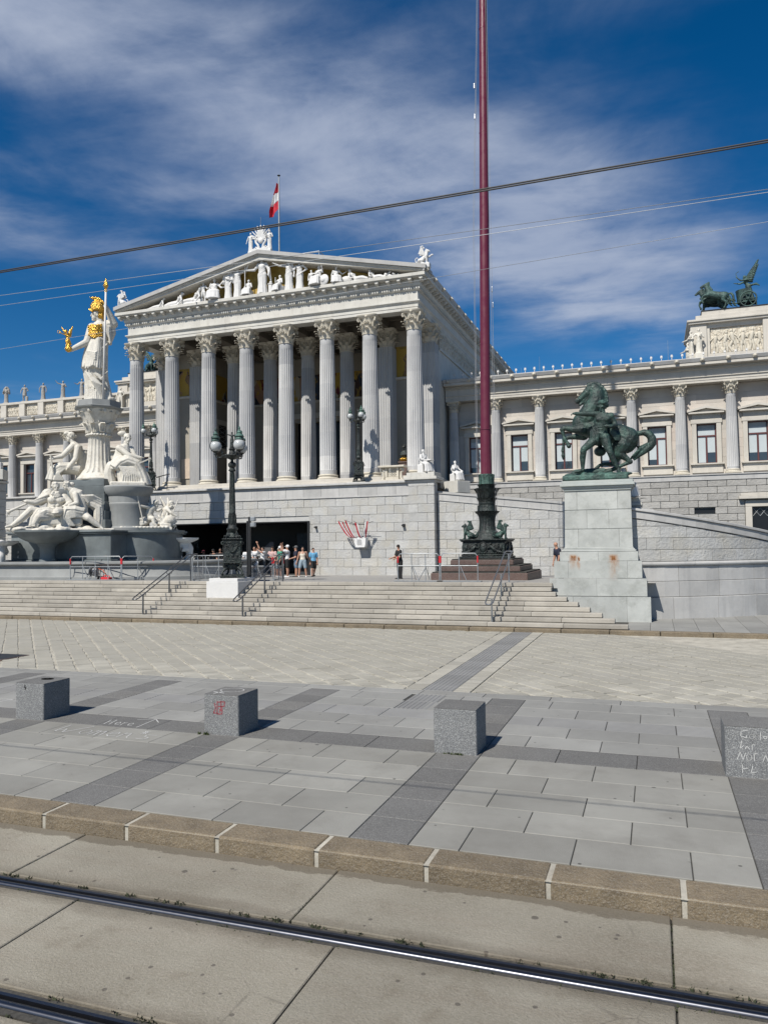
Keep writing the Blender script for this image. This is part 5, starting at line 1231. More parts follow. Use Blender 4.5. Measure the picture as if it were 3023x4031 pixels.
mb.chain([A(1040, 1675, yp-.15), A(1005, 1672, yp-.3), A(972, 1664, yp-.4)], [.11, .09, .07]); hand(mb, A(978, 1665, yp-.4), (-1, 0, .1), .2, None, .6); mb.chain([A(1070, 1680, yp+.1), A(1110, 1700, yp), A(1130, 1690, yp)], [.11, .09, .07])
mb.chain([A(1050, 1755, yp-.1), A(1075, 1755, yp-.35), A(1082, 1790, yp-.4), A(1100, 1808, yp-.45)], [.17, .13, .10, .07]); mb.chain([A(1055, 1760, yp+.1), A(1020, 1790, yp-.1), A(1000, 1808, yp-.1)], [.16, .12, .08]); ppart('child', mb, .024)
w = MB(); wingmesh(w, A(1050, 1672, yp+.15), A(988, 1592, yp+.25), A(1020, 1650, yp+.2), 8, .035); wingmesh(w, A(1055, 1668, yp+.2), A(1050, 1590, yp+.4), A(1062, 1650, yp+.3), 6, .035); ppart('wing', w, .024)
mb = MB(); head(mb, A(1205, 1655, yp+.1), .38, (.5, -.8, -.2), (.15, 0, 1), 'curly', 33); etube(mb, [A(u, v, yp+.1) for u, v in ((1192, 1672), (1172, 1695), (1160, 1730), (1160, 1760))], [.15, .24, .23, .26], [.14, .2, .2, .22], (1, 0, .4), 16)
mb.chain([A(1180, 1690, yp-.1), A(1205, 1715, yp-.25), A(1238, 1735, yp-.3)], [.11, .09, .06]); hand(mb, A(1236, 1733, yp-.3), (1, -.1, -.3), .2); mb.chain([A(1195, 1680, yp+.2), A(1222, 1680, yp+.1), A(1228, 1668, yp)], [.10, .08, .06]); ppart('child', mb, .024)
w = MB(); wingmesh(w, A(1170, 1680, yp+.3), A(1125, 1600, yp+.5), A(1140, 1660, yp+.4), 7, .035); wingmesh(w, A(1185, 1676, yp+.3), A(1180, 1605, yp+.5), A(1205, 1640, yp+.4), 6, .035); ppart('wing', w, .024)
mb = MB(); mb.ell(A(1165, 1790, yp), (.55, .45, .36), n=14, m=8); mb.ell(A(1195, 1770, yp-.25), (.34, .3, .3), n=12, m=8)
for i in range(9):
    a = i/8*pi*1.1; mb.tube([A(1165, 1800, yp-.3), A(1165-70*cos(a), 1790-62*sin(a), yp-.28), A(1165-82*cos(a), 1786-74*sin(a), yp-.22)], [.08, .07, .05], 7)
mb.chain([A(1200, 1790, yp-.3), A(1226, 1800, yp-.35)], [.16, .10]); ppart('sea_creature', mb, .03)
O('stick', MB().tube([A(958, 1588, yp-.45), A(985, 1700, yp-.45), A(1004, 1782, yp-.45)], .035, 7), 'statue_marble', pg, local=True); O('stick', MB().tube([A(1256, 1622, yp-.1), A(1204, 1752, yp-.3)], .03, 7), 'statue_marble', pg, local=True)
mb = MB(); mb.cbox(A(840, 0, yp).x, A(1210, 0, yp).x, yp-.55, yp+.8, 3.98, 4.16, .04)
for k in range(13): mb.ell(A(850+k*27, 1818, yp-.55), (.12, .09, .08), n=8, m=5)
mb.cbox(A(1120, 0, yp).x, A(1205, 0, yp).x, yp-.5, yp+.3, 4.1, 4.42, .05); ppart('scroll_base', mb, .032)
# ---- shell bowls held by sea beasts
def shellbowl(label, x, y, z, s, rz):
    b = thing('shell_bowl', label, 'bowl', (x, y, z), 'shell bowls at the fountain', rz)
    mb = MB().lathe([(.12*s, .92*s), (.5*s, 1.02*s), (.72*s, 1.12*s), (.78*s, 1.18*s), (.78*s, 1.23*s), (.7*s, 1.23*s), (.4*s, 1.1*s)], 48, fl=lambda a, z_: .03*sin(a*16)); O('shell', mb, 'statue_white', b, 60, True)
    q = MB(); q.chain([(-.1*s, 0, 1.0*s), (-.22*s, 0, .8*s), (-.38*s, -.05, .5*s), (-.32*s, -.05, .2*s), (-.1*s, -.1, .05*s)], [.3*s, .26*s, .2*s, .2*s, .15*s]); q.chain([(.12*s, 0, .95*s), (.32*s, 0, .7*s), (.34*s, .05, .4*s), (.2*s, 0, .1*s), (.4*s, -.05, .02)], [.28*s, .22*s, .17*s, .13*s, .1*s])
    for k in range(6): q.tube([(-.1*s+.06*k*s, -.2*s, .95*s), (.02*s+.05*k*s, -.3*s, .7*s), (.05*s*k-.05*s, -.22*s, .55*s)], .05*s, 6)
    q.ell((0, .05, .06*s), (.55*s, .45*s, .1*s)); O('sea_beast', fuse(q, .035, 2), 'statue_white', b, local=True); return b
pr = FR_ @ V((4.30, -2.3, 0)); shellbowl('white scalloped shell bowl right of the fountain, before the dark entrance', FC.x+pr.x, FC.y+pr.y, 2.2, 1.12, FA)
pl = FR_ @ V((-5.0, -1.0, 0)); shellbowl('white shell bowl at the far left edge of the fountain', FC.x+pl.x, FC.y+pl.y, 2.15, 1.1, FA+1.6)
# ---- thin falling water
mb = MB(); c = FR_ @ A(1222, 1800, yp-.4); c = V((FC.x+c.x, FC.y+c.y, c.z)); e = V((FC.x+pr.x-.1, FC.y+pr.y-.1, 3.6))
for k in range(46):
    t = random.random(); p = c.lerp(e, t*.8+.05*random.random()); p.z = c.z+(e.z-c.z)*t; mb.ell(p+V((random.uniform(-.06, .06),)*3), random.uniform(.008, .022), n=5, m=4)
for k in range(60):
    a = random.uniform(0, 6.28); mb.ell((FC.x+pr.x+.86*cos(a), FC.y+pr.y+.86*sin(a), random.uniform(2.6, 3.5)), (.006, .006, random.uniform(.01, .04)), n=4, m=3)
for k in range(14):
    mb.ell((FC.x-.1+1.58*cos(4.4), FC.y-3.9+1.58*sin(4.4), random.uniform(2.5, 3.9)), (.007, .007, .03), n=4, m=3)
tag(O('falling_water', mb, 'water', None, 60), 'thin streams of water falling into the fountain bowls', 'water', kind='stuff')
# ================================================================ pediment figures
PG = 'figures in the pediment'
def pedfig(name, mb, x, label, vox=.026, y=45.86, m='statue_white', z=20.23, rz=0., grp=PG, cat='statue', it=1):
    o = statue(name, fuse(mb, vox, it), m, label, cat, (x, y, z), rz, grp); o.scale = (1.16, 1.1, 1.07); return o
def standing(h, seed, female=True, beard=False, veil=False, **k):
    mb = MB(); J = human(mb, h, female=female, seed=seed, beard=beard, **k)
    gown(mb, h, seed=seed, w=(.085, .10, .105, .135), z=(.70, .53, .28, .0)); mantle(mb, h, J, seed, 5)
    if veil:
        for s in (-1, 1): mb.chain([J['head']+V((s*.05*h, .03*h, .04*h)), J['nb']+V((s*.13*h, .03*h, -.02*h)), J['pel']+V((s*.17*h, .02*h, .05*h))], [.045*h, .06*h, .05*h])
    return mb, J
def reclining(h, seed, left=True, female=True, cloth=True):      # legs towards -x when left
    s = -1 if left else 1; mb = MB()
    J = human(mb, h, pel=(0, 0, .12), sp=(-s*.62, 0, .75), ax=(-.25*s*-1, -.9, .1) if False else (.45, -.8 if left else .8, .1), aL=((s*.1, -.3, -.8), (s*.6, -.3, -.2)), aR=((-s*.35, -.2, -.8), (s*.2, -.4, -.6)),
              lL=((s, -.12, .22), (s*.9, -.1, -.45)), lR=((s, .05, .02), (s, 0, -.02)), face=(s*.6, -.8, .0), hair='bun' if female else 'curly', female=female, seed=seed)
    if cloth: etube(mb, [J['pel'], J['pel'].lerp(J['knL'], .6)+V((0, 0, -.02*h)), J['knL']+V((0, 0, -.04*h)), J['anL']+V((0, 0, -.0*h))], [.11*h, .11*h, .10*h, .07*h], [.10*h, .09*h, .085*h, .05*h], (0, -1, 0), 40, folds(seed, 8, .12, .5))
    mb.ell((.05*h*s, 0, .03*h), (.35*h, .12*h, .05*h)); return mb
def seated(h, seed, rz=0., female=True, beard=False, cloth=True, arms=None, hair='bun', nude=False, block=.30):
    mb = MB(); a = arms or {}
    J = human(mb, h, pel=(0, 0, .34), sp=(0, .04, 1), lL=((-.28, -.95, -.08), (-.05, -.12, -1)), lR=((.25, -.95, -.02), (.05, -.2, -1)), female=female, beard=beard, seed=seed, hair=hair,
              aL=a.get('aL', ((-.25, -.1, -1), (.3, -.8, -.3))), aR=a.get('aR', ((.3, -.1, -1), (-.2, -.8, -.2))), face=a.get('face'))
    lapcloth(mb, h, J, seed)
    if not nude: etube(mb, [J['nb']-V((0, 0, .02*h)), J['nb'].lerp(J['pel'], .45), J['pel']], [.09*h, .092*h, .105*h], [.055*h, .072*h, .085*h], (1, 0, 0), 30, folds(seed+1, 9, .05, .6))
    mantle(mb, h, J, seed, 5); mb.cbox(-.16*h, .16*h, -.10*h, .17*h, 0, block*h, .02*h); return mb, J
pedfig('reclining_statue', reclining(1.5, 41), -33.2, 'smallest reclining white figure, leftmost in the pediment'[:], .022)
pedfig('reclining_statue', reclining(1.9, 42), -31.75, 'white reclining figure stretching one arm back, second from the pediment\'s left', .024)
mb = reclining(2.2, 43); mb.cbox(-.2, .75, -.15, .3, 0, .32, .03); pedfig('reclining_statue', mb, -30.35, 'white woman lounging on a couch in the left part of the pediment', .026)
mb = MB(); human(mb, 1.42, female=False, hair='curly', seed=44, aL=((-.5, 0, -.8), (-.1, -.2, -1)), aR=((.5, -.1, -.7), (.6, -.4, .1)), lL=((-.12, 0, -1), (-.1, .1, -1)), lR=((.1, 0, -1), (.02, 0, -1))); pedfig('standing_boy_statue', mb, -29.5, 'nude white boy standing in the pediment beside a seated draped woman', .022)
mb, J = seated(1.95, 45, arms=dict(aR=((.45, -.2, -.6), (.8, -.5, -.1)), face=(.4, -.9, 0))); pedfig('seated_statue', mb, -28.6, 'seated draped white woman in the pediment, right of the nude boy', .026, rz=radians(18))
mb, J = standing(1.98, 46, veil=True, aL=((-.35, 0, -.8), (-.1, -.5, -.5)), aR=((.3, -.2, -.9), (-.9, -.5, .2)), face=(.6, -.8, -.1)); pedfig('standing_statue', mb, -27.5, 'veiled white woman standing behind the spear bearer in the pediment', .027)
mb, J = standing(2.12, 47, aL=((-.4, 0, -.9), (-.2, -.3, -.9)), aR=((.85, -.1, .1), (.45, -.2, .85)), face=(.7, -.7, 0), hair='bun')
s_ = pedfig('standing_statue', mb, -26.75, 'tall robed white woman grasping a spear, left of the pediment centre', .028)
O('spear', MB().tube([(.56, -.12, 0), (.56, -.12, 2.45)], .025, 6), 'statue_white', s_, local=True)
mb, J = seated(1.45, 48, arms=dict(aL=((-.5, 0, -.8), (.1, -.5, -.6))), hair='short', female=False, nude=True); pedfig('seated_statue', mb, -25.9, 'small seated white youth just left of the central bearded man', .024)
mb, J = standing(2.42, 49, False, True, aL=((-.55, -.1, -.75), (-.75, -.5, -.1)), aR=((.4, 0, -.9), (.15, -.4, -.8)), face=(-.4, -.9, 0), hair='curly', k=1.12)
for i in range(4): mb.tube([J['nb']+V((.16, 0, .02)), J['shR']+V((.13+.03*i, -.05, -.35)), J['elR']+V((.06+.03*i, -.02, -.5-.1*i))], [.06, .07, .05], 7)
pedfig('central_statue', mb, -24.82, 'tallest bearded white man in a toga, centre of the pediment', .03, z=20.33)
mb = MB().cbox(-.13, .13, -.13, .13, 0, .62, .02).cbox(-.16, .16, -.16, .16, .621, .70, .02).ell((0, 0, .78), .11); tag(O('stone_post', mb, 'statue_white'), 'short white stone post beside the central bearded man in the pediment', 'post').location = (-24.15, 45.8, 20.23)
mb, J = seated(1.45, 50, arms=dict(aL=((-.2, -.6, -.6), (.3, -.3, .9)), face=(-.3, -.9, -.2)), nude=True, female=False, hair='short'); pedfig('seated_statue', mb, -23.5, 'pensive white youth seated low, right of the central bearded man', .024, rz=radians(-25))
mb, J = standing(2.12, 51, aL=((-.8, -.3, .05), (-.7, -.4, .35)), aR=((.3, 0, -.95), (.1, -.3, -.9)), face=(-.8, -.6, .1), hair='bun'); pedfig('standing_statue', mb, -22.8, 'white woman raising one arm towards the central man in the pediment', .028)
mb, J = standing(1.97, 52, aL=((-.4, -.2, -.7), (-.3, -.5, .6)), aR=((.6, .1, -.7), (-.5, -.4, -.5)), face=(-.8, -.6, 0)); pedfig('standing_statue', mb, -22.0, 'white woman with hand on hip standing right of the arm-raising woman', .027)
mb = MB(); human(mb, 1.2, female=False, hair='curly', seed=53, aR=((.6, -.3, -.3), (.7, -.3, .1)), face=(.7, -.7, 0)); pedfig('standing_boy_statue', mb, -21.15, 'small white child leaning on the seated woman with the shield', .022)
mb, J = seated(1.80, 54, arms=dict(aR=((.4, -.3, -.5), (.2, -.5, .8)), face=(-.3, -.9, .3)), hair='long'); mb.ell((.55, -.25, .30), (.36, .10, .36), Matrix.Rotation(.3, 3, 'Y'), 18, 8); mb.ell((.55, -.33, .30), (.16, .08, .16)); pedfig('seated_statue', mb, -20.6, 'seated white woman with a round shield at her knee, pediment right half', .026, rz=radians(-15))
mb, J = seated(1.5, 55, arms=dict(aL=((-.35, .1, -.9), (0, -.1, -1)), aR=((.6, 0, -.6), (.6, -.3, .3)), face=(-.7, -.7, 0))); mb.ell((.7, -.1, .3), (.45, .2, .28)); pedfig('seated_statue', mb, -19.35, 'seated white woman leaning on one straight arm, right of the shield', .025, rz=radians(25))
pedfig('reclining_statue', reclining(1.75, 56, False, False), -17.9, 'larger reclining white figure in the right part of the pediment', .024)
pedfig('reclining_statue', reclining(1.4, 57, False), -16.6, 'smaller reclining white figure turning to its neighbour, pediment right corner', .022)
mb = MB(); G = random.Random(5)
for k in range(16): mb.ell((G.uniform(-.4, .5), G.uniform(-.15, .15), G.uniform(.02, .22)), G.uniform(.06, .12), n=8, m=6)
mb.chain([(-.1, 0, .15), (-.05, 0, .35), (.05, 0, .38)], [.09, .06, .04]); pedfig('shell_pile', mb, -15.6, 'heap of carved shells in the right tip of the pediment', .022, cat='carving')

# ---------------------------------------------------------------- roof ornaments of the portico
def griffin(mb, s=1., wing=1):         # seated winged beast facing +x, sits at origin
    mb.chain([(-.28*s, 0, .20*s), (-.05*s, 0, .34*s), (.16*s, 0, .52*s)], [.20*s, .18*s, .16*s]); mb.chain([(.16*s, 0, .52*s), (.24*s, 0, .74*s), (.27*s, 0, .86*s)], [.15*s, .10*s, .10*s])
    mb.chain([(.26*s, 0, .90*s), (.38*s, 0, .86*s), (.45*s, 0, .80*s)], [.10*s, .07*s, .03*s]); mb.chain([(.22*s, .04*s, .96*s), (.19*s, .05*s, 1.06*s)], [.03*s, .015*s]); mb.chain([(.22*s, -.04*s, .96*s), (.19*s, -.05*s, 1.06*s)], [.03*s, .015*s])
    for k in range(5): mb.ell((.14*s-.02*s*k, 0, (.95-.08*k)*s), .05*s, n=7, m=5)
    for y in (-.11*s, .11*s):
        mb.chain([(.18*s, y, .50*s), (.24*s, y, .26*s), (.24*s, y, .06*s)], [.09*s, .06*s, .05*s]); mb.cap((.22*s, y, .04*s), (.33*s, y, .035*s), .05*s, .035*s)
        mb.chain([(-.26*s, y*1.2, .22*s), (-.05*s, y*1.4, .22*s), (-.12*s, y*1.4, .06*s)], [.15*s, .10*s, .06*s]); mb.cap((-.12*s, y*1.4, .04*s), (.04*s, y*1.4, .035*s), .05*s, .035*s)
        wingmesh(mb, (.10*s, y*.9, .56*s), (-.16*s, y*1.5, 1.18*s*wing), (-.36*s, y*1.4, .72*s), 7, .035*s); mb.chain([(-.16*s, y*1.5, 1.16*s*wing), (-.02*s, y*1.5, 1.2*s*wing), (.02*s, y*1.5, 1.10*s*wing)], [.05*s, .045*s, .02*s])
    mb.tube([(-.42*s, 0, .14*s), (-.58*s, 0, .2*s), (-.60*s, 0, .42*s), (-.48*s, 0, .50*s), (-.42*s, 0, .42*s)], [.05*s, .04*s, .035*s, .035*s, .04*s], 7)
for x, rz, lb in ((-13.3, 0., 'white winged beast with raised paw on the right corner of the pediment'), (-36.4, pi, 'white winged beast on the left corner of the pediment, behind the golden spear')):
    mb = MB(); griffin(mb, .92); mb.cbox(-.5, .42, -.2, .2, -.3, .02, .02)
    if rz == 0: mb.chain([(.16, .1, .50), (.36, .1, .46), (.50, .1, .58), (.56, .1, .56)], [.08, .06, .045, .05])
    statue('winged_beast_statue', fuse(mb, .022, 1), 'statue_white', lb, 'statue', (x, 45.8, 20.82), rz, 'winged beasts on the pediment corners')
for x, lb, sd in ((-25.65, 'white maiden on the roof apex, left of the palmette', 61), (-24.2, 'white maiden on the roof apex, right of the palmette', 62)):
    mb, J = standing(1.38, sd, aL=((-.45, 0, -.85), (-.1, -.3, -.9)) if sd == 61 else ((-.3, -.3, -.7), (.5, -.6, .2)), aR=((.5, 0, -.8), (.6, -.1, .3)) if sd == 61 else ((.4, 0, -.9), (-.3, -.6, -.2)), hair='bun')
    mb.cbox(-.16, .16, -.16, .16, -.4, .03, .02); statue('maiden_statue', fuse(mb, .022, 1), 'statue_white', lb, 'statue', (x, 45.75, 23.3), 0, 'maidens beside the apex palmette')
mb = MB().cbox(-.62, .62, -.22, .25, -.35, .12, .02)
for s in (-1, 1):
    mb.tube([(s*.12, 0, .1), (s*.2, 0, .4), (s*.38, 0, .62), (s*.42, 0, .80), (s*.30, 0, .84), (s*.26, 0, .74), (s*.33, 0, .70)], [.09, .09, .08, .07, .07, .06, .05], 7); mb.tube([(s*.2, 0, .15), (s*.4, 0, .3), (s*.5, 0, .22), (s*.42, 0, .14)], .06, 7)
mb.ell((0, 0, .7), (.2, .12, .2))
for k in range(11):
    a = radians(-75+15*k); L_ = .85+.25*cos(a)
    mb.tube([(.1*sin(a), 0, .75), (.6*L_*sin(a), -.04, .75+.6*L_*cos(a)), (L_*sin(a)*.92, 0, .75+L_*cos(a)*.95)], [.05, .085, .05], 7, flat=.6)
ac = statue('palmette_ornament', fuse(mb, .024, 1), 'statue_white', 'large white palmette with scrolls crowning the pediment apex', 'ornament', (-24.9, 45.8, 23.33))
O('lightning_rod', MB().tube([(0, 0, 1.8), (0, 0, 2.35)], .015, 5), 'galvanised', ac, local=True)
fp = thing('roof_flagpole', 'slim grey flagpole with a drooping red white red flag on the roof', 'flagpole', (-26.67, 52, 22))
O('pole', MB().tube([(-26.67, 52, 21.8), (-26.67, 52, 28), (-26.67, 52, 31.75)], [.075, .065, .05], 10), 'galvanised', fp, 60)
O('finial', MB().lathe([(.05, 0), (.12, .05), (.12, .09), (.02, .12)], 12, (-26.67, 52, 31.72)), 'dark_metal', fp, 40)
def flagstrip(t0, t1, m):
    rows = []
    for i in range(8):
        t = t0+(t1-t0)*i/7; row = []
        for j in range(13):
            s = j/12; drop = 2.05*t; w = .72*s*(.25+.9*min(1, t*1.25)); z = 31.3-drop-1.0*s*(.15+.75*t)-.1*sin(s*5)
            if s > .75: w -= (s-.75)*.6*t
            row.append((-26.72-w, 52+.16*sin(s*9+t*2)*(.3+s), z))
        rows.append(row)
    return O('flag_stripe', MB().grid(rows, .012), m, fp, 60)
flagstrip(0, .33, 'flag_red'); flagstrip(.335, .665, 'flag_white'); flagstrip(.67, 1, 'flag_red')
rl = thing('roof_railing', 'light metal guard railing on the portico roof, right of the flagpole', 'railing', (-22.5, 47, 22.6))
for k, (x, y) in enumerate(((-24.3, 47.5), (-22.9, 47.5), (-21.3, 47.5), (-21.3, 51))): O('post', MB().tube([(x, y, 22.3-abs(x+24.9)*.2), (x, y, 23.42)], .03, 6), 'galvanised', rl)
O('rail', MB().tube([(-25.2, 47.5, 23.42), (-21.3, 47.5, 23.42), (-21.3, 51, 23.42)], .03, 6), 'galvanised', rl)

# ---------------------------------------------------------------- left wing parapet with carved panels and statues
pw = thing('carved_parapet', 'pale roof parapet with carved panels along the left wing', 'parapet', (-50, 53.4, 14.9))
O('back', MB().box(-58, -40.6, 53.5, 53.9, 14.6, 16.1), 'wing_trim', pw); O('cap_rail', MB().cbox(-58, -40.6, 53.2, 54, 16.11, 16.32, .02), 'wing_trim', pw); O('foot_rail', MB().cbox(-58, -40.6, 53.3, 54, 14.62, 15.0, .02), 'wing_trim', pw)
PXL = [-57.35, -55.23, -53.11, -51.0, -48.8, -46.75, -44.6, -42.5]
for x in PXL: O('parapet_post', MB().cbox(x-.32, x+.32, 53.22, 53.95, 15.001, 16.109, .02), 'wing_trim', pw)
def relief(par, x0, x1, z0, z1, y, n, seed, m='statue_marble', hh=.8):
    G = random.Random(seed); mb = MB(); mb.box(x0, x1, y, y+.12, z0, z1); o = O('relief_panel', mb, 'relief', par); q = MB(); H = z1-z0
    for i in range(n):
        x = x0+(x1-x0)*(i+.5)/n+G.uniform(-.04, .04); h = H*G.uniform(.8, .93); l = G.uniform(-.12, .12)*h
        q.ell((x+l, y-.02, z0+h*.92), (h*.07, h*.07, h*.085), n=7, m=5); q.cap((x+l*.8, y, z0+h*.78), (x, y, z0+h*.48), h*.10, h*.09, 7); q.chain([(x-.03*h, y, z0+h*.46), (x-.08*h+l, y, z0+h*.24), (x-.05*h, y, z0+.03*h)], [h*.075, h*.06, h*.05], 7); q.chain([(x+.04*h, y, z0+h*.46), (x+.10*h, y, z0+h*.25), (x+.12*h, y, z0+.03*h)], [h*.075, h*.06, h*.05], 7)
        q.chain([(x+l*.8-.08*h, y, z0+h*.78), (x-.2*h, y-.02, z0+h*.62), (x-.2*h+G.uniform(-.1, .1)*h, y-.03, z0+h*(.5+G.uniform(-.1, .35)))], [h*.04, h*.035, h*.03], 6); q.chain([(x+l*.8+.08*h, y, z0+h*.78), (x+.2*h, y-.02, z0+h*.62), (x+.24*h, y-.03, z0+h*(.5+G.uniform(-.1, .3)))], [h*.04, h*.035, h*.03], 6)
    O('carved_figures', q, 'marble_capital', o, 60, kind='stuff'); return o
for i, (a, b) in enumerate(zip(PXL, PXL[1:])): relief(pw, a+.42, b-.42, 15.1, 15.98, 53.42, 5, 70+i)
poses = [dict(aL=((-.3, -.3, -.7), (.6, -.6, .5)), aR=((.35, -.1, -.8), (-.5, -.6, .1))), dict(aL=((-.5, 0, -.8), (.1, -.5, -.7)), aR=((.5, .1, -.8), (-.4, -.6, -.3))), dict(aL=((-.6, .1, -.75), (.05, -.1, -1)), aR=((.4, 0, -.9), (0, -.3, -.9))), dict(aL=((-.8, -.3, .2), (-.6, -.3, .7)), aR=((.4, -.1, -.8), (-.6, -.6, .2))), dict(aL=((-.6, 0, -.6), (-.5, -.3, .2)), aR=((.3, 0, -.9), (0, -.3, -.9)))]
for i, (x, lb) in enumerate(((-55.23, 'leftmost weathered roof statue, hooded and touching its chin'), (-53.11, 'weathered roof statue with helmet and bare legs, second from left'), (-51.0, 'weathered robed roof statue with arms lowered, third from left'), (-48.8, 'weathered roof statue lifting one hand, nearest the goddess on her left'), (-46.75, 'weathered roof statue partly hidden behind the goddess\'s robe'))):
    if i == 1: mb = MB(); J = human(mb, 1.56, female=False, seed=81, **poses[1]); gown(mb, 1.56, seed=8, w=(.085, .10, .11), z=(.70, .53, .34)); mb.cbox(.12, .3, -.1, .1, 0, .5, .03)
    else: mb, J = standing(1.56, 80+i, i in (0, 2), veil=(i == 0), **poses[i])
    mb.cbox(-.22, .22, -.2, .2, -.06, .05, .02); statue('roof_statue', fuse(mb, .025, 1), 'statue_grey', lb, 'statue', (x, 53.55, 16.36), radians(25), 'statues along the left roof parapet')
def attic(label, x0, x1, yf, z0, z1, side):
    a = thing('attic_block', label, 'building', ((x0+x1)/2, yf, z0))
    O('body', MB().box(x0+.25, x1, yf+.3, yf+6, z0, z1-.01), 'wing_trim', a); O('pier', MB().cbox(x0, x0+1.0, yf, yf+6, z0, z1-.01, .02), 'wing_trim', a)
    O('frame', MB().box(x0+1.0, x1, yf+.12, yf+.29, z0+.35, z0+.75).box(x0+1.0, x1, yf+.12, yf+.29, z0+2.45, z1-.01).box(x0+1.0, x0+1.18, yf+.12, yf+.29, z0+.751, z0+2.449), 'wing_trim', a)
    O('cap_moulding', MB().cbox(x0-.12, x1, yf-.15, yf+6, z1, z1+.14, .02).cbox(x0-.2, x1, yf-.24, yf+6, z1+.141, z1+.28, .02), 'wing_trim', a)
    O('top_step', MB().cbox(x0+.35, x1, yf+.1, yf+5.6, z1+.281, z1+.60, .02).cbox(x0+.75, x1-.2, yf+.4, yf+5.2, z1+.601, z1+.95, .02), 'wing_trim', a)
    O('lead_flashing', MB().box(x0+.72, x1-.15, yf+.36, yf+5.2, z1+.951, z1+1.0), 'dark_metal', a)
    relief(a, x0+1.25, x1-.3, z0+.78, z0+2.42, yf+.22, int((x1-x0-1.5)/.52), 90+side); return a
attic('pale attic block with carved panel above the right wing', 2.62, 9.5, 53.9, 14.6, 17.35, 1)
O('pier', MB().cbox(6.95, 7.7, 53.85, 54.6, 14.7, 17.34, .02), 'wing_trim', bpy.data.objects['attic_block'])
attic('pale attic block with carved panel seen behind the leftmost column', -43.0, -37.0, 53.6, 14.7, 17.1, 2)
for (x, y, z, lb, sd, rz) in ((2.62, 53.55, 15.2, 'pale robed statue at the left edge of the right attic block', 101, -1.2), (3.1, 53.5, 15.3, 'pale cloaked statue standing against the right attic block', 102, 0), (2.5, 55.4, 14.9, 'half hidden pale statue reaching out behind the right attic block\'s corner', 103, -1.3), (-42.3, 53.1, 14.95, 'pale statue against the attic block left of the first column', 104, .3)):
    mb = MB() if sd == 104 else None
    if sd == 104: J = human(mb, 1.75, female=False, seed=7, aL=((-.4, 0, -.9), (-.1, -.4, -.8)), aR=((.4, 0, -.9), (-.3, -.5, -.4)))
    else: mb, J = standing(1.68, sd, sd != 102, aL=((-.5, -.3, -.6), (-.6, -.5, -.1)), aR=((.4, 0, -.9), (-.5, -.5, .1)))
    mb.cbox(-.28, .28, -.25, .25, -.5, .04, .02); statue('attic_statue', fuse(mb, .026, 1), 'statue_marble', lb, 'statue', (x, y, z), rz, 'statues on the attic blocks')

# ---------------------------------------------------------------- horses
def horse(mb, s=1., y=0., rear=0., seed=1, raise_=0):      # facing -x, standing height about 1.7 s at the withers, hooves at z=0
    P = lambda x, yy, z: V((x*s, (y+yy)*s, z*s)); c, d = cos(rear), sin(rear); B = V((.62, 0, 1.15))
    def T(x, yy, z): q = V((x, 0, z))-B; return P(B.x+q.x*c-q.z*-d*-1 if False else B.x+q.x*c+q.z*d, yy, B.z-q.x*d*1.0+q.z*c)
    mb.chain([T(-.62, 0, 1.30), T(-.2, 0, 1.24), T(.25, 0, 1.24), T(.70, 0, 1.28)], [.36*s, .36*s, .36*s, .38*s]); mb.ell(T(.80, 0, 1.30), (.34*s, .30*s, .36*s)); mb.ell(T(-.78, 0, 1.22), (.26*s, .28*s, .34*s))
    mb.chain([T(-.72, 0, 1.45), T(-1.0, 0, 1.85), T(-1.08, 0, 2.15)], [.30*s, .22*s, .17*s]); mb.chain([T(-1.06, 0, 2.18), T(-1.32, 0, 2.02), T(-1.58, 0, 1.82)], [.17*s, .13*s, .085*s]); mb.cap(T(-1.3, 0, 1.92), T(-1.5, 0, 1.76), .09*s, .06*s)
    for q in (-.08, .08): mb.cap(T(-1.0, q, 2.30), T(-.99, q, 2.45), .05*s, .02*s)
    for k in range(8): t = k/7; mb.ell(T(-.92+.42*t*t, 0, 2.34-.62*t), (.12*s, .07*s, .12*s), n=8, m=5)
    for q, up in ((-.2, raise_ & 1), (.2, raise_ & 2)):
        if up: mb.chain([T(-.72, q, 1.15), T(-1.12, q, 1.02), T(-1.20, q, .68), T(-1.05, q, .46)], [.18*s, .10*s, .07*s, .07*s]); mb.cap(T(-1.05, q, .44), T(-.98, q, .34), .075*s, .085*s)
        else: mb.chain([T(-.70, q, 1.15), T(-.78, q, .72), T(-.74, q, .30), T(-.80, q, .12)], [.18*s, .10*s, .07*s, .065*s]); mb.cap(T(-.80, q, .12), T(-.84, q, .04), .07*s, .085*s)
        z0 = 0
        mb.chain([T(.78, q, 1.15), P(.60, q, .82), P(.92, q, .55), P(.80, q, .22), P(.76, q, .10)], [.26*s, .17*s, .09*s, .075*s, .07*s]); mb.cap(P(.76, q, .10), P(.70, q, .04), .075*s, .09*s)
    mb.tube([T(1.05, 0, 1.5), T(1.3, 0, 1.56), T(1.5, 0, 1.35), T(1.62, 0, 1.0), T(1.9, 0, .8)], [.07*s, .11*s, .13*s, .11*s, .03*s], 8)
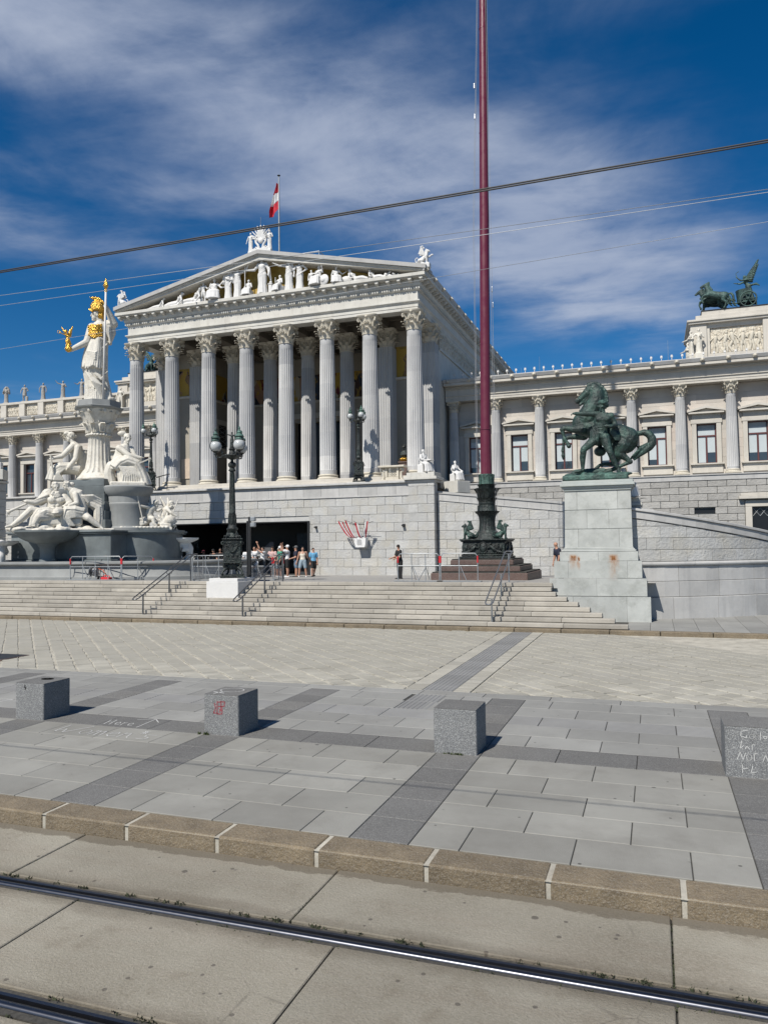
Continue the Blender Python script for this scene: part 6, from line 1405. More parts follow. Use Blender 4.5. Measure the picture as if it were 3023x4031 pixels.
def quadriga(label, loc, rz, sc):
    q = thing('quadriga', label, 'statue', loc, 'bronze quadrigas on the roof', rz)
    for i, yy in enumerate((-1.3, -.45, .45, 1.3)):
        mb = MB(); horse(mb, .78*sc, 0, [.25, .05, .22, .08][i], i, [3, 1, 2, 3][i]); o = O('horse', fuse(mb, .045*sc, 1), 'bronze_roof', q, local=True); o.location = ((-.25 if i in (1, 2) else 0)*sc-.45*sc, yy*sc*.75, 0)
    for yy in (-.75, .75):
        w = MB().tube([(1.75*sc+.56*sc*cos(a), yy*sc, .56*sc+.56*sc*sin(a)) for a in [i*pi/12 for i in range(25)]], .055*sc, 7)
        for k in range(6): a = k*pi/3; w.tube([(1.75*sc, yy*sc, .56*sc), (1.75*sc+.55*sc*cos(a), yy*sc, .56*sc+.55*sc*sin(a))], .04*sc, 6)
        w.ell((1.75*sc, yy*sc, .56*sc), (.12*sc, .14*sc, .12*sc)); O('wheel', w, 'bronze_roof', q, 60, True)
    ch = MB(); rows = []
    for z, r in ((.45, .62), (.9, .66), (1.35, .72), (1.42, .74)): rows.append([((1.62-r*cos(a))*sc, r*.85*sin(a)*sc, z*sc) for a in [radians(-115+23*i) for i in range(11)]])
    ch.grid(rows, .05*sc); ch.cbox(1.2*sc, 2.3*sc, -.55*sc, .55*sc, .40*sc, .48*sc, .02).tube([(1.2*sc, 0, .5*sc), (-.6*sc, 0, .75*sc)], .05*sc, 6).tube([(1.7*sc, -.9*sc, .56*sc), (1.7*sc, .9*sc, .56*sc)], .05*sc, 6); O('chariot', ch, 'bronze_roof', q, 50, True)
    h = 2.1*sc; mb = MB(); J = human(mb, h, pel=(0, 0, .55), sp=(-.3, 0, 1), ax=(0, -1, 0) if False else (.2, -1, 0), aL=((-.8, 0, -.3), (-.9, 0, .25)), aR=((-.8, -.2, -.1), (-.6, 0, .6)), lL=((-.3, 0, -1), (.2, 0, -1)), lR=((.1, 0, -1), (.35, 0, -1)), female=True, face=(-1, 0, -.05), hair='bun', seed=3)
    gown(mb, h, seed=6, w=(.09, .10, .13, .17), z=(.68, .52, .3, .03), c1=(.06, 0)); 
    for k in range(6): mb.tube([J['pel']+V((.05, -.1+.04*k, .1)), J['pel']+V((.5*h*.55, -.12+.05*k, .12+.02*k)), J['pel']+V((.62*h*.62, -.1+.05*k, .02*k-.02))], [.06*sc, .09*sc, .03*sc], 6)
    for yy in (-.22, .22): wingmesh(mb, J['nb']+V((.06, yy*.5, -.05)), J['nb']+V((.95*sc, yy*2.2, 1.25*sc)), J['nb']+V((.55*sc, yy*1.6, -.1)), 9, .055*sc)
    mb.tube([J['wrR'], J['wrR']+V((-.1, 0, .35))*sc, J['wrR']+V((.12, 0, .5))*sc], .035*sc, 6)
    o = O('winged_driver', fuse(mb, .034*sc, 1), 'bronze_roof', q, local=True); o.location = (1.75*sc, 0, .48*sc); return q
quadriga('green bronze four horse chariot with winged driver above the right attic block', (4.75, 55.2, 18.36), radians(-6), .88)
quadriga('green bronze four horse chariot glimpsed between the two leftmost columns', (-40.7, 56, 18.1), radians(180-35), .82)

# ---------------------------------------------------------------- seated scholars on the ramp parapets
def scholar(label, loc, rz, h, seed, plinth, kind):
    mb, J = seated(h, seed, female=False, beard=True, hair='curly', nude=True, block=.30,
                   arms=dict(aL=((-.25, -.35, -.8), (.5, -.8, -.1)), aR=((.2, -.4, -.8), (-.4, -.8, .0)), face=(.2, -.95, -.15)) if kind == 0 else dict(aL=((-.2, -.4, -.8), (.4, -.3, .85)), aR=((.15, -.5, -.7), (0, -.8, -.35)), face=(0, -1, -.05)))
    for i in range(4): mb.tube([J['nb']+V((-.12*h, 0, -.01*h)), J['shL']+V((-.05*h, .04*h, -.12*h-.02*h*i)), J['pel']+V((-.11*h, .03*h, .02*h*i))], .028*h, 6)
    if kind == 0: mb.cbox(-.12*h, .12*h, -.40*h, -.22*h, .40*h, .425*h, .01)
    o = statue('seated_scholar_statue', fuse(mb, .028, 2), 'statue_white', label, 'statue', loc, rz, 'seated scholars on the ramp parapets')
    O('plinth', MB().cbox(-.34*h, .34*h, -.46*h, .30*h, -plinth, -.002, .02), 'marble', o, local=True); return o
scholar('seated white scholar with an open book on the wall corner, by the last column', (-13.15, 44.6, 7.39), radians(62), 1.82, 111, .0+.012, 0)
scholar('seated white scholar resting chin on hand, below the right wing beside the flagpole', (-11.6, 46.3, 6.95), radians(58), 1.62, 112, .75, 1)
scholar('seated white scholar half hidden behind the horse statue\'s pedestal', (-1.05, 31.5, 4.74), radians(62), 1.5, 113, .01, 1)
scholar('seated white scholar cut off by the left picture edge', (-43.1, 41.1, 8.62), radians(-60), 1.75, 114, .7, 0)
lp = thing('left_wall_pier', 'grey stone wall pier under the seated scholar at the left edge', 'wall', (-43.3, 41.2, 1.3))
for k in range(12): O('pier_block', MB().cbox(-44.6, -42.8, 40.6, 41.6, 1.2+k*.54, 1.2+k*.54+.53, .03), 'rustic', lp)
O('pier_cap', MB().cbox(-44.7, -42.7, 40.5, 41.7, 7.69, 7.85, .02), 'marble', lp)

# ---------------------------------------------------------------- horse tamer on its pedestal
def H(u, v, y=0.):
    px, py = 2180+u*.2532-2339, 1735.8-(1480+v*.2532); k = 1+y/31.
    x = (px+.0248*py)*.00955; z = (py-.047*px)*.01002; return V((-2.1+x*k, 30.75+y, 3+(4+z)*k))
hs = .00242
ht = thing('horse_tamer_statue', 'green bronze youth restraining a rearing horse on a tall stone pedestal', 'statue', (-2.1, 30.75, 5.1))
mb = MB(); y = .35
mb.chain([H(440, 770, y), H(600, 830, y), H(800, 900, y), H(1000, 930, y), H(1110, 990, y)], [.37, .40, .42, .45, .48], 14); mb.ell(H(400, 740, y), (.34, .36, .42)); mb.ell(H(1130, 1010, y), (.40, .42, .52), Matrix.Rotation(.3, 3, 'Y')); mb.ell(H(980, 1120, y), (.34, .40, .40)); mb.ell(H(700, 960, y), (.42, .36, .34))
mb.chain([H(490, 680, y), H(560, 540, y), H(640, 400, y), H(660, 280, y), H(610, 195, y)], [.42, .37, .33, .29, .21], 14); mb.ell(H(600, 260, y), (.28, .18, .26))
mb.chain([H(545, 215, y), H(500, 270, y), H(430, 330, y), H(350, 395, y)], [.19, .19, .135, .10], 12); mb.ell(H(500, 300, y), (.18, .15, .16)); mb.chain([H(490, 350, y), H(430, 410, y), H(390, 452, y)], [.12, .075, .055]); mb.ell(H(335, 385, y), (.07, .09, .065))
for q in (-.10, .10): mb.cap(H(525, 190, y+q), H(508, 118, y+q*1.3), .06, .02); mb.ell(H(462, 228, y+q*1.3), .045, n=7, m=5)
arc = [(530, 128), (585, 112), (640, 116), (695, 140), (740, 180), (775, 232), (798, 290), (808, 345), (812, 400), (805, 455)]
for i, (u, v) in enumerate(arc):
    t = (u-590)*1., (v-330)*1.; mb.ell(H(u, v, y), (.085, .06, .075), n=8, m=6); mb.cap(H(u-t[0]*.16, v-t[1]*.16, y), H(u, v, y), .09, .06, 7)
    if i < len(arc)-1: u2, v2 = (u+arc[i+1][0])/2, (v+arc[i+1][1])/2; mb.cap(H(u2-(u2-590)*.16, v2-(v2-330)*.16, y), H(u2+(u2-590)*.03, v2+(v2-330)*.03, y), .08, .045, 7)
mb.chain([H(430, 830, y-.22), H(300, 830, y-.26), H(135, 805, y-.28), H(112, 830, y-.28)], [.26, .15, .095, .10]); mb.chain([H(112, 835, y-.28), H(140, 930, y-.28), H(160, 985, y-.28)], [.085, .06, .085]); mb.chain([H(160, 985, y-.28), H(195, 1040, y-.28)], [.075, .06]); mb.chain([H(200, 1045, y-.28), H(222, 1090, y-.28)], [.08, .095])
mb.chain([H(440, 930, y+.25), H(300, 945, y+.28), H(190, 960, y+.28), H(128, 985, y+.28)], [.20, .12, .085, .085]); mb.chain([H(128, 990, y+.28), H(118, 1090, y+.28), H(110, 1165, y+.28)], [.075, .055, .075]); mb.chain([H(110, 1165, y+.28), H(118, 1225, y+.28)], [.065, .06]); mb.chain([H(116, 1235, y+.28), H(120, 1290, y+.28)], [.085, .05])
mb.chain([H(1050, 1080, y-.22), H(1010, 1210, y-.25), H(1120, 1285, y-.25), H(1175, 1335, y-.25)], [.34, .20, .11, .10]); mb.chain([H(1175, 1340, y-.25), H(1060, 1385, y-.25), H(930, 1440, y-.2)], [.085, .07, .085]); mb.chain([H(930, 1440, y-.2), H(850, 1480, y-.2)], [.075, .10]); mb.cap(H(850, 1475, y-.2), H(790, 1500, y-.2), .11, .09)
mb.chain([H(1000, 1180, y+.2), H(950, 1300, y+.25), H(900, 1370, y+.25), H(760, 1370, y+.25)], [.28, .14, .09, .075]); mb.chain([H(760, 1370, y+.25), H(690, 1390, y+.25), H(640, 1440, y+.25)], [.075, .065, .08]); mb.cap(H(640, 1445, y+.25), H(600, 1480, y+.25), .09, .09)
tl = [(1255, 900), (1310, 905), (1380, 890), (1450, 915), (1495, 980), (1500, 1050), (1460, 1110), (1380, 1170), (1300, 1230), (1230, 1300)]
mb.chain([H(u, v, y) for u, v in tl], [.09, .10, .13, .155, .16, .16, .15, .13, .10, .05])
for k in range(12): a = k*.5; mb.tube([H(1430, 1060, y+.1*sin(a)), H(1340-10*k, 1100+12*k, y+.16*sin(a*3)), H(1260-8*k+30*sin(a), 1110+20*k, y+.14*cos(a))], [.06, .05, .015], 6)
mb.ell(H(705, 1175, y), (.24, .26, .20))
O('horse', fuse(mb, .024, 2), 'bronze_green', ht)
mb = MB(); y = -.35
hp = head(mb, H(757, 500, y), .46, (-.25, -.95, -.25), (0, 0, 1), 'curly', 5); 
for k in range(46): a = random.uniform(0, 6.28); b = random.uniform(-.2, 1.5); mb.ell(H(757, 470, y+.03)+V((.20*cos(a)*cos(b), .21*sin(a)*cos(b), .19*sin(b))) if not (sin(a) < -.4 and b < .35) else H(757, 430, y), random.uniform(.04, .065), n=7, m=5)
mb.cap(H(760, 600, y), H(758, 560, y), .14, .12)
etube(mb, [H(u, v, y) for u, v in ((765, 590), (775, 640), (765, 700), (740, 780), (728, 850), (735, 920), (745, 970))], [.20, .37, .34, .27, .26, .27, .22], [.14, .21, .21, .17, .16, .19, .18], (1, 0, -.05), 22)
for s in (-1, 1): mb.ell(H(772+s*52, 672, y-.17), (.15, .07, .10), n=10, m=6)
for k in range(3): mb.ell(H(715, 760+36*k, y-.15), (.055, .04, .04), n=7, m=5); mb.ell(H(752, 760+36*k, y-.15), (.055, .04, .04), n=7, m=5)
mb.ell(H(690, 610, y), .15); mb.chain([H(685, 600, y-.02), H(590, 592, y-.12), H(490, 588, y-.2), H(345, 582, y-.3)], [.13, .11, .10, .065]); hand(mb, H(352, 582, y-.3), (-1, -.1, .05), .24, None, .8)
mb.ell(H(888, 635, y), .15); mb.chain([H(890, 640, y), H(935, 720, y+.05), H(965, 775, y), H(900, 790, y-.18), H(840, 780, y-.28)], [.13, .11, .09, .08, .06]); hand(mb, H(846, 781, y-.28), (-1, -.15, .05), .23)
mb.chain([H(690, 950, y), H(580, 1050, y-.1), H(478, 1135, y-.15), H(462, 1175, y-.15)], [.20, .17, .13, .12]); mb.chain([H(470, 1160, y-.15), H(455, 1270, y-.08), H(455, 1450, y-.05)], [.12, .12, .065]); mb.chain([H(458, 1462, y-.05), H(400, 1482, y-.15), H(350, 1495, y-.2)], [.075, .06, .04])
mb.chain([H(800, 950, y), H(830, 1060, y-.05), H(878, 1180, y-.1)], [.20, .17, .12]); mb.chain([H(880, 1185, y-.1), H(920, 1280, y-.02), H(1005, 1450, y+.05)], [.12, .12, .065]); mb.chain([H(1008, 1462, y+.05), H(1020, 1490, y-.08), H(1048, 1508, y-.2)], [.075, .06, .045])
etube(mb, [H(u, v, y-.08) for u, v in ((650, 800), (625, 870), (640, 950), (680, 1030), (700, 1070))], [.10, .15, .19, .16, .06], [.10, .12, .14, .12, .05], (1, 0, 0), 30, folds(3, 7, .16, .6))
for i in range(6): swag(mb, H(600+8*i, 770+26*i, y-.15), H(730-5*i, 900+24*i, y-.2), (0, -.05, -.10), .03)
O('youth', fuse(mb, .017, 1), 'bronze_green', ht)
cl = MB(); cl.grid([[tuple(H(870+t*150+s*40*t, 800+s*200+t*20, -.28+.2*t+.05*sin(s*9))) for s in [i/9 for i in range(10)]] for t in (0, .25, .5, .75, 1)], .05)
for i in range(5): cl.tube([H(880, 800+i*22, -.33), H(960, 880+i*30, -.25), H(1050, 1000+i*4, -.1)], [.03, .04, .02], 6)
O('cloak', fuse(cl, .022, 1), 'bronze_green', ht)
mb = MB(); b0, b1 = H(150, 1640), H(1150, 1520); mb.cbox(b0.x, b1.x, 30.0, 31.6, 5.40, 5.62, .04); G = random.Random(9)
for k in range(30): mb.ell((G.uniform(b0.x+.15, b1.x-.15), G.uniform(30.15, 31.4), 5.62+G.uniform(-.05, .03)), (G.uniform(.15, .35), .25, G.uniform(.05, .14)), n=9, m=6)
mb.chain([H(300, 1520, 0), H(340, 1500, 0), H(560, 1490, .2), H(760, 1480, .2)], [.10, .12, .14, .13]); O('ground_base', fuse(mb, .03, 2), 'copper_green', ht)
# pedestal courses built of granite blocks
pd = thing('statue_pedestal', 'tall grey granite pedestal with rust streaks under the bronze horse', 'pedestal', (-2.0, 30.8, .12))
def rust_mat():
    t = NT('rusty_granite'); c = t.mix(t.ramp(t.noise(1.2, 5), .3, .7), lerp((.41, .425, .405), AK), lerp((.53, .545, .52), AK))
    sp = t.n('ShaderNodeSeparateXYZ'); t.L.new(t.pos, sp.inputs[0]); tot = None
    for x0, w, zt, L_ in ((-2.93, .17, 2.52, .55), (-1.45, .22, 2.52, .95), (-2.72, .07, 2.45, .5)):
        dx = t.math('ABSOLUTE', t.math('SUBTRACT', t.math('ADD', sp.outputs[0], t.math('MULTIPLY', t.math('SUBTRACT', t.noise(6, 4), .5), .25)), x0)); a = t.ramp(dx, w, w*.25, 0, 1); b = t.ramp(sp.outputs[2], zt-L_, zt-.1, 0, 1); d = t.ramp(sp.outputs[2], zt+.08, zt-.02, 0, 1)
        k = t.math('MULTIPLY', t.math('MULTIPLY', a, b), d); tot = k if tot is None else t.math('MAXIMUM', tot, k)
    tot = t.math('MULTIPLY', tot, t.ramp(t.noise(9, 5, .6, stretch=(1, 1, .25)), .3, .6, .25, 1)); c = t.mix(tot, c, (.30, .12, .022)); c = t.mix(t.ramp(tot, .6, 1.0, 0, .7), c, (.10, .035, .012))
    r = t.rnd(); cc = t.n('ShaderNodeCombineColor'); k = t.ramp(r, 0, 1, .9, 1.06)
    for i in range(3): t.L.new(k, cc.inputs[i])
    c = t.mix(1., c, cc.outputs[0], 'MULTIPLY'); c = t.mix(t.ramp(t.noise(2.2, 9, .75), .48, .72, 0, .6), c, (.20, .208, .187)); c = t.mix(t.ramp(t.noise(3.1, 8, .7, off=(7, 7, 7)), .55, .75, 0, .6), c, (.46, .47, .44)); t.bump(t.noise(26, 5), .006); t.fin(c, .8, 0, .3)
rust_mat()
def course(z0, z1, a, b, yf, yb, joints, taper=0.):
    J = [a]+joints+[b]
    for p, q in zip(J, J[1:]):
        mb = MB(); c = (a+b)/2; g_ = .003; f = lambda x: c+(x-c)*(1-taper); c_ = .01
        P = [(p+(g_ if p != a else 0), yf), (q-(g_ if q != b else 0), yf), (q-(g_ if q != b else 0), yb), (p+(g_ if p != a else 0), yb)]
        mb.loft([[(x, y_, z0+.003) for x, y_ in P], [(f(x), yf+(taper*1.1 if y_ == yf else -taper*1.1), z1-.003) for x, y_ in P]]); O('granite_block', mb, 'rusty_granite', pd)
course(.10, 1.03, -3.98, -.17, 29.22, 32.4, [-2.9, -1.0]); course(1.03, 1.69, -3.78, -.29, 29.42, 32.2, [-2.06]); course(1.69, 2.33, -3.62, -.45, 29.62, 32.0, [-3.1, -.96]); course(2.33, 2.68, -3.42, -.58, 29.78, 31.85, [-2.0])
O('base_moulding', MB().cbox(-3.36, -.64, 29.84, 31.8, 2.681, 2.74, .02).cbox(-3.31, -.69, 29.89, 31.75, 2.741, 2.79, .015).cbox(-3.27, -.73, 29.93, 31.7, 2.791, 2.84, .015), 'rusty_granite', pd)
course(2.841, 3.55, -3.24, -.76, 29.97, 31.65, [-2.73, -1.24], .006); course(3.55, 4.28, -3.23, -.77, 29.98, 31.64, [-2.4, -1.6], .006); course(4.28, 5.00, -3.22, -.78, 29.99, 31.63, [-2.76, -1.27], .006)
O('cornice', MB().cbox(-3.24, -.76, 29.95, 31.67, 5.001, 5.09, .01).cbox(-3.30, -.70, 29.90, 31.72, 5.091, 5.17, .01).cbox(-3.37, -.63, 29.82, 31.80, 5.171, 5.28, .015).cbox(-3.31, -.69, 29.88, 31.74, 5.281, 5.39, .01), 'pedestal_granite', pd)
# ================================================================ ornamental lamps
def make_lamp():
    L_ = thing('ornamental_lamp', '-', 'lamp', (0, 0, 0), 'ornate three globe lamps')
    def P(nm, mb, m, par=None, sm=None): return O(nm, mb, m, par or L_, sm, True)
    P('foot_plate', MB().cbox(-.52, .52, -.52, .52, 0, .07, .02).cbox(-.45, .45, -.45, .45, .071, .14, .02), 'bronze_dark')
    for i in range(4):
        mb = MB(); a = pi/4+i*pi/2; D = lambda r, z, t=0: V((r*cos(a)-t*sin(a), r*sin(a)+t*cos(a), z))
        mb.chain([D(.60, .18), D(.56, .30), D(.40, .42), D(.26, .50), D(.30, .62)], [.045, .05, .09, .10, .09]); mb.chain([D(.60, .18), D(.66, .16)], [.05, .035]); mb.chain([D(.40, .42), D(.50, .52), D(.50, .62)], [.08, .06, .05]); mb.ell(D(.52, .60), .07); wingmesh(mb, D(.38, .46), D(.18, .60, .22), D(.16, .36, .18), 5, .022); wingmesh(mb, D(.38, .46), D(.18, .60, -.22), D(.16, .36, -.18), 5, .022); mb.chain([D(.2, .45), D(.25, .25), D(.33, .16)], [.07, .05, .05])
        P('beast_foot', fuse(mb, .018, 1), 'bronze_dark')
    P('tray', MB().cbox(-.44, .44, -.44, .44, .62, .70, .03).cbox(-.39, .39, -.39, .39, .701, .77, .02), 'bronze_dark')
    bx = P('panel_box', MB().cbox(-.36, .36, -.36, .36, .771, 1.58, .03).cbox(-.385, .385, -.385, .385, 1.50, 1.58, .01).cbox(-.385, .385, -.385, .385, .772, .84, .01), 'bronze_dark')
    for i in range(4):
        R = rotz(i*pi/2); mb = MB(); mb.M = R
        for k in range(13): t = k/12; mb.ell((-.24+.48*t, -.375, 1.38-.26*sin(pi*t)), .030+.018*sin(pi*t), n=7, m=5)
        for x in (-.24, 0, .24): mb.tube([(x+.05*cos(q), -.375, 1.40+.05*sin(q)) for q in [j*pi/4 for j in range(9)]], .014, 5)
        for x in (-.2, 0, .2): mb.ell((x, -.365, .96), (.07, .03, .05), n=7, m=5); mb.ell((x, -.365, .88), (.05, .03, .03), n=7, m=5)
        P('garland', mb, 'bronze_dark', bx, 60); mb = MB(); mb.M = R; mb.tube([(-.40+.06*cos(q), -.36, 1.50+.06*sin(q)) for q in [j*pi/4 for j in range(8)]], .035, 6); P('corner_scroll', mb, 'bronze_dark', bx, 60)
    P('box_cornice', MB().cbox(-.40, .40, -.40, .40, 1.581, 1.64, .02).cbox(-.44, .44, -.44, .44, 1.641, 1.70, .02), 'bronze_dark')
    for i in range(4):
        a = pi/4+i*pi/2; mb = MB(); mb.M = Matrix.Translation((.30*cos(a), .30*sin(a), 1.70)) @ rotz(a+pi/2) 
        human(mb, .46, pel=(0, 0, .22), sp=(0, .2, 1), lL=((-.3, -.9, .2), (0, -.3, -1)), lR=((.3, -.9, .1), (0, -.4, -1)), hair='curly', hands=False, seed=i, k=1.3); mb.ell((0, .02, .05), (.1, .1, .06)); P('seated_child', fuse(mb, .016, 1), 'bronze_dark')
    P('shaft_foot', MB().lathe([(.26, 1.701), (.28, 1.76), (.20, 1.86), (.15, 1.93), (.17, 2.0), (.24, 2.07), (.25, 2.12), (.19, 2.17), (.165, 2.28)], 24), 'bronze_dark', None, 40)
    mb = MB().lathe([(.155, 2.27), (.165, 2.32), (.158, 2.72), (.17, 2.76)], 24)
    for k in range(8):
        a = k*pi/4; mb.cap((.16*cos(a), .16*sin(a), 2.36), (.16*cos(a), .16*sin(a), 2.62), .03, .02, 6); mb.ell((.165*cos(a), .165*sin(a), 2.67), .025, n=6, m=4)
    P('carved_band', mb, 'bronze_dark', None, 50)
    q = fluted(.142, .098, 1.85, 16, 4, .12); q.v = [(x, y, z+2.76) for x, y, z in q.v]; P('fluted_shaft', q, 'bronze_dark', None, 40)
    P('collar', MB().lathe([(.10, 4.60), (.155, 4.63), (.155, 4.67), (.11, 4.71), (.10, 4.76), (.165, 4.83), (.175, 4.90), (.16, 4.96), (.08, 5.02), (.06, 5.08), (.08, 5.14)], 24), 'bronze_dark', None, 40)
    P('dish', MB().lathe([(.08, 5.12), (.20, 5.17), (.36, 5.24), (.44, 5.28), (.44, 5.31), (.30, 5.34), (.14, 5.37), (.12, 5.48), (.10, 5.52), (.14, 5.56), (.14, 5.60), (.08, 5.62)], 40, fl=lambda a, z: .04*abs(sin(a*12)) if 5.16 < z < 5.3 else 0), 'bronze_dark', None, 40)
    for k, a in enumerate((radians(176), radians(296), radians(54))):
        x, y = .70*cos(a), .70*sin(a); arm = MB().tube([(.30*cos(a), .30*sin(a), 5.26), (.55*cos(a), .55*sin(a), 5.21), (x, y, 5.24), (x, y, 5.36)], [.035, .03, .03, .04], 7).lathe([(.04, 5.30), (.07, 5.36), (.05, 5.40), (.13, 5.47), (.15, 5.50)], 14, (x, y, 0)); arm.ell((.42*cos(a), .42*sin(a), 5.40), (.06, .06, .09)); P('lamp_arm', arm, 'bronze_dark', None, 50)
        gl = P('globe', MB().ell((x, y, 5.70), .255, None, 24, 16).mesh('globe', True), 'globe_glass')
        P('cap', MB().lathe([(.17, 5.90), (.19, 5.93), (.16, 5.97), (.15, 6.02), (.20, 6.06), (.17, 6.11), (.10, 6.18), (.125, 6.22), (.09, 6.27), (.05, 6.33), (.035, 6.38), (.05, 6.42), (.01, 6.50)], 18, (x, y, 0)), 'copper_green', gl, 40)
        P('strap', MB().tube([(x+.275*cos(q)*cos(a+.6), y+.275*cos(q)*sin(a+.6), 5.70+.275*sin(q)) for q in [-1.2+2.4*j/8 for j in range(9)]], .012, 5), 'bronze_dark', gl)
    mb = MB(); J = human(mb, .72, female=True, hair='bun', aL=((-.7, 0, .1), (-.1, -.2, 1)), aR=((.5, 0, -.8), (.2, -.3, -.6)), hands=False); gown(mb, .72, seed=3); mb.v = [(x, y, z+5.62) for x, y, z in mb.v]; P('statuette', fuse(mb, .012, 1), 'bronze_dark'); P('staff', MB().tube([(-.20, -.03, 5.66), (-.20, -.03, 6.42)], .012, 5), 'bronze_dark')
    return L_
lp1 = make_lamp(); lp1['label'] = 'largest dark bronze lamp with three white globes, on the stair plinth'; lp1.location = (-17.2, 28.95, 1.70); lp1.rotation_euler = (0, 0, radians(30.8))
for lb, x, rz in (('bronze three globe lamp on the terrace parapet between the right columns', -17.4, 16), ('bronze three globe lamp on the terrace parapet behind the seated lawgiver', -32.95, 34)):
    c = copy_tree(lp1); c['label'] = lb; c.location = (x, 44.6, 6.99); c.scale = (.74, .74, .74); c.rotation_euler = (0, 0, radians(rz)); tag(O('lamp_plinth', MB().cbox(x-.62, x+.62, 44.1, 45.2, 6.932, 6.99, .01), 'marble'), 'flat white stone plinth under the parapet lamp, %s' % ('right side' if x > -20 else 'left side'), 'plinth')
pb = thing('lamp_plinth', 'white marble plinth block set in the stairs under the largest lamp', 'plinth', (-17.2, 28.9, 1.0)); O('lower_block', MB().cbox(-17.98, -16.45, 28.12, 29.7, .6, 1.57, .015), 'statue_white', pb); O('upper_block', MB().cbox(-17.90, -16.52, 28.2, 29.7, 1.571, 1.70, .012), 'statue_white', pb)

# ================================================================ maroon flagpole on a bronze base
PXX, PYY = -7.33, 35.2
fl = thing('maroon_flagpole', 'tall maroon flagpole on an ornate dark bronze base with brown steps', 'flagpole', (PXX, PYY, 1.4))
def FB(nm, w, z0, z1, m, ch=.02): return O(nm, MB().cbox(PXX-w, PXX+w, PYY-w, PYY+w, z0, z1, ch), m, fl)
for w, z0, z1 in ((2.16, 1.30, 1.74), (1.79, 1.80, 2.02), (1.43, 2.08, 2.30)):
    FB('granite_step', w, z0, z1, 'brown_granite'); FB('step_joint', w-.05, z1+.001, z1+.055, 'joint_dark', .004)
FB('base_moulding', 1.10, 2.36, 2.46, 'bronze_dark'); FB('base_moulding', 1.03, 2.461, 2.56, 'bronze_dark', .04); bx = FB('relief_block', .97, 2.561, 3.12, 'bronze_dark'); FB('block_cornice', 1.04, 3.121, 3.18, 'bronze_dark'); FB('block_cornice', 1.09, 3.181, 3.25, 'bronze_dark')
for i in range(4):
    mb = MB(); mb.M = Matrix.Translation((PXX, PYY, 0)) @ rotz(i*pi/2)
    for s in (-1, 1):
        mb.chain([(s*.62, -.99, 2.68), (s*.48, -1.02, 2.80), (s*.36, -1.0, 2.92)], [.07, .09, .07]); mb.ell((s*.34, -1.02, 3.02), .06); mb.chain([(s*.40, -1.02, 2.9), (s*.22, -1.04, 2.86)], [.04, .03]); mb.chain([(s*.60, -1., 2.70), (s*.78, -1.02, 2.66), (s*.86, -1., 2.64)], [.06, .05, .04]); mb.ell((s*.80, -.99, 2.86), (.08, .05, .14), n=8, m=5); wingmesh(mb, (s*.45, -.99, 2.9), (s*.72, -1.0, 3.05), (s*.70, -1., 2.82), 5, .02)
    mb.ell((0, -1.0, 2.86), (.16, .06, .22)); mb.tube([(.2*cos(q), -1.0, 2.86+.25*sin(q)) for q in [j*pi/6 for j in range(13)]], .03, 6)
    for k in range(18): mb.ell((-.9+k*.106, -1.02, 2.60), (.035, .03, .035), n=6, m=4)
    O('cherub_relief', mb, 'bronze_dark', bx, 60)
for rz, dx in ((0, .78), (pi, -.78)):
    mb = MB(); griffin(mb, .70, 1.); g_ = O('griffin', fuse(mb, .018, 1), 'bronze_green', fl)
    g_.matrix_local = Matrix.Translation((dx, -.55, 3.25-1.4)) @ rotz(rz)
pz = lambda v: 5.895-.004315*v
mb = MB().lathe([(.70, pz(612)), (.66, pz(598)), (.60, pz(572)), (.50, pz(545)), (.43, pz(520))], 48, (PXX, PYY, 0), fl=lambda a, z: .05*sin(a*16)*max(0, (3.5-z)*2)); O('acanthus_foot', mb, 'bronze_dark', fl, 50)
O('fluted_bell', MB().lathe([(.43, pz(522)), (.385, pz(480)), (.37, pz(430)), (.385, pz(390)), (.44, pz(352)), (.545, pz(328))], 64, (PXX, PYY, 0), fl=lambda a, z: -.07*abs(sin(a*10))), 'bronze_dark', fl, 50)
def crown(nm, z0, z1, r0, r1, n, m, out=.10):
    mb = MB().lathe([(r0, z0), (r0*.96, z0+(z1-z0)*.4), (r1, z1)], 32, (PXX, PYY, 0))
    for k in range(n):
        a = 2*pi*(k+.5)/n; rows = []
        for t in (0, .4, .75, .95, 1.05):
            r = r0+(r1-r0)*t+.02+out*max(0, t-.45)**1.5*1.6; w = r0*2.6/n*(1 if t < .8 else .6); z = z0+(z1-z0)*(t if t < 1 else .9)
            rows.append([(PXX+r*cos(a)-s*w*sin(a), PYY+r*sin(a)+s*w*cos(a), z) for s in (-1, -.3, .3, 1)]+[(PXX+(r-.06)*cos(a), PYY+(r-.06)*sin(a), z)])
        mb.loft(rows)
    return O(nm, mb, m, fl, 50)
crown('leaf_ring', pz(335), pz(312), .50, .56, 22, 'bronze_dark', .03); crown('leaf_ring', pz(322), pz(245), .46, .37, 14, 'bronze_dark', .08); O('neck', MB().lathe([(.36, pz(250)), (.40, pz(235)), (.40, pz(218)), (.35, pz(205)), (.37, pz(160))], 28, (PXX, PYY, 0)), 'bronze_dark', fl, 40)
crown('leaf_ring', pz(215), pz(165), .37, .44, 16, 'bronze_dark', .05); crown('leaf_ring', pz(165), pz(62), .39, .52, 12, 'bronze_dark', .16)
crown('leaf_ring', pz(70), pz(20), .33, .40, 14, 'bronze_dark', .05); crown('leaf_crown', pz(25), pz(-90), .34, .33, 12, 'copper_green', .07)
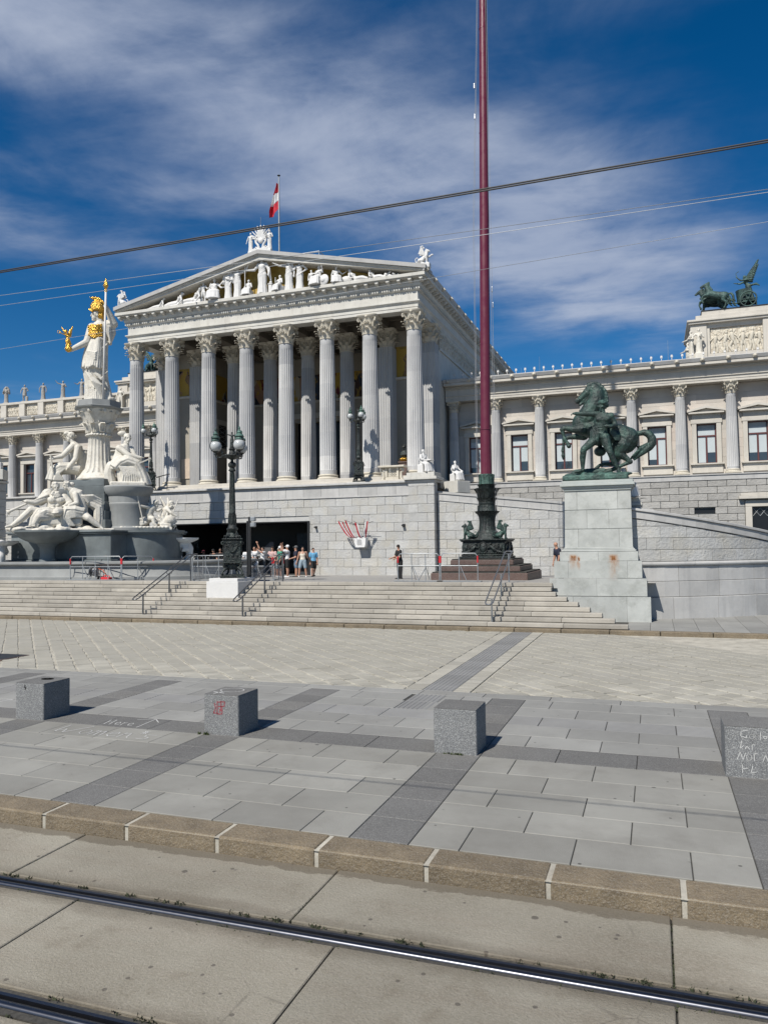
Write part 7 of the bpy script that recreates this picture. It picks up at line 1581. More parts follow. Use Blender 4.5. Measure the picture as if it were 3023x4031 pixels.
O('fluted_collar', MB().lathe([(.262, pz(-80)), (.262, pz(-180)), (.258, 7.75), (.255, pz(-572)), (.275, pz(-574)), (.275, pz(-582)), (.24, pz(-584))], 48, (PXX, PYY, 0), fl=lambda a, z: -.05*abs(sin(a*12)) if z < 8.34 else 0), 'maroon_paint', fl, 50)
O('pole', MB().tube([(PXX, PYY, 8.3), (PXX+.12, PYY, 18), (PXX+.29, PYY, 32), (PXX+.33, PYY, 35)], [.238, .222, .175, .16], 28), 'maroon_paint', fl, 60)
for z in (12.4, 17.5, 22.6, 27.7): O('joint_ring', MB().lathe([(.235-.0025*(z-8.3), 0), (.245-.0025*(z-8.3), .01), (.245-.0025*(z-8.3), .07), (.235-.0025*(z-8.3), .08)], 28, (PXX+.0118*(z-8.3), PYY, z)), 'maroon_paint', fl, 40)
for x0, x1 in ((-.42, -.16), (-.36, -.12), (.44, .10), (.52, .16)): O('halyard', MB().tube([(PXX+x0, PYY-.2, 3.4), (PXX+x0*.9, PYY-.2, 18), (PXX+x1+.3, PYY-.1, 34)], .0085, 5), 'rope', fl)
for x, z in ((.47, 14.85), (.50, 14.1), (-.20, 23.3), (-.2, 24.8)): O('shackle', MB().cap((PXX+x, PYY-.2, z), (PXX+x, PYY-.2, z+.22), .03, .02, 6), 'steel', fl)

# ================================================================ stair handrails
HG = 'double stair handrails'
for x0, lb in ((-5.45, 'steel double handrail on the stairs, right one in front of the flagpole'), (-15.4, 'dark double handrail on the stairs just right of the lamp plinth'), (-20.1, 'dark double handrail on the stairs below the fountain\'s right end')):
    h = thing('stair_handrail', lb, 'handrail', (x0, 28, .12), HG); m = 'steel' if x0 > -6 else 'handrail_steel'
    S_ = (RI/TR); zr = lambda y: K2+1.0+(y-26.55)*S_
    P = []
    for s in (-1, 1): P.append([(x0+s*.135, y, zr(y)) for y in (26.25, 27.5, 29.0, 30.1)]+[(x0+s*.135, 30.45, zr(30.15))])
    O('rail', MB().tube([(x0+.0, 26.10, zr(26.1)), (x0+.09, 26.12, zr(26.13))]+P[1]+[(x0+.09, 30.55, zr(30.15)), (x0, 30.57, zr(30.15))], .025, 8), m, h, 60); O('rail', MB().tube([(x0, 26.10, zr(26.1)), (x0-.09, 26.12, zr(26.13))]+P[0]+[(x0-.09, 30.55, zr(30.15)), (x0, 30.57, zr(30.15))], .025, 8), m, h, 60)
    for y in (26.68, 28.50, 30.15):
        zb = .13 if y < 27 else (K2+RI*6 if y < 29 else ZT); O('post', MB().cbox(x0-.026, x0+.026, y-.03, y+.03, zb-.05, zr(min(y, 30.15))-.10, .006).tube([(x0-.135, y, zr(y)-.02), (x0-.12, y, zr(y)-.09), (x0, y, zr(y)-.10), (x0+.12, y, zr(y)-.09), (x0+.135, y, zr(y)-.02)], .012, 6), m, h)

# ================================================================ crowd barriers, reel, post with floodlights
def barrier(label, pts, mesh=False, hgt=1.10, red=True, seed=1):
    b = thing('crowd_barrier', label, 'barrier', (pts[0][0], pts[0][1], zpl(pts[0][1])), 'galvanised crowd barriers'); G = random.Random(seed)
    for (x0, y0, x1, y1) in pts:
        a, e = V((x0, y0, zpl(y0)+.05)), V((x1, y1, zpl(y1)+.05)); n = (e-a).length; t = (e-a)/n; up = V((0, 0, 1)); r = .022
        O('frame', MB().tube([a, a+up*(hgt-.12), a+up*hgt+t*.10, a+t*(n-.10)+up*hgt, e+up*(hgt-.12), e], r, 7), 'galvanised', b, 60); O('mid_rail', MB().tube([a+up*.60, e+up*.60], r*.9, 7), 'galvanised', b, 60); O('foot_rail', MB().cbox(min(x0, x1)-.15, max(x0, x1)+.15, y0-.12, y0+.12, zpl(y0)+.002, zpl(y0)+.035, .005) if abs(y1-y0) < .3 else MB().tube([a, e], r, 6), 'galvanised', b)
        k = max(1, int(n/.9))
        for i in range(1, k+1):
            p = a+t*(n*i/(k+1)); O('upright', MB().tube([p, p+up*hgt], r*.9, 6), 'galvanised', b, 60); O('brace', MB().tube([p+up*.6+t*.05, p+t*.30*(1 if i % 2 else -1)], r*.7, 6), 'galvanised', b, 60); O('brace', MB().tube([p+up*.6+V((0, .02, 0)), p+V((.05, .42, -.0))], r*.7, 6), 'galvanised', b, 60)
        if red:
            for p in (a, e): O('red_band', MB().tube([p+up*.72, p+up*1.0], r*1.5, 8), 'red_plastic', b, 60)
        if mesh:
            mb = MB(); i = .06
            while i < n: mb.tube([a+t*i+up*.05, a+t*i+up*.60], .004, 4); i += .07
            for z in [.05+.07*j for j in range(9)]: mb.tube([a+up*z, e+up*z], .004, 4)
            O('wire_mesh', mb, 'mesh_grey', b, kind='stuff')
    return b
barrier('galvanised barrier with red bands in front of the fountain basin, fencing a cable reel', [(-27.1, 30.3, -24.05, 30.25), (-24.0, 30.26, -23.2, 31.6)], seed=3)
barrier('wire mesh barrier left of the largest lamp\'s base', [(-20.2, 30.45, -18.1, 30.42), (-20.25, 30.5, -20.5, 31.8)], True, red=False, seed=5); barrier('wire mesh barrier right of the largest lamp, before the crowd', [(-18.0, 31.0, -16.35, 31.0), (-16.3, 31.05, -16.6, 32.6)], True, seed=6)
barrier('galvanised barrier with red bands left of the flagpole\'s brown steps', [(-10.15, 30.4, -8.35, 30.38), (-8.3, 30.4, -6.75, 30.38)], seed=7)
rl = thing('cable_reel', 'metal cable reel on a stand with orange lead, behind the left barrier', 'cable reel', (-25.9, 30.75, zpl(30.7)))
O('reel_side', MB().lathe([(.02, 0), (.33, 0), (.34, .02), (.33, .03), (.02, .03)], 24), 'steel', rl, 40, True).matrix_local = Matrix.Translation((-.12, 0, .42)) @ Matrix.Rotation(pi/2, 4, 'Y') @ Matrix.Rotation(.3, 4, 'X'); O('reel_side', MB().lathe([(.02, 0), (.33, 0), (.34, .02), (.33, .03), (.02, .03)], 24), 'steel', rl, 40, True).matrix_local = Matrix.Translation((.16, .0, .42)) @ Matrix.Rotation(pi/2, 4, 'Y') @ Matrix.Rotation(.3, 4, 'X')
mb = MB()
for k in range(7): mb.tube([(-.08+k*.036, .23*cos(q), .42+.23*sin(q)) for q in [j*pi/8 for j in range(17)]], .019, 6)
O('cable', mb, 'handrail_steel', rl, 60, True); O('stand', MB().tube([(-.2, -.25, .02), (-.2, 0, .42), (-.2, .25, .02)], .018, 6).tube([(.24, -.25, .02), (.24, 0, .9), (.24, .12, 1.0)], .018, 6).tube([(-.2, -.25, .03), (.24, -.25, .03)], .016, 6).tube([(-.2, .25, .03), (.24, .25, .03)], .016, 6), 'dark_metal', rl, 60, True)
O('wheel', MB().lathe([(.01, -.03), (.09, -.03), (.1, 0), (.09, .03), (.01, .03)], 14), 'shoe_black', rl, 40, True).matrix_local = Matrix.Translation((.3, -.2, .1)) @ Matrix.Rotation(pi/2, 4, 'Y'); O('orange_lead', MB().tube([(.2, -.1, .55), (.5, -.15, .5), (.7, -.2, .3), (.72, -.2, .16)], .018, 6), plain('orange_cable', (.6, .10, .02), .5), rl, 60, True)
sk = thing('socket_box', 'small red power socket box on the ground beside the cable reel', 'socket box', (-25.1, 30.5, zpl(30.5))); O('case', MB().cbox(-.25, .25, -.12, .12, 0, .15, .02), 'red_plastic', sk, local=True); O('handle', MB().tube([(-.2, 0, .15), (-.15, 0, .22), (.15, 0, .22), (.2, 0, .15)], .02, 6), 'red_plastic', sk, 60, True)
fp_ = thing('floodlight_post', 'dark slim post with two pale floodlights beside the largest lamp', 'lamp post', (-17.35, 30.6, ZT))
O('post', MB().cbox(-17.43, -17.36, 30.56, 30.66, ZT, 4.2, .01), 'dark_metal', fp_); O('post', MB().cbox(-17.34, -17.24, 30.55, 30.67, ZT, 4.38, .01), 'dark_metal', fp_)
for z in (4.28, 4.02): O('floodlight', MB().cbox(-17.22, -16.98, 30.5, 30.68, z-.10, z+.10, .03), 'galvanised', fp_)
for (x, z, lb, s) in ((-20.09, 4.22, 'small dark wall lamp right of the entrance, beside the flags', .07), (-14.27, 4.22, 'small dark wall camera on the terrace wall near the corner pier', .09)):
    w = thing('wall_fixture', lb, 'wall lamp', (x, 43.95, z)); O('bracket', MB().cbox(-s, s, -.02, .06, -s, s, .01), 'dark_metal', w, local=True); O('head', MB().cbox(-s*.9, s*.9, -.22, -.021, -s*.7, s*.5, .02), 'dark_metal', w, local=True)

# ================================================================ flags and white sign on the wall
fg = thing('wall_flag_display', 'red white striped flag ribbons on a black rack above a white sign, on wall', 'flag display', (-17.0, 43.5, 3.2))
O('rack', MB().tube([(-17.37, 43.4, 4.31), (-16.58, 43.4, 4.32)], .03, 6).tube([(-17.3, 43.4, 4.3), (-17.05, 43.7, 4.1), (-16.95, 44.0, 4.1)], .012, 5).tube([(-16.65, 43.4, 4.3), (-16.75, 43.7, 4.1), (-16.8, 44.0, 4.1)], .012, 5), 'black_wire', fg)
for a, b in (((-18.21, 43.1, 4.56), (-17.3, 43.4, 4.3)), ((-17.77, 43.0, 4.6), (-17.1, 43.4, 4.3)), ((-17.11, 42.9, 4.5), (-16.9, 43.4, 4.3)), ((-16.43, 43.0, 4.6), (-16.7, 43.4, 4.3)), ((-15.95, 43.2, 4.5), (-16.6, 43.4, 4.3))): O('flag_rod', MB().tube([a, b], .012, 5), 'black_wire', fg)
def ribbon(p0, p1, w0, w1, m, sag):
    p0, p1 = V(p0), V(p1); rows = []
    for i in range(11):
        t = i/10; c = p0.lerp(p1, t)+V((0, 0, -sag*4*t*(1-t))); w = w0+(w1-w0)*t; rows.append([(c.x-w+2*w*j/4, c.y+.03*sin(t*7+j), c.z) for j in range(5)])
    O('flag_ribbon', MB().grid(rows, .01), m, fg, 60)
for k, (xa, za, xb) in enumerate(((-18.18, 4.52, -17.40), (-17.72, 4.55, -17.16), (-17.08, 4.42, -16.80), (-16.42, 4.53, -16.62))):
    s = .16 if k < 3 else .0
    ribbon((xa, 43.1, za), (xb-.02, 43.42, 3.50), .05, .04, 'flag_red' if k < 3 else 'flag_white', s+.05); ribbon((xa+.12, 43.12, za-.04), (xb+.05, 43.43, 3.50), .045, .03, 'flag_white' if k < 3 else 'flag_red', s+.05)
    if k == 0: ribbon((xa+.24, 43.14, za-.05), (xb+.12, 43.44, 3.50), .04, .03, 'flag_red', s+.05)
sg = O('sign_board', MB().prism([(-17.22, 2.92), (-16.64, 2.92), (-16.58, 3.05), (-16.54, 3.52), (-17.30, 3.52), (-17.25, 3.05)], 43.42, 43.85), 'sign_white', fg)
for k in range(9): O('print_line', MB().box(-17.12+.01*(k % 3), -16.78-.05*(k % 2) if k else -16.86, 43.412, 43.418, 3.38-.04*k, 3.393-.04*k), 'sign_print', sg)

# ================================================================ terrace furniture
bl = thing('pierced_balustrade', 'beige pierced stone balustrade between the two rightmost columns', 'balustrade', (-15.5, 45.4, 7.0))
O('top_slab', MB().cbox(-16.36, -14.62, 45.2, 45.9, 7.93, 8.05, .02), 'marble_capital', bl); O('frame', MB().cbox(-15.95, -15.03, 45.4, 45.7, 7.0, 7.32, .02).cbox(-15.95, -15.80, 45.4, 45.7, 7.321, 7.929, .01).cbox(-15.18, -15.03, 45.4, 45.7, 7.321, 7.929, .01), 'marble_capital', bl)
mb = MB()
for i in range(4):
    for j in range(4):
        x, z = -15.72+i*.155, 7.40+j*.15; mb.tube([(x-.075, 45.5, z-.07), (x+.075, 45.5, z+.07)], .018, 5).tube([(x+.075, 45.5, z-.07), (x-.075, 45.5, z+.07)], .018, 5).tube([(x+.05*cos(q), 45.5, z+.05*sin(q)) for q in [k*pi/4 for k in range(9)]], .015, 5)
O('lattice', mb, 'marble_capital', bl, kind='stuff')
for s in (-1, 1): O('scroll_end', MB().tube([(-15.49+s*.52, 45.5, 7.85), (-15.49+s*.70, 45.5, 7.84), (-15.49+s*.72, 45.5, 7.68), (-15.49+s*.60, 45.5, 7.64), (-15.49+s*.58, 45.5, 7.3), (-15.49+s*.66, 45.5, 7.05)], [.09, .10, .09, .08, .09, .11], 8), 'marble_capital', bl, 60)
bu = thing('bronze_bust', 'dark bronze bust on a brown pedestal with gold ornament, beside the last column', 'bust', (-15.5, 48, 7.4))
mb = MB(); head(mb, (0, 0, 2.10), .40, (0, -1, 0), (0, 0, 1), 'short', 3); etube(mb, [(0, 0, 1.45), (0, 0, 1.6), (0, 0, 1.78), (0, 0, 1.95)], [.16, .33, .25, .09], [.12, .2, .17, .09], (1, 0, 0), 16); O('bust', fuse(mb, .02, 1), 'bronze_dark', bu, local=True); O('pedestal', MB().cbox(-.28, .28, -.28, .28, 0, 1.05, .03).cbox(-.34, .34, -.34, .34, 1.051, 1.15, .02), 'brown_granite', bu, local=True); O('gold_ornament', MB().lathe([(.2, 1.16), (.3, 1.22), (.34, 1.3), (.3, 1.36), (.2, 1.44)], 16), 'gold', bu, 40, True)
br = thing('iron_stand', 'black iron railing stand on the terrace beside the left lamp', 'railing', (-32.2, 45, 6.93))
for x in (-32.55, -31.9): O('leg', MB().tube([(x, 45, 6.93), (x, 45.0, 7.9), (x+.05, 44.9, 8.02)], .03, 6).cbox(x-.1, x+.1, 44.9, 45.1, 6.93, 6.97, .01), 'dark_metal', br)
O('top_rail', MB().tube([(-32.75, 44.95, 7.98), (-32.2, 44.9, 8.08), (-31.6, 44.85, 8.16)], .035, 6), 'dark_metal', br)

# ================================================================ stone bollards and chalk marks
def bollard(x, label):
    b = thing('stone_bollard', label, 'bollard', (x, 11.1, 0), 'granite cube bollards')
    O('block', MB().cbox(-.315, .315, -.325, .325, -.05, .635, .012), 'bollard_granite', b, local=True); O('smooth_top', MB().cbox(-.313, .313, -.323, .323, .6352, .640, .002), 'paver_dark', b, local=True); return b
B4 = [bollard(x, lb) for x, lb in ((-10.52, 'granite cube bollard at far left with a dark ring mark on top'), (-6.62, 'granite cube bollard with red paint scrawl and chalk circle on top'), (-2.77, 'plain granite cube bollard right of centre, beside the ribbed strip'), (1.10, 'granite cube bollard cut by the right edge, chalk scribbles on its face'))]
def stroke(mb, P, w, f):          # ribbon along a polyline; f maps (s, t) to a point on the surface
    for (a, b) in zip(P, P[1:]):
        dx, dy = b[0]-a[0], b[1]-a[1]; L_ = max(1e-6, sqrt(dx*dx+dy*dy)); nx, ny = -dy/L_*w/2, dx/L_*w/2; ex, ey = dx/L_*w*.3, dy/L_*w*.3
        mb.add([f(a[0]+nx-ex, a[1]+ny-ey), f(a[0]-nx-ex, a[1]-ny-ey), f(b[0]-nx+ex, b[1]-ny+ey), f(b[0]+nx+ex, b[1]+ny+ey)], [(0, 1, 2, 3)])
def arcp(cx, cy, rx, ry, a0=0., a1=360., n=18): return [(cx+rx*cos(radians(a0+(a1-a0)*i/n)), cy+ry*sin(radians(a0+(a1-a0)*i/n))) for i in range(n+1)]
o = B4[1]; top = lambda s, t: (s, t, .644); mb = MB(); stroke(mb, arcp(-.02, .06, .20, .16), .018, top); O('chalk_mark', mb, 'chalk', o, local=True); mb = MB(); stroke(mb, [(-.10, -.08), (-.16, -.28)], .025, top); stroke(mb, [(-.24, -.15), (-.02, -.21)], .03, top); O('chalk_mark', mb, 'chalk', o, local=True)
fr_ = lambda s, t: (s, -.327, t); mb = MB()
for P in ([(-.14, .34), (-.10, .42), (-.12, .50)], [(-.14, .34), (-.06, .345)], [(-.07, .33), (-.07, .53)], [(-.07, .33), (.02, .335)], [(.02, .335), (.02, .45)], [(-.05, .45), (.06, .46)], [(0, .38), (0, .54)], [(-.06, .52), (.07, .53), (.06, .47)], [(-.02, .36), (-.02, .41)]): stroke(mb, P, .015, fr_)
O('paint_mark', mb, 'chalk_red', o, local=True)
mb = MB(); stroke(mb, arcp(0, .1, .09, .05), .07, top); O('ring_mark', mb, 'black_paint', B4[0], local=True); mb = MB(); stroke(mb, [(-.10, .60), (-.11, .56), (-.08, .55), (-.10, .52)], .02, fr_); O('paint_mark', mb, 'black_paint', B4[0], local=True)
mb = MB()
for P in ([(-.04, .60), (-.12, .58), (-.13, .52), (-.06, .50), (-.06, .53)], arcp(0, .52, .025, .03), arcp(.06, .52, .025, .03), [(.10, .58), (.10, .49)], [(.13, .53), (.18, .535), (.16, .50), (.13, .52)], [(-.12, .46), (-.14, .36), (-.10, .40)], [(-.08, .36), (-.06, .40), (-.03, .36)], [(0, .36), (0, .42), (.03, .42)], [(-.18, .22), (-.14, .32), (-.11, .22), (-.08, .31)], arcp(-.04, .26, .03, .04), [(.02, .22), (.02, .31), (.06, .31)], [(.12, .22), (.15, .30), (.19, .2)], [(-.12, .16), (-.12, .06)], [(-.12, .11), (-.06, .12)], [(.0, .15), (-.02, .07), (.04, .08)]): stroke(mb, P, .007, fr_)
O('chalk_mark', mb, 'chalk', B4[3], local=True)
ck = thing('chalk_writing', 'white chalk words Women*s and Here with an arrow on the pavers', 'writing', (-8.6, 10.5, .004))
gnd = lambda s, t: (s, t, .0045)
def word(letters, x0, y0, sx, sy, shear, w, name='chalk_letter'):
    for (ox, strokes) in letters:
        mb = MB()
        for P in strokes: stroke(mb, [(x0+(ox+px)*sx+(py*sy)*shear, y0+py*sy) for px, py in P], w, gnd)
        O(name, mb, 'chalk', ck)
W_ = [(0, [[(0, 1.5), (-.05, .1), (.35, .75), (.55, 0), (1.5, 1.6)]]), (1.55, [arcp(.25, .45, .28, .42)]), (2.25, [[(0, 0), (.1, .9)], [(.05, .6), (.3, .9), (.4, 0)], [(.4, .6), (.65, .9), (.75, 0)]]), (3.25, [[(.05, .45), (.6, .55), (.5, .9), (.15, .8), (.05, .3), (.3, 0), (.65, .15)]]), (4.1, [[(0, 0), (.1, .9)], [(.05, .6), (.4, .9), (.55, .1), (.7, 0)]]), (5.0, [[(.0, 1.0), (.3, 1.5)], [(.3, 1.0), (.0, 1.5)], [(-.05, 1.25), (.35, 1.25)], [(.15, .95), (.15, 1.55)]]), (5.3, [[(.75, .9), (.2, .85), (.25, .5), (.6, .35), (.5, .0), (.0, .05)]])]
word(W_, -9.42, 10.17, .305, .30, -.1, .017)
H_ = [(0, [[(0, 0), (.1, 1.2)], [(.45, 0), (.55, 1.3)], [(.05, .6), (.5, .65)]]), (.75, [[(.05, .4), (.45, .5), (.35, .8), (.1, .6), (.15, .1), (.5, .1)]]), (1.4, [[(0, 0), (.08, .8)], [(.04, .5), (.3, .8)]]), (1.85, [[(.05, .4), (.45, .5), (.35, .8), (.1, .6), (.15, .1), (.5, .1)]])]
word(H_, -8.98, 10.86, .24, .24, -.35, .015); mb = MB(); stroke(mb, [(-8.27, 10.80), (-8.33, 11.42)], .016, gnd); stroke(mb, [(-8.62, 11.30), (-8.33, 11.42), (-8.13, 11.22)], .016, gnd); O('chalk_arrow', mb, 'chalk', ck)
ck2 = thing('chalk_strokes', 'faint white chalk strokes on the pavers left of the far left bollard', 'writing', (-12.2, 12, .004)); mb = MB(); stroke(mb, [(-12.6, 11.9), (-12.2, 12.1), (-12.35, 11.85), (-11.9, 12.05)], .025, gnd); O('chalk_line', mb, 'chalk', ck2); mb = MB(); stroke(mb, [(-11.75, 11.8), (-11.6, 12.1)], .025, gnd); O('chalk_line', mb, 'chalk', ck2)
for x, y, lb in ((-6.95, 10.73, 'small green weed at the left foot of the red-marked bollard'), (-2.9, 10.74, 'thin weeds along the foot of the plain bollard right of centre')):
    w = tufts('weed', [(x+random.uniform(-.05, .12 if x < -5 else .3), y+random.uniform(-.02, .02), 0, .022) for k in range(7 if x < -5 else 10)], 'weed', None, .045 if x < -5 else .025); del w['kind']; tag(w, lb, 'weed')

# ================================================================ overhead wires
WGp = 'overhead wires'
def wire(label, pts, r, m):
    P = []; (x0, y0, z0), (x1, y1, z1) = pts
    for i in range(25): t = i/24; P.append((x0+(x1-x0)*t, y0+(y1-y0)*t, z0+(z1-z0)*t-.05*4*t*(1-t)))
    return tag(O('overhead_wire', MB().tube(P, r, 6), m, None, 60), label, 'wire', WGp)
wire('upper strand of the thick black overhead contact cable', [(-14, 4.8, 5.365), (6, 4.8, 5.345)], .0052, 'black_wire'); wire('lower strand of the thick black overhead contact cable', [(-14, 4.8, 5.352), (6, 4.8, 5.332)], .0052, 'black_wire')
wire('topmost thin pale overhead wire crossing the sky', [(-20, 9.5, 7.36), (6, 9.5, 6.96)], .0035, 'steel_wire'); wire('middle thin pale overhead wire crossing the pediment', [(-20, 10, 7.28), (6, 10, 7.19)], .0035, 'steel_wire'); wire('lowest thin pale overhead wire crossing the goddess\'s chest', [(-24, 14, 7.57), (9, 14, 8.60)], .004, 'steel_wire')
# ================================================================ people
def person(label, x, y, rz, h=1.72, sk='skin', top='cloth_white', bot='denim', hairc='hair_brown', hair='short', cap=None, shoes='shoe_white', long=False, female=False, z=None, strap=False, noleg=False, **pose):
    z = zpl(y) if z is None else z
    p = thing('person', label, 'person', (x, y, z+.012), None, radians(rz)); mb = MB(); hb = MB()
    J = human(mb, h, female=female, hair=hair, seed=int(x*100) % 97, hb=hb, hands=False, noleg=noleg, pecs=False, **pose); fx = MB(); G = [(J['wr'+s], (J['wr'+s]-J['el'+s])) for s in 'LR' if 'wr'+s in J]
    for w, d in G: hand(fx, w, d, .105*h, None, .3)
    O('body', fuse(mb, .021, 2, extra=fx), sk, p, local=True); O('hair', fuse(hb, .02, 1), hairc, p, local=True)
    pel, nb, fr = J['pel'], J['nb'], J['fr']; t = nb-pel; ax = t.cross(fr).normalized()*-1
    sh = MB(); k = 1.14; w = [.100, .096, .088, .100, .110, .097, .05]; d = [.076, .074, .068, .080, .080, .066, .045]
    q = (0.0, .14, .38, .64, .80, .93, 1.0) if not strap else (.1, .2, .4, .6, .72, .78, .80)
    etube(sh, [pel+t*s for s in q], [h*v*(1.02 if not female else .95) for v in w][:len(q)], [h*v for v in d][:len(q)], ax, 24, folds(int(-x*10), 5, .035, 1.))
    if not strap:
        for s in 'LR':
            if 'sh'+s in J: e = J['sh'+s].lerp(J['el'+s], .62); sh.cap(J['sh'+s], e, .049*h, .044*h, 10)
    else:
        for s in (-1, 1): sh.tube([pel+t*.78+ax*(s*.06*h)+fr*(.06*h), nb+ax*(s*.06*h)+V((0, 0, .005)), pel+t*.78+ax*(s*.06*h)-fr*(.06*h)], .012*h, 6)
    O('shirt', fuse(sh, .02, 1), top, p, local=True)
    if not noleg:
        pt = MB(); etube(pt, [pel+t*s for s in (-.18, -.05, .08, .2)], [.05*h, .096*h, .096*h, .088*h], [.045*h, .074*h, .074*h, .068*h], ax, 18)
        for s in 'LR':
            a, b, c = J['hp'+s], J['kn'+s], J['an'+s]
            if long: pt.chain([a, b, b.lerp(c, .95)], [.073*h, .052*h, .040*h])
            else: pt.chain([a, a.lerp(b, .80)], [.073*h, .060*h])
        O('trousers' if long else 'shorts', fuse(pt, .02, 1), bot, p, local=True)
        for s in 'LR':
            fd = V((fr.x, fr.y, 0)).normalized(); a = J['an'+s]; so = MB().cap(a-V((0, 0, .022*h))-fd*(.03*h), a+fd*(.10*h)-V((0, 0, .026*h)), .030*h, .024*h, 9); O('shoe', so.mesh('shoe', True), shoes, p, local=True)
    if cap:
        hc = J['head']; f = V(pose.get('face', tuple(fr))).normalized(); c = MB().ell(hc+V((0, 0, .030*h))-f*(.006*h), (.056*h, .060*h, .054*h), None, 14, 9); c.tube([hc+f*(.05*h)+V((0, 0, .036*h)), hc+f*(.098*h)+V((0, 0, .026*h))], [.042*h, .034*h], 9, flat=.16); O('cap', c.mesh('cap', True), cap, p, local=True)
    return p
D_ = ((-.18, -.05, -1), (.05, -.25, -1)); E_ = ((.18, -.05, -1), (-.05, -.25, -1)); PY = 38.8
person('girl with long dark hair in cream top and denim shorts, front right of the crowd', -18.56, PY, 20, 1.70, 'skin', 'cloth_cream', 'denim_pale', 'hair_black', 'long', female=True, strap=True, aL=((-.3, -.05, -1), (-.25, -.2, -1)), aR=((.3, -.1, -.9), (-.3, -.6, .8)), lL=((-.22, -.1, -1), (-.08, .05, -1)), lR=((.15, 0, -1), (.1, .05, -1)))
person('boy in light blue shirt and black shorts at the crowd\'s right end', -18.12, PY+.45, 45, 1.64, 'skin', 'cloth_sky', 'cloth_black', 'hair_black', shoes='shoe_black', aL=D_, aR=E_, lL=((-.05, -.25, -1), (0, .1, -1)), lR=((.05, .12, -1), (0, .6, -1)))
person('man in navy shirt, dark cap and denim shorts behind the girl in cream', -19.08, PY+.2, -55, 1.76, 'skin', 'cloth_navy', 'denim', 'hair_brown', cap='cloth_grey', shoes='shoe_black', aL=((-.2, -.15, -1), (.2, -.8, -.3)), aR=((.2, -.2, -1), (-.1, -.9, -.25)))
person('man in white shirt and white cap raising both arms, right part of the crowd', -19.46, PY-.1, -70, 1.80, 'skin', 'cloth_white', 'cloth_black', 'hair_brown', cap='cloth_white', aL=((-.3, -.75, .2), (.2, -.1, 1)), aR=((.3, -.75, .15), (-.3, -.2, 1)))
person('man in green shirt and white cap looking down, right of the seated legs', -19.98, PY, -40, 1.74, 'skin', 'cloth_green', 'cloth_black', 'hair_grey', cap='cloth_white', aL=D_, aR=((.2, -.1, -1), (-.1, -.4, -1)), face=(-.2, -.8, -.5))
person('blond girl in denim shorts half hidden behind the man in green', -20.35, PY+.6, 10, 1.62, 'skin', 'cloth_white', 'denim_pale', 'hair_blond', 'long', female=True, aL=((-.2, -.2, -1), (.3, -.8, -.2)), aR=E_)
person('girl in pink top and grey shorts with folded arms, middle of the crowd', -20.72, PY+.5, 5, 1.74, 'skin', 'cloth_pink', 'cloth_grey', 'hair_brown', 'long', female=True, aL=((-.25, -.2, -1), (.9, -.6, .0)), aR=((.25, -.2, -1), (-.9, -.5, .1)), face=(0, -.9, -.4))
person('girl in white shirt hiding her face behind crossed arms', -21.08, PY, -25, 1.72, 'skin', 'cloth_white', 'cloth_grey', 'hair_black', 'bun', long=True, female=True, aL=((-.3, -.8, .1), (.7, -.2, .6)), aR=((.3, -.8, .05), (-.8, -.3, .5)))
person('youth in white shirt lifting one hand above his head', -21.5, PY-.2, 15, 1.76, 'skin', 'cloth_white', 'cloth_grey', 'hair_black', aL=D_, aR=((.4, -.5, .7), (-.4, -.1, 1)))
person('youth in white shirt leaning forward behind the dark post', -21.95, PY-.5, 35, 1.74, 'skin', 'cloth_white', 'denim', 'hair_black', sp=(.35, -.35, 1), aL=D_, aR=((.3, -.4, -.8), (.2, -.6, -.4)))
person('person in white shirt bending low right of the lamp base', -22.3, PY-.4, -15, 1.70, 'skin', 'cloth_white', 'cloth_grey', 'hair_black', sp=(-.5, -.5, 1), aL=((-.3, -.5, -.8), (0, -.5, -.8)), aR=E_)
person('person in pale blue shirt and jeans beside the lamp base', -22.7, PY, -60, 1.72, 'skin', 'denim_pale', 'denim', 'hair_brown', long=True, aL=D_, aR=E_)
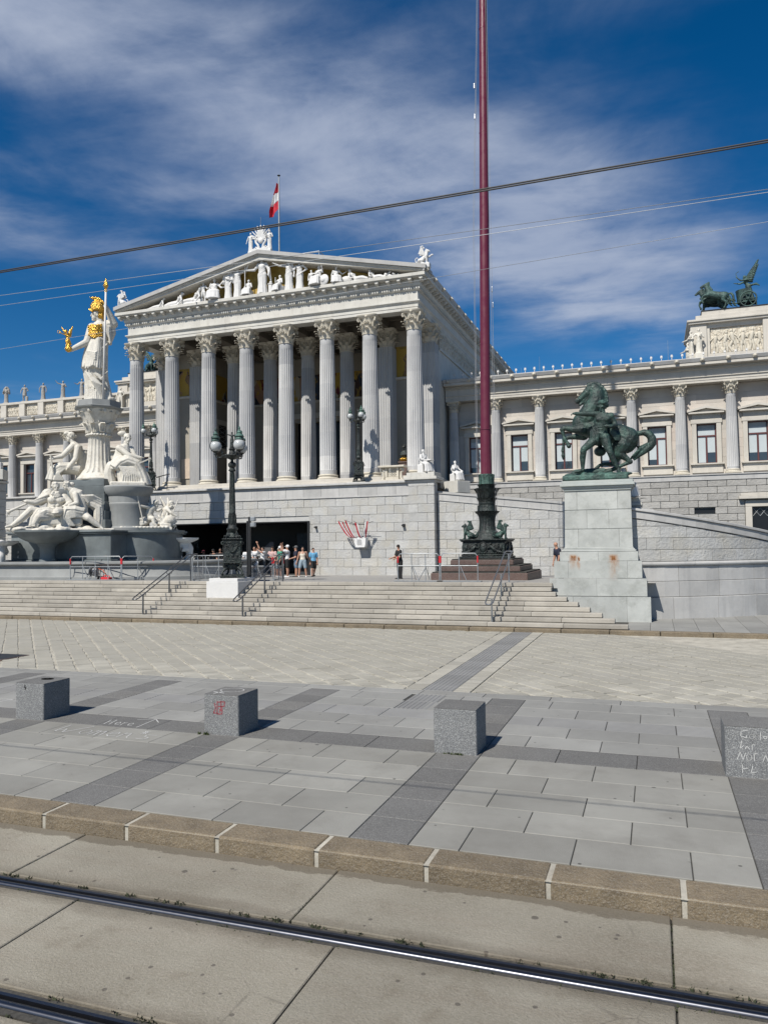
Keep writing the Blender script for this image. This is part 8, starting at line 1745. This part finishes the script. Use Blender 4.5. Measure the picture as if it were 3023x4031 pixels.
person('youth in black shirt bending over the basin edge left of the lamp', -24.05, PY-.2, 0, 1.68, 'skin', 'cloth_black', 'cloth_black', 'hair_black', shoes='shoe_black', sp=(0, -.45, 1), aL=((-.3, -.3, -1), (-.05, -.1, -1)), aR=((.3, -.3, -1), (.05, -.1, -1)), face=(0, -.7, -.7))
person('person in dark clothes with red cap behind the mesh barrier', -25.05, PY+.5, -40, 1.62, 'skin_dark', 'cloth_black', 'cloth_grey', 'hair_black', cap='cloth_maroon', shoes='shoe_black', sp=(.1, -.5, 1), aL=((-.2, -.5, -.8), (.3, -.6, .5)), aR=E_)
person('person in white shirt crouching over the basin beside the shell bowl', -25.75, PY-.9, -50, 1.66, 'skin', 'cloth_white', 'cloth_maroon', 'hair_brown', sp=(-.6, -.6, .8), aL=((-.3, -.6, -.7), (0, -.5, -.8)), aR=((.3, -.6, -.7), (0, -.5, -.8)))
person('person in black with pale bag further back in the entrance shade', -24.6, PY+1.2, 20, 1.70, 'skin_dark', 'cloth_black', 'denim', 'hair_black', aL=((-.2, -.2, -1), (.1, -.6, .8)), aR=E_)
person('youth sitting on the ground with stretched legs, grey trousers, before the crowd', -20.75, 37.2, -40, 1.70, 'skin', 'cloth_white', 'cloth_grey', 'hair_brown', long=True, pel=(0, 0, .22), sp=(0, .25, 1), lL=((-.15, -.8, .45), (-.05, -.75, -.7)), lR=((.2, -.9, .2), (.1, -.9, -.4)), aL=((-.4, .3, -.8), (-.1, .2, -1)), aR=((.3, -.5, -.6), (-.1, -.7, -.1)))
person('man dressed in black looking down, at the barrier left of the flagpole', -11.6, 35.0, -45, 1.66, 'skin', 'cloth_black', 'cloth_black', 'hair_black', shoes='shoe_black', long=True, sp=(.02, -.1, 1), aL=((-.15, -.3, -1), (.2, -.9, -.2)), aR=((.15, -.25, -1), (-.1, -.9, -.3)), face=(.2, -.7, -.7))
person('bald man in dark shirt leaning out from behind the horse pedestal', -3.72, 32.6, -60, 1.72, 'skin', 'cloth_navy', 'cloth_black', 'hair_grey', 'none', long=True, sp=(0, -.32, 1), aL=D_, aR=E_, face=(-.1, -.7, -.6), z=1.38)
bpy.data.scenes.remove(TMP)
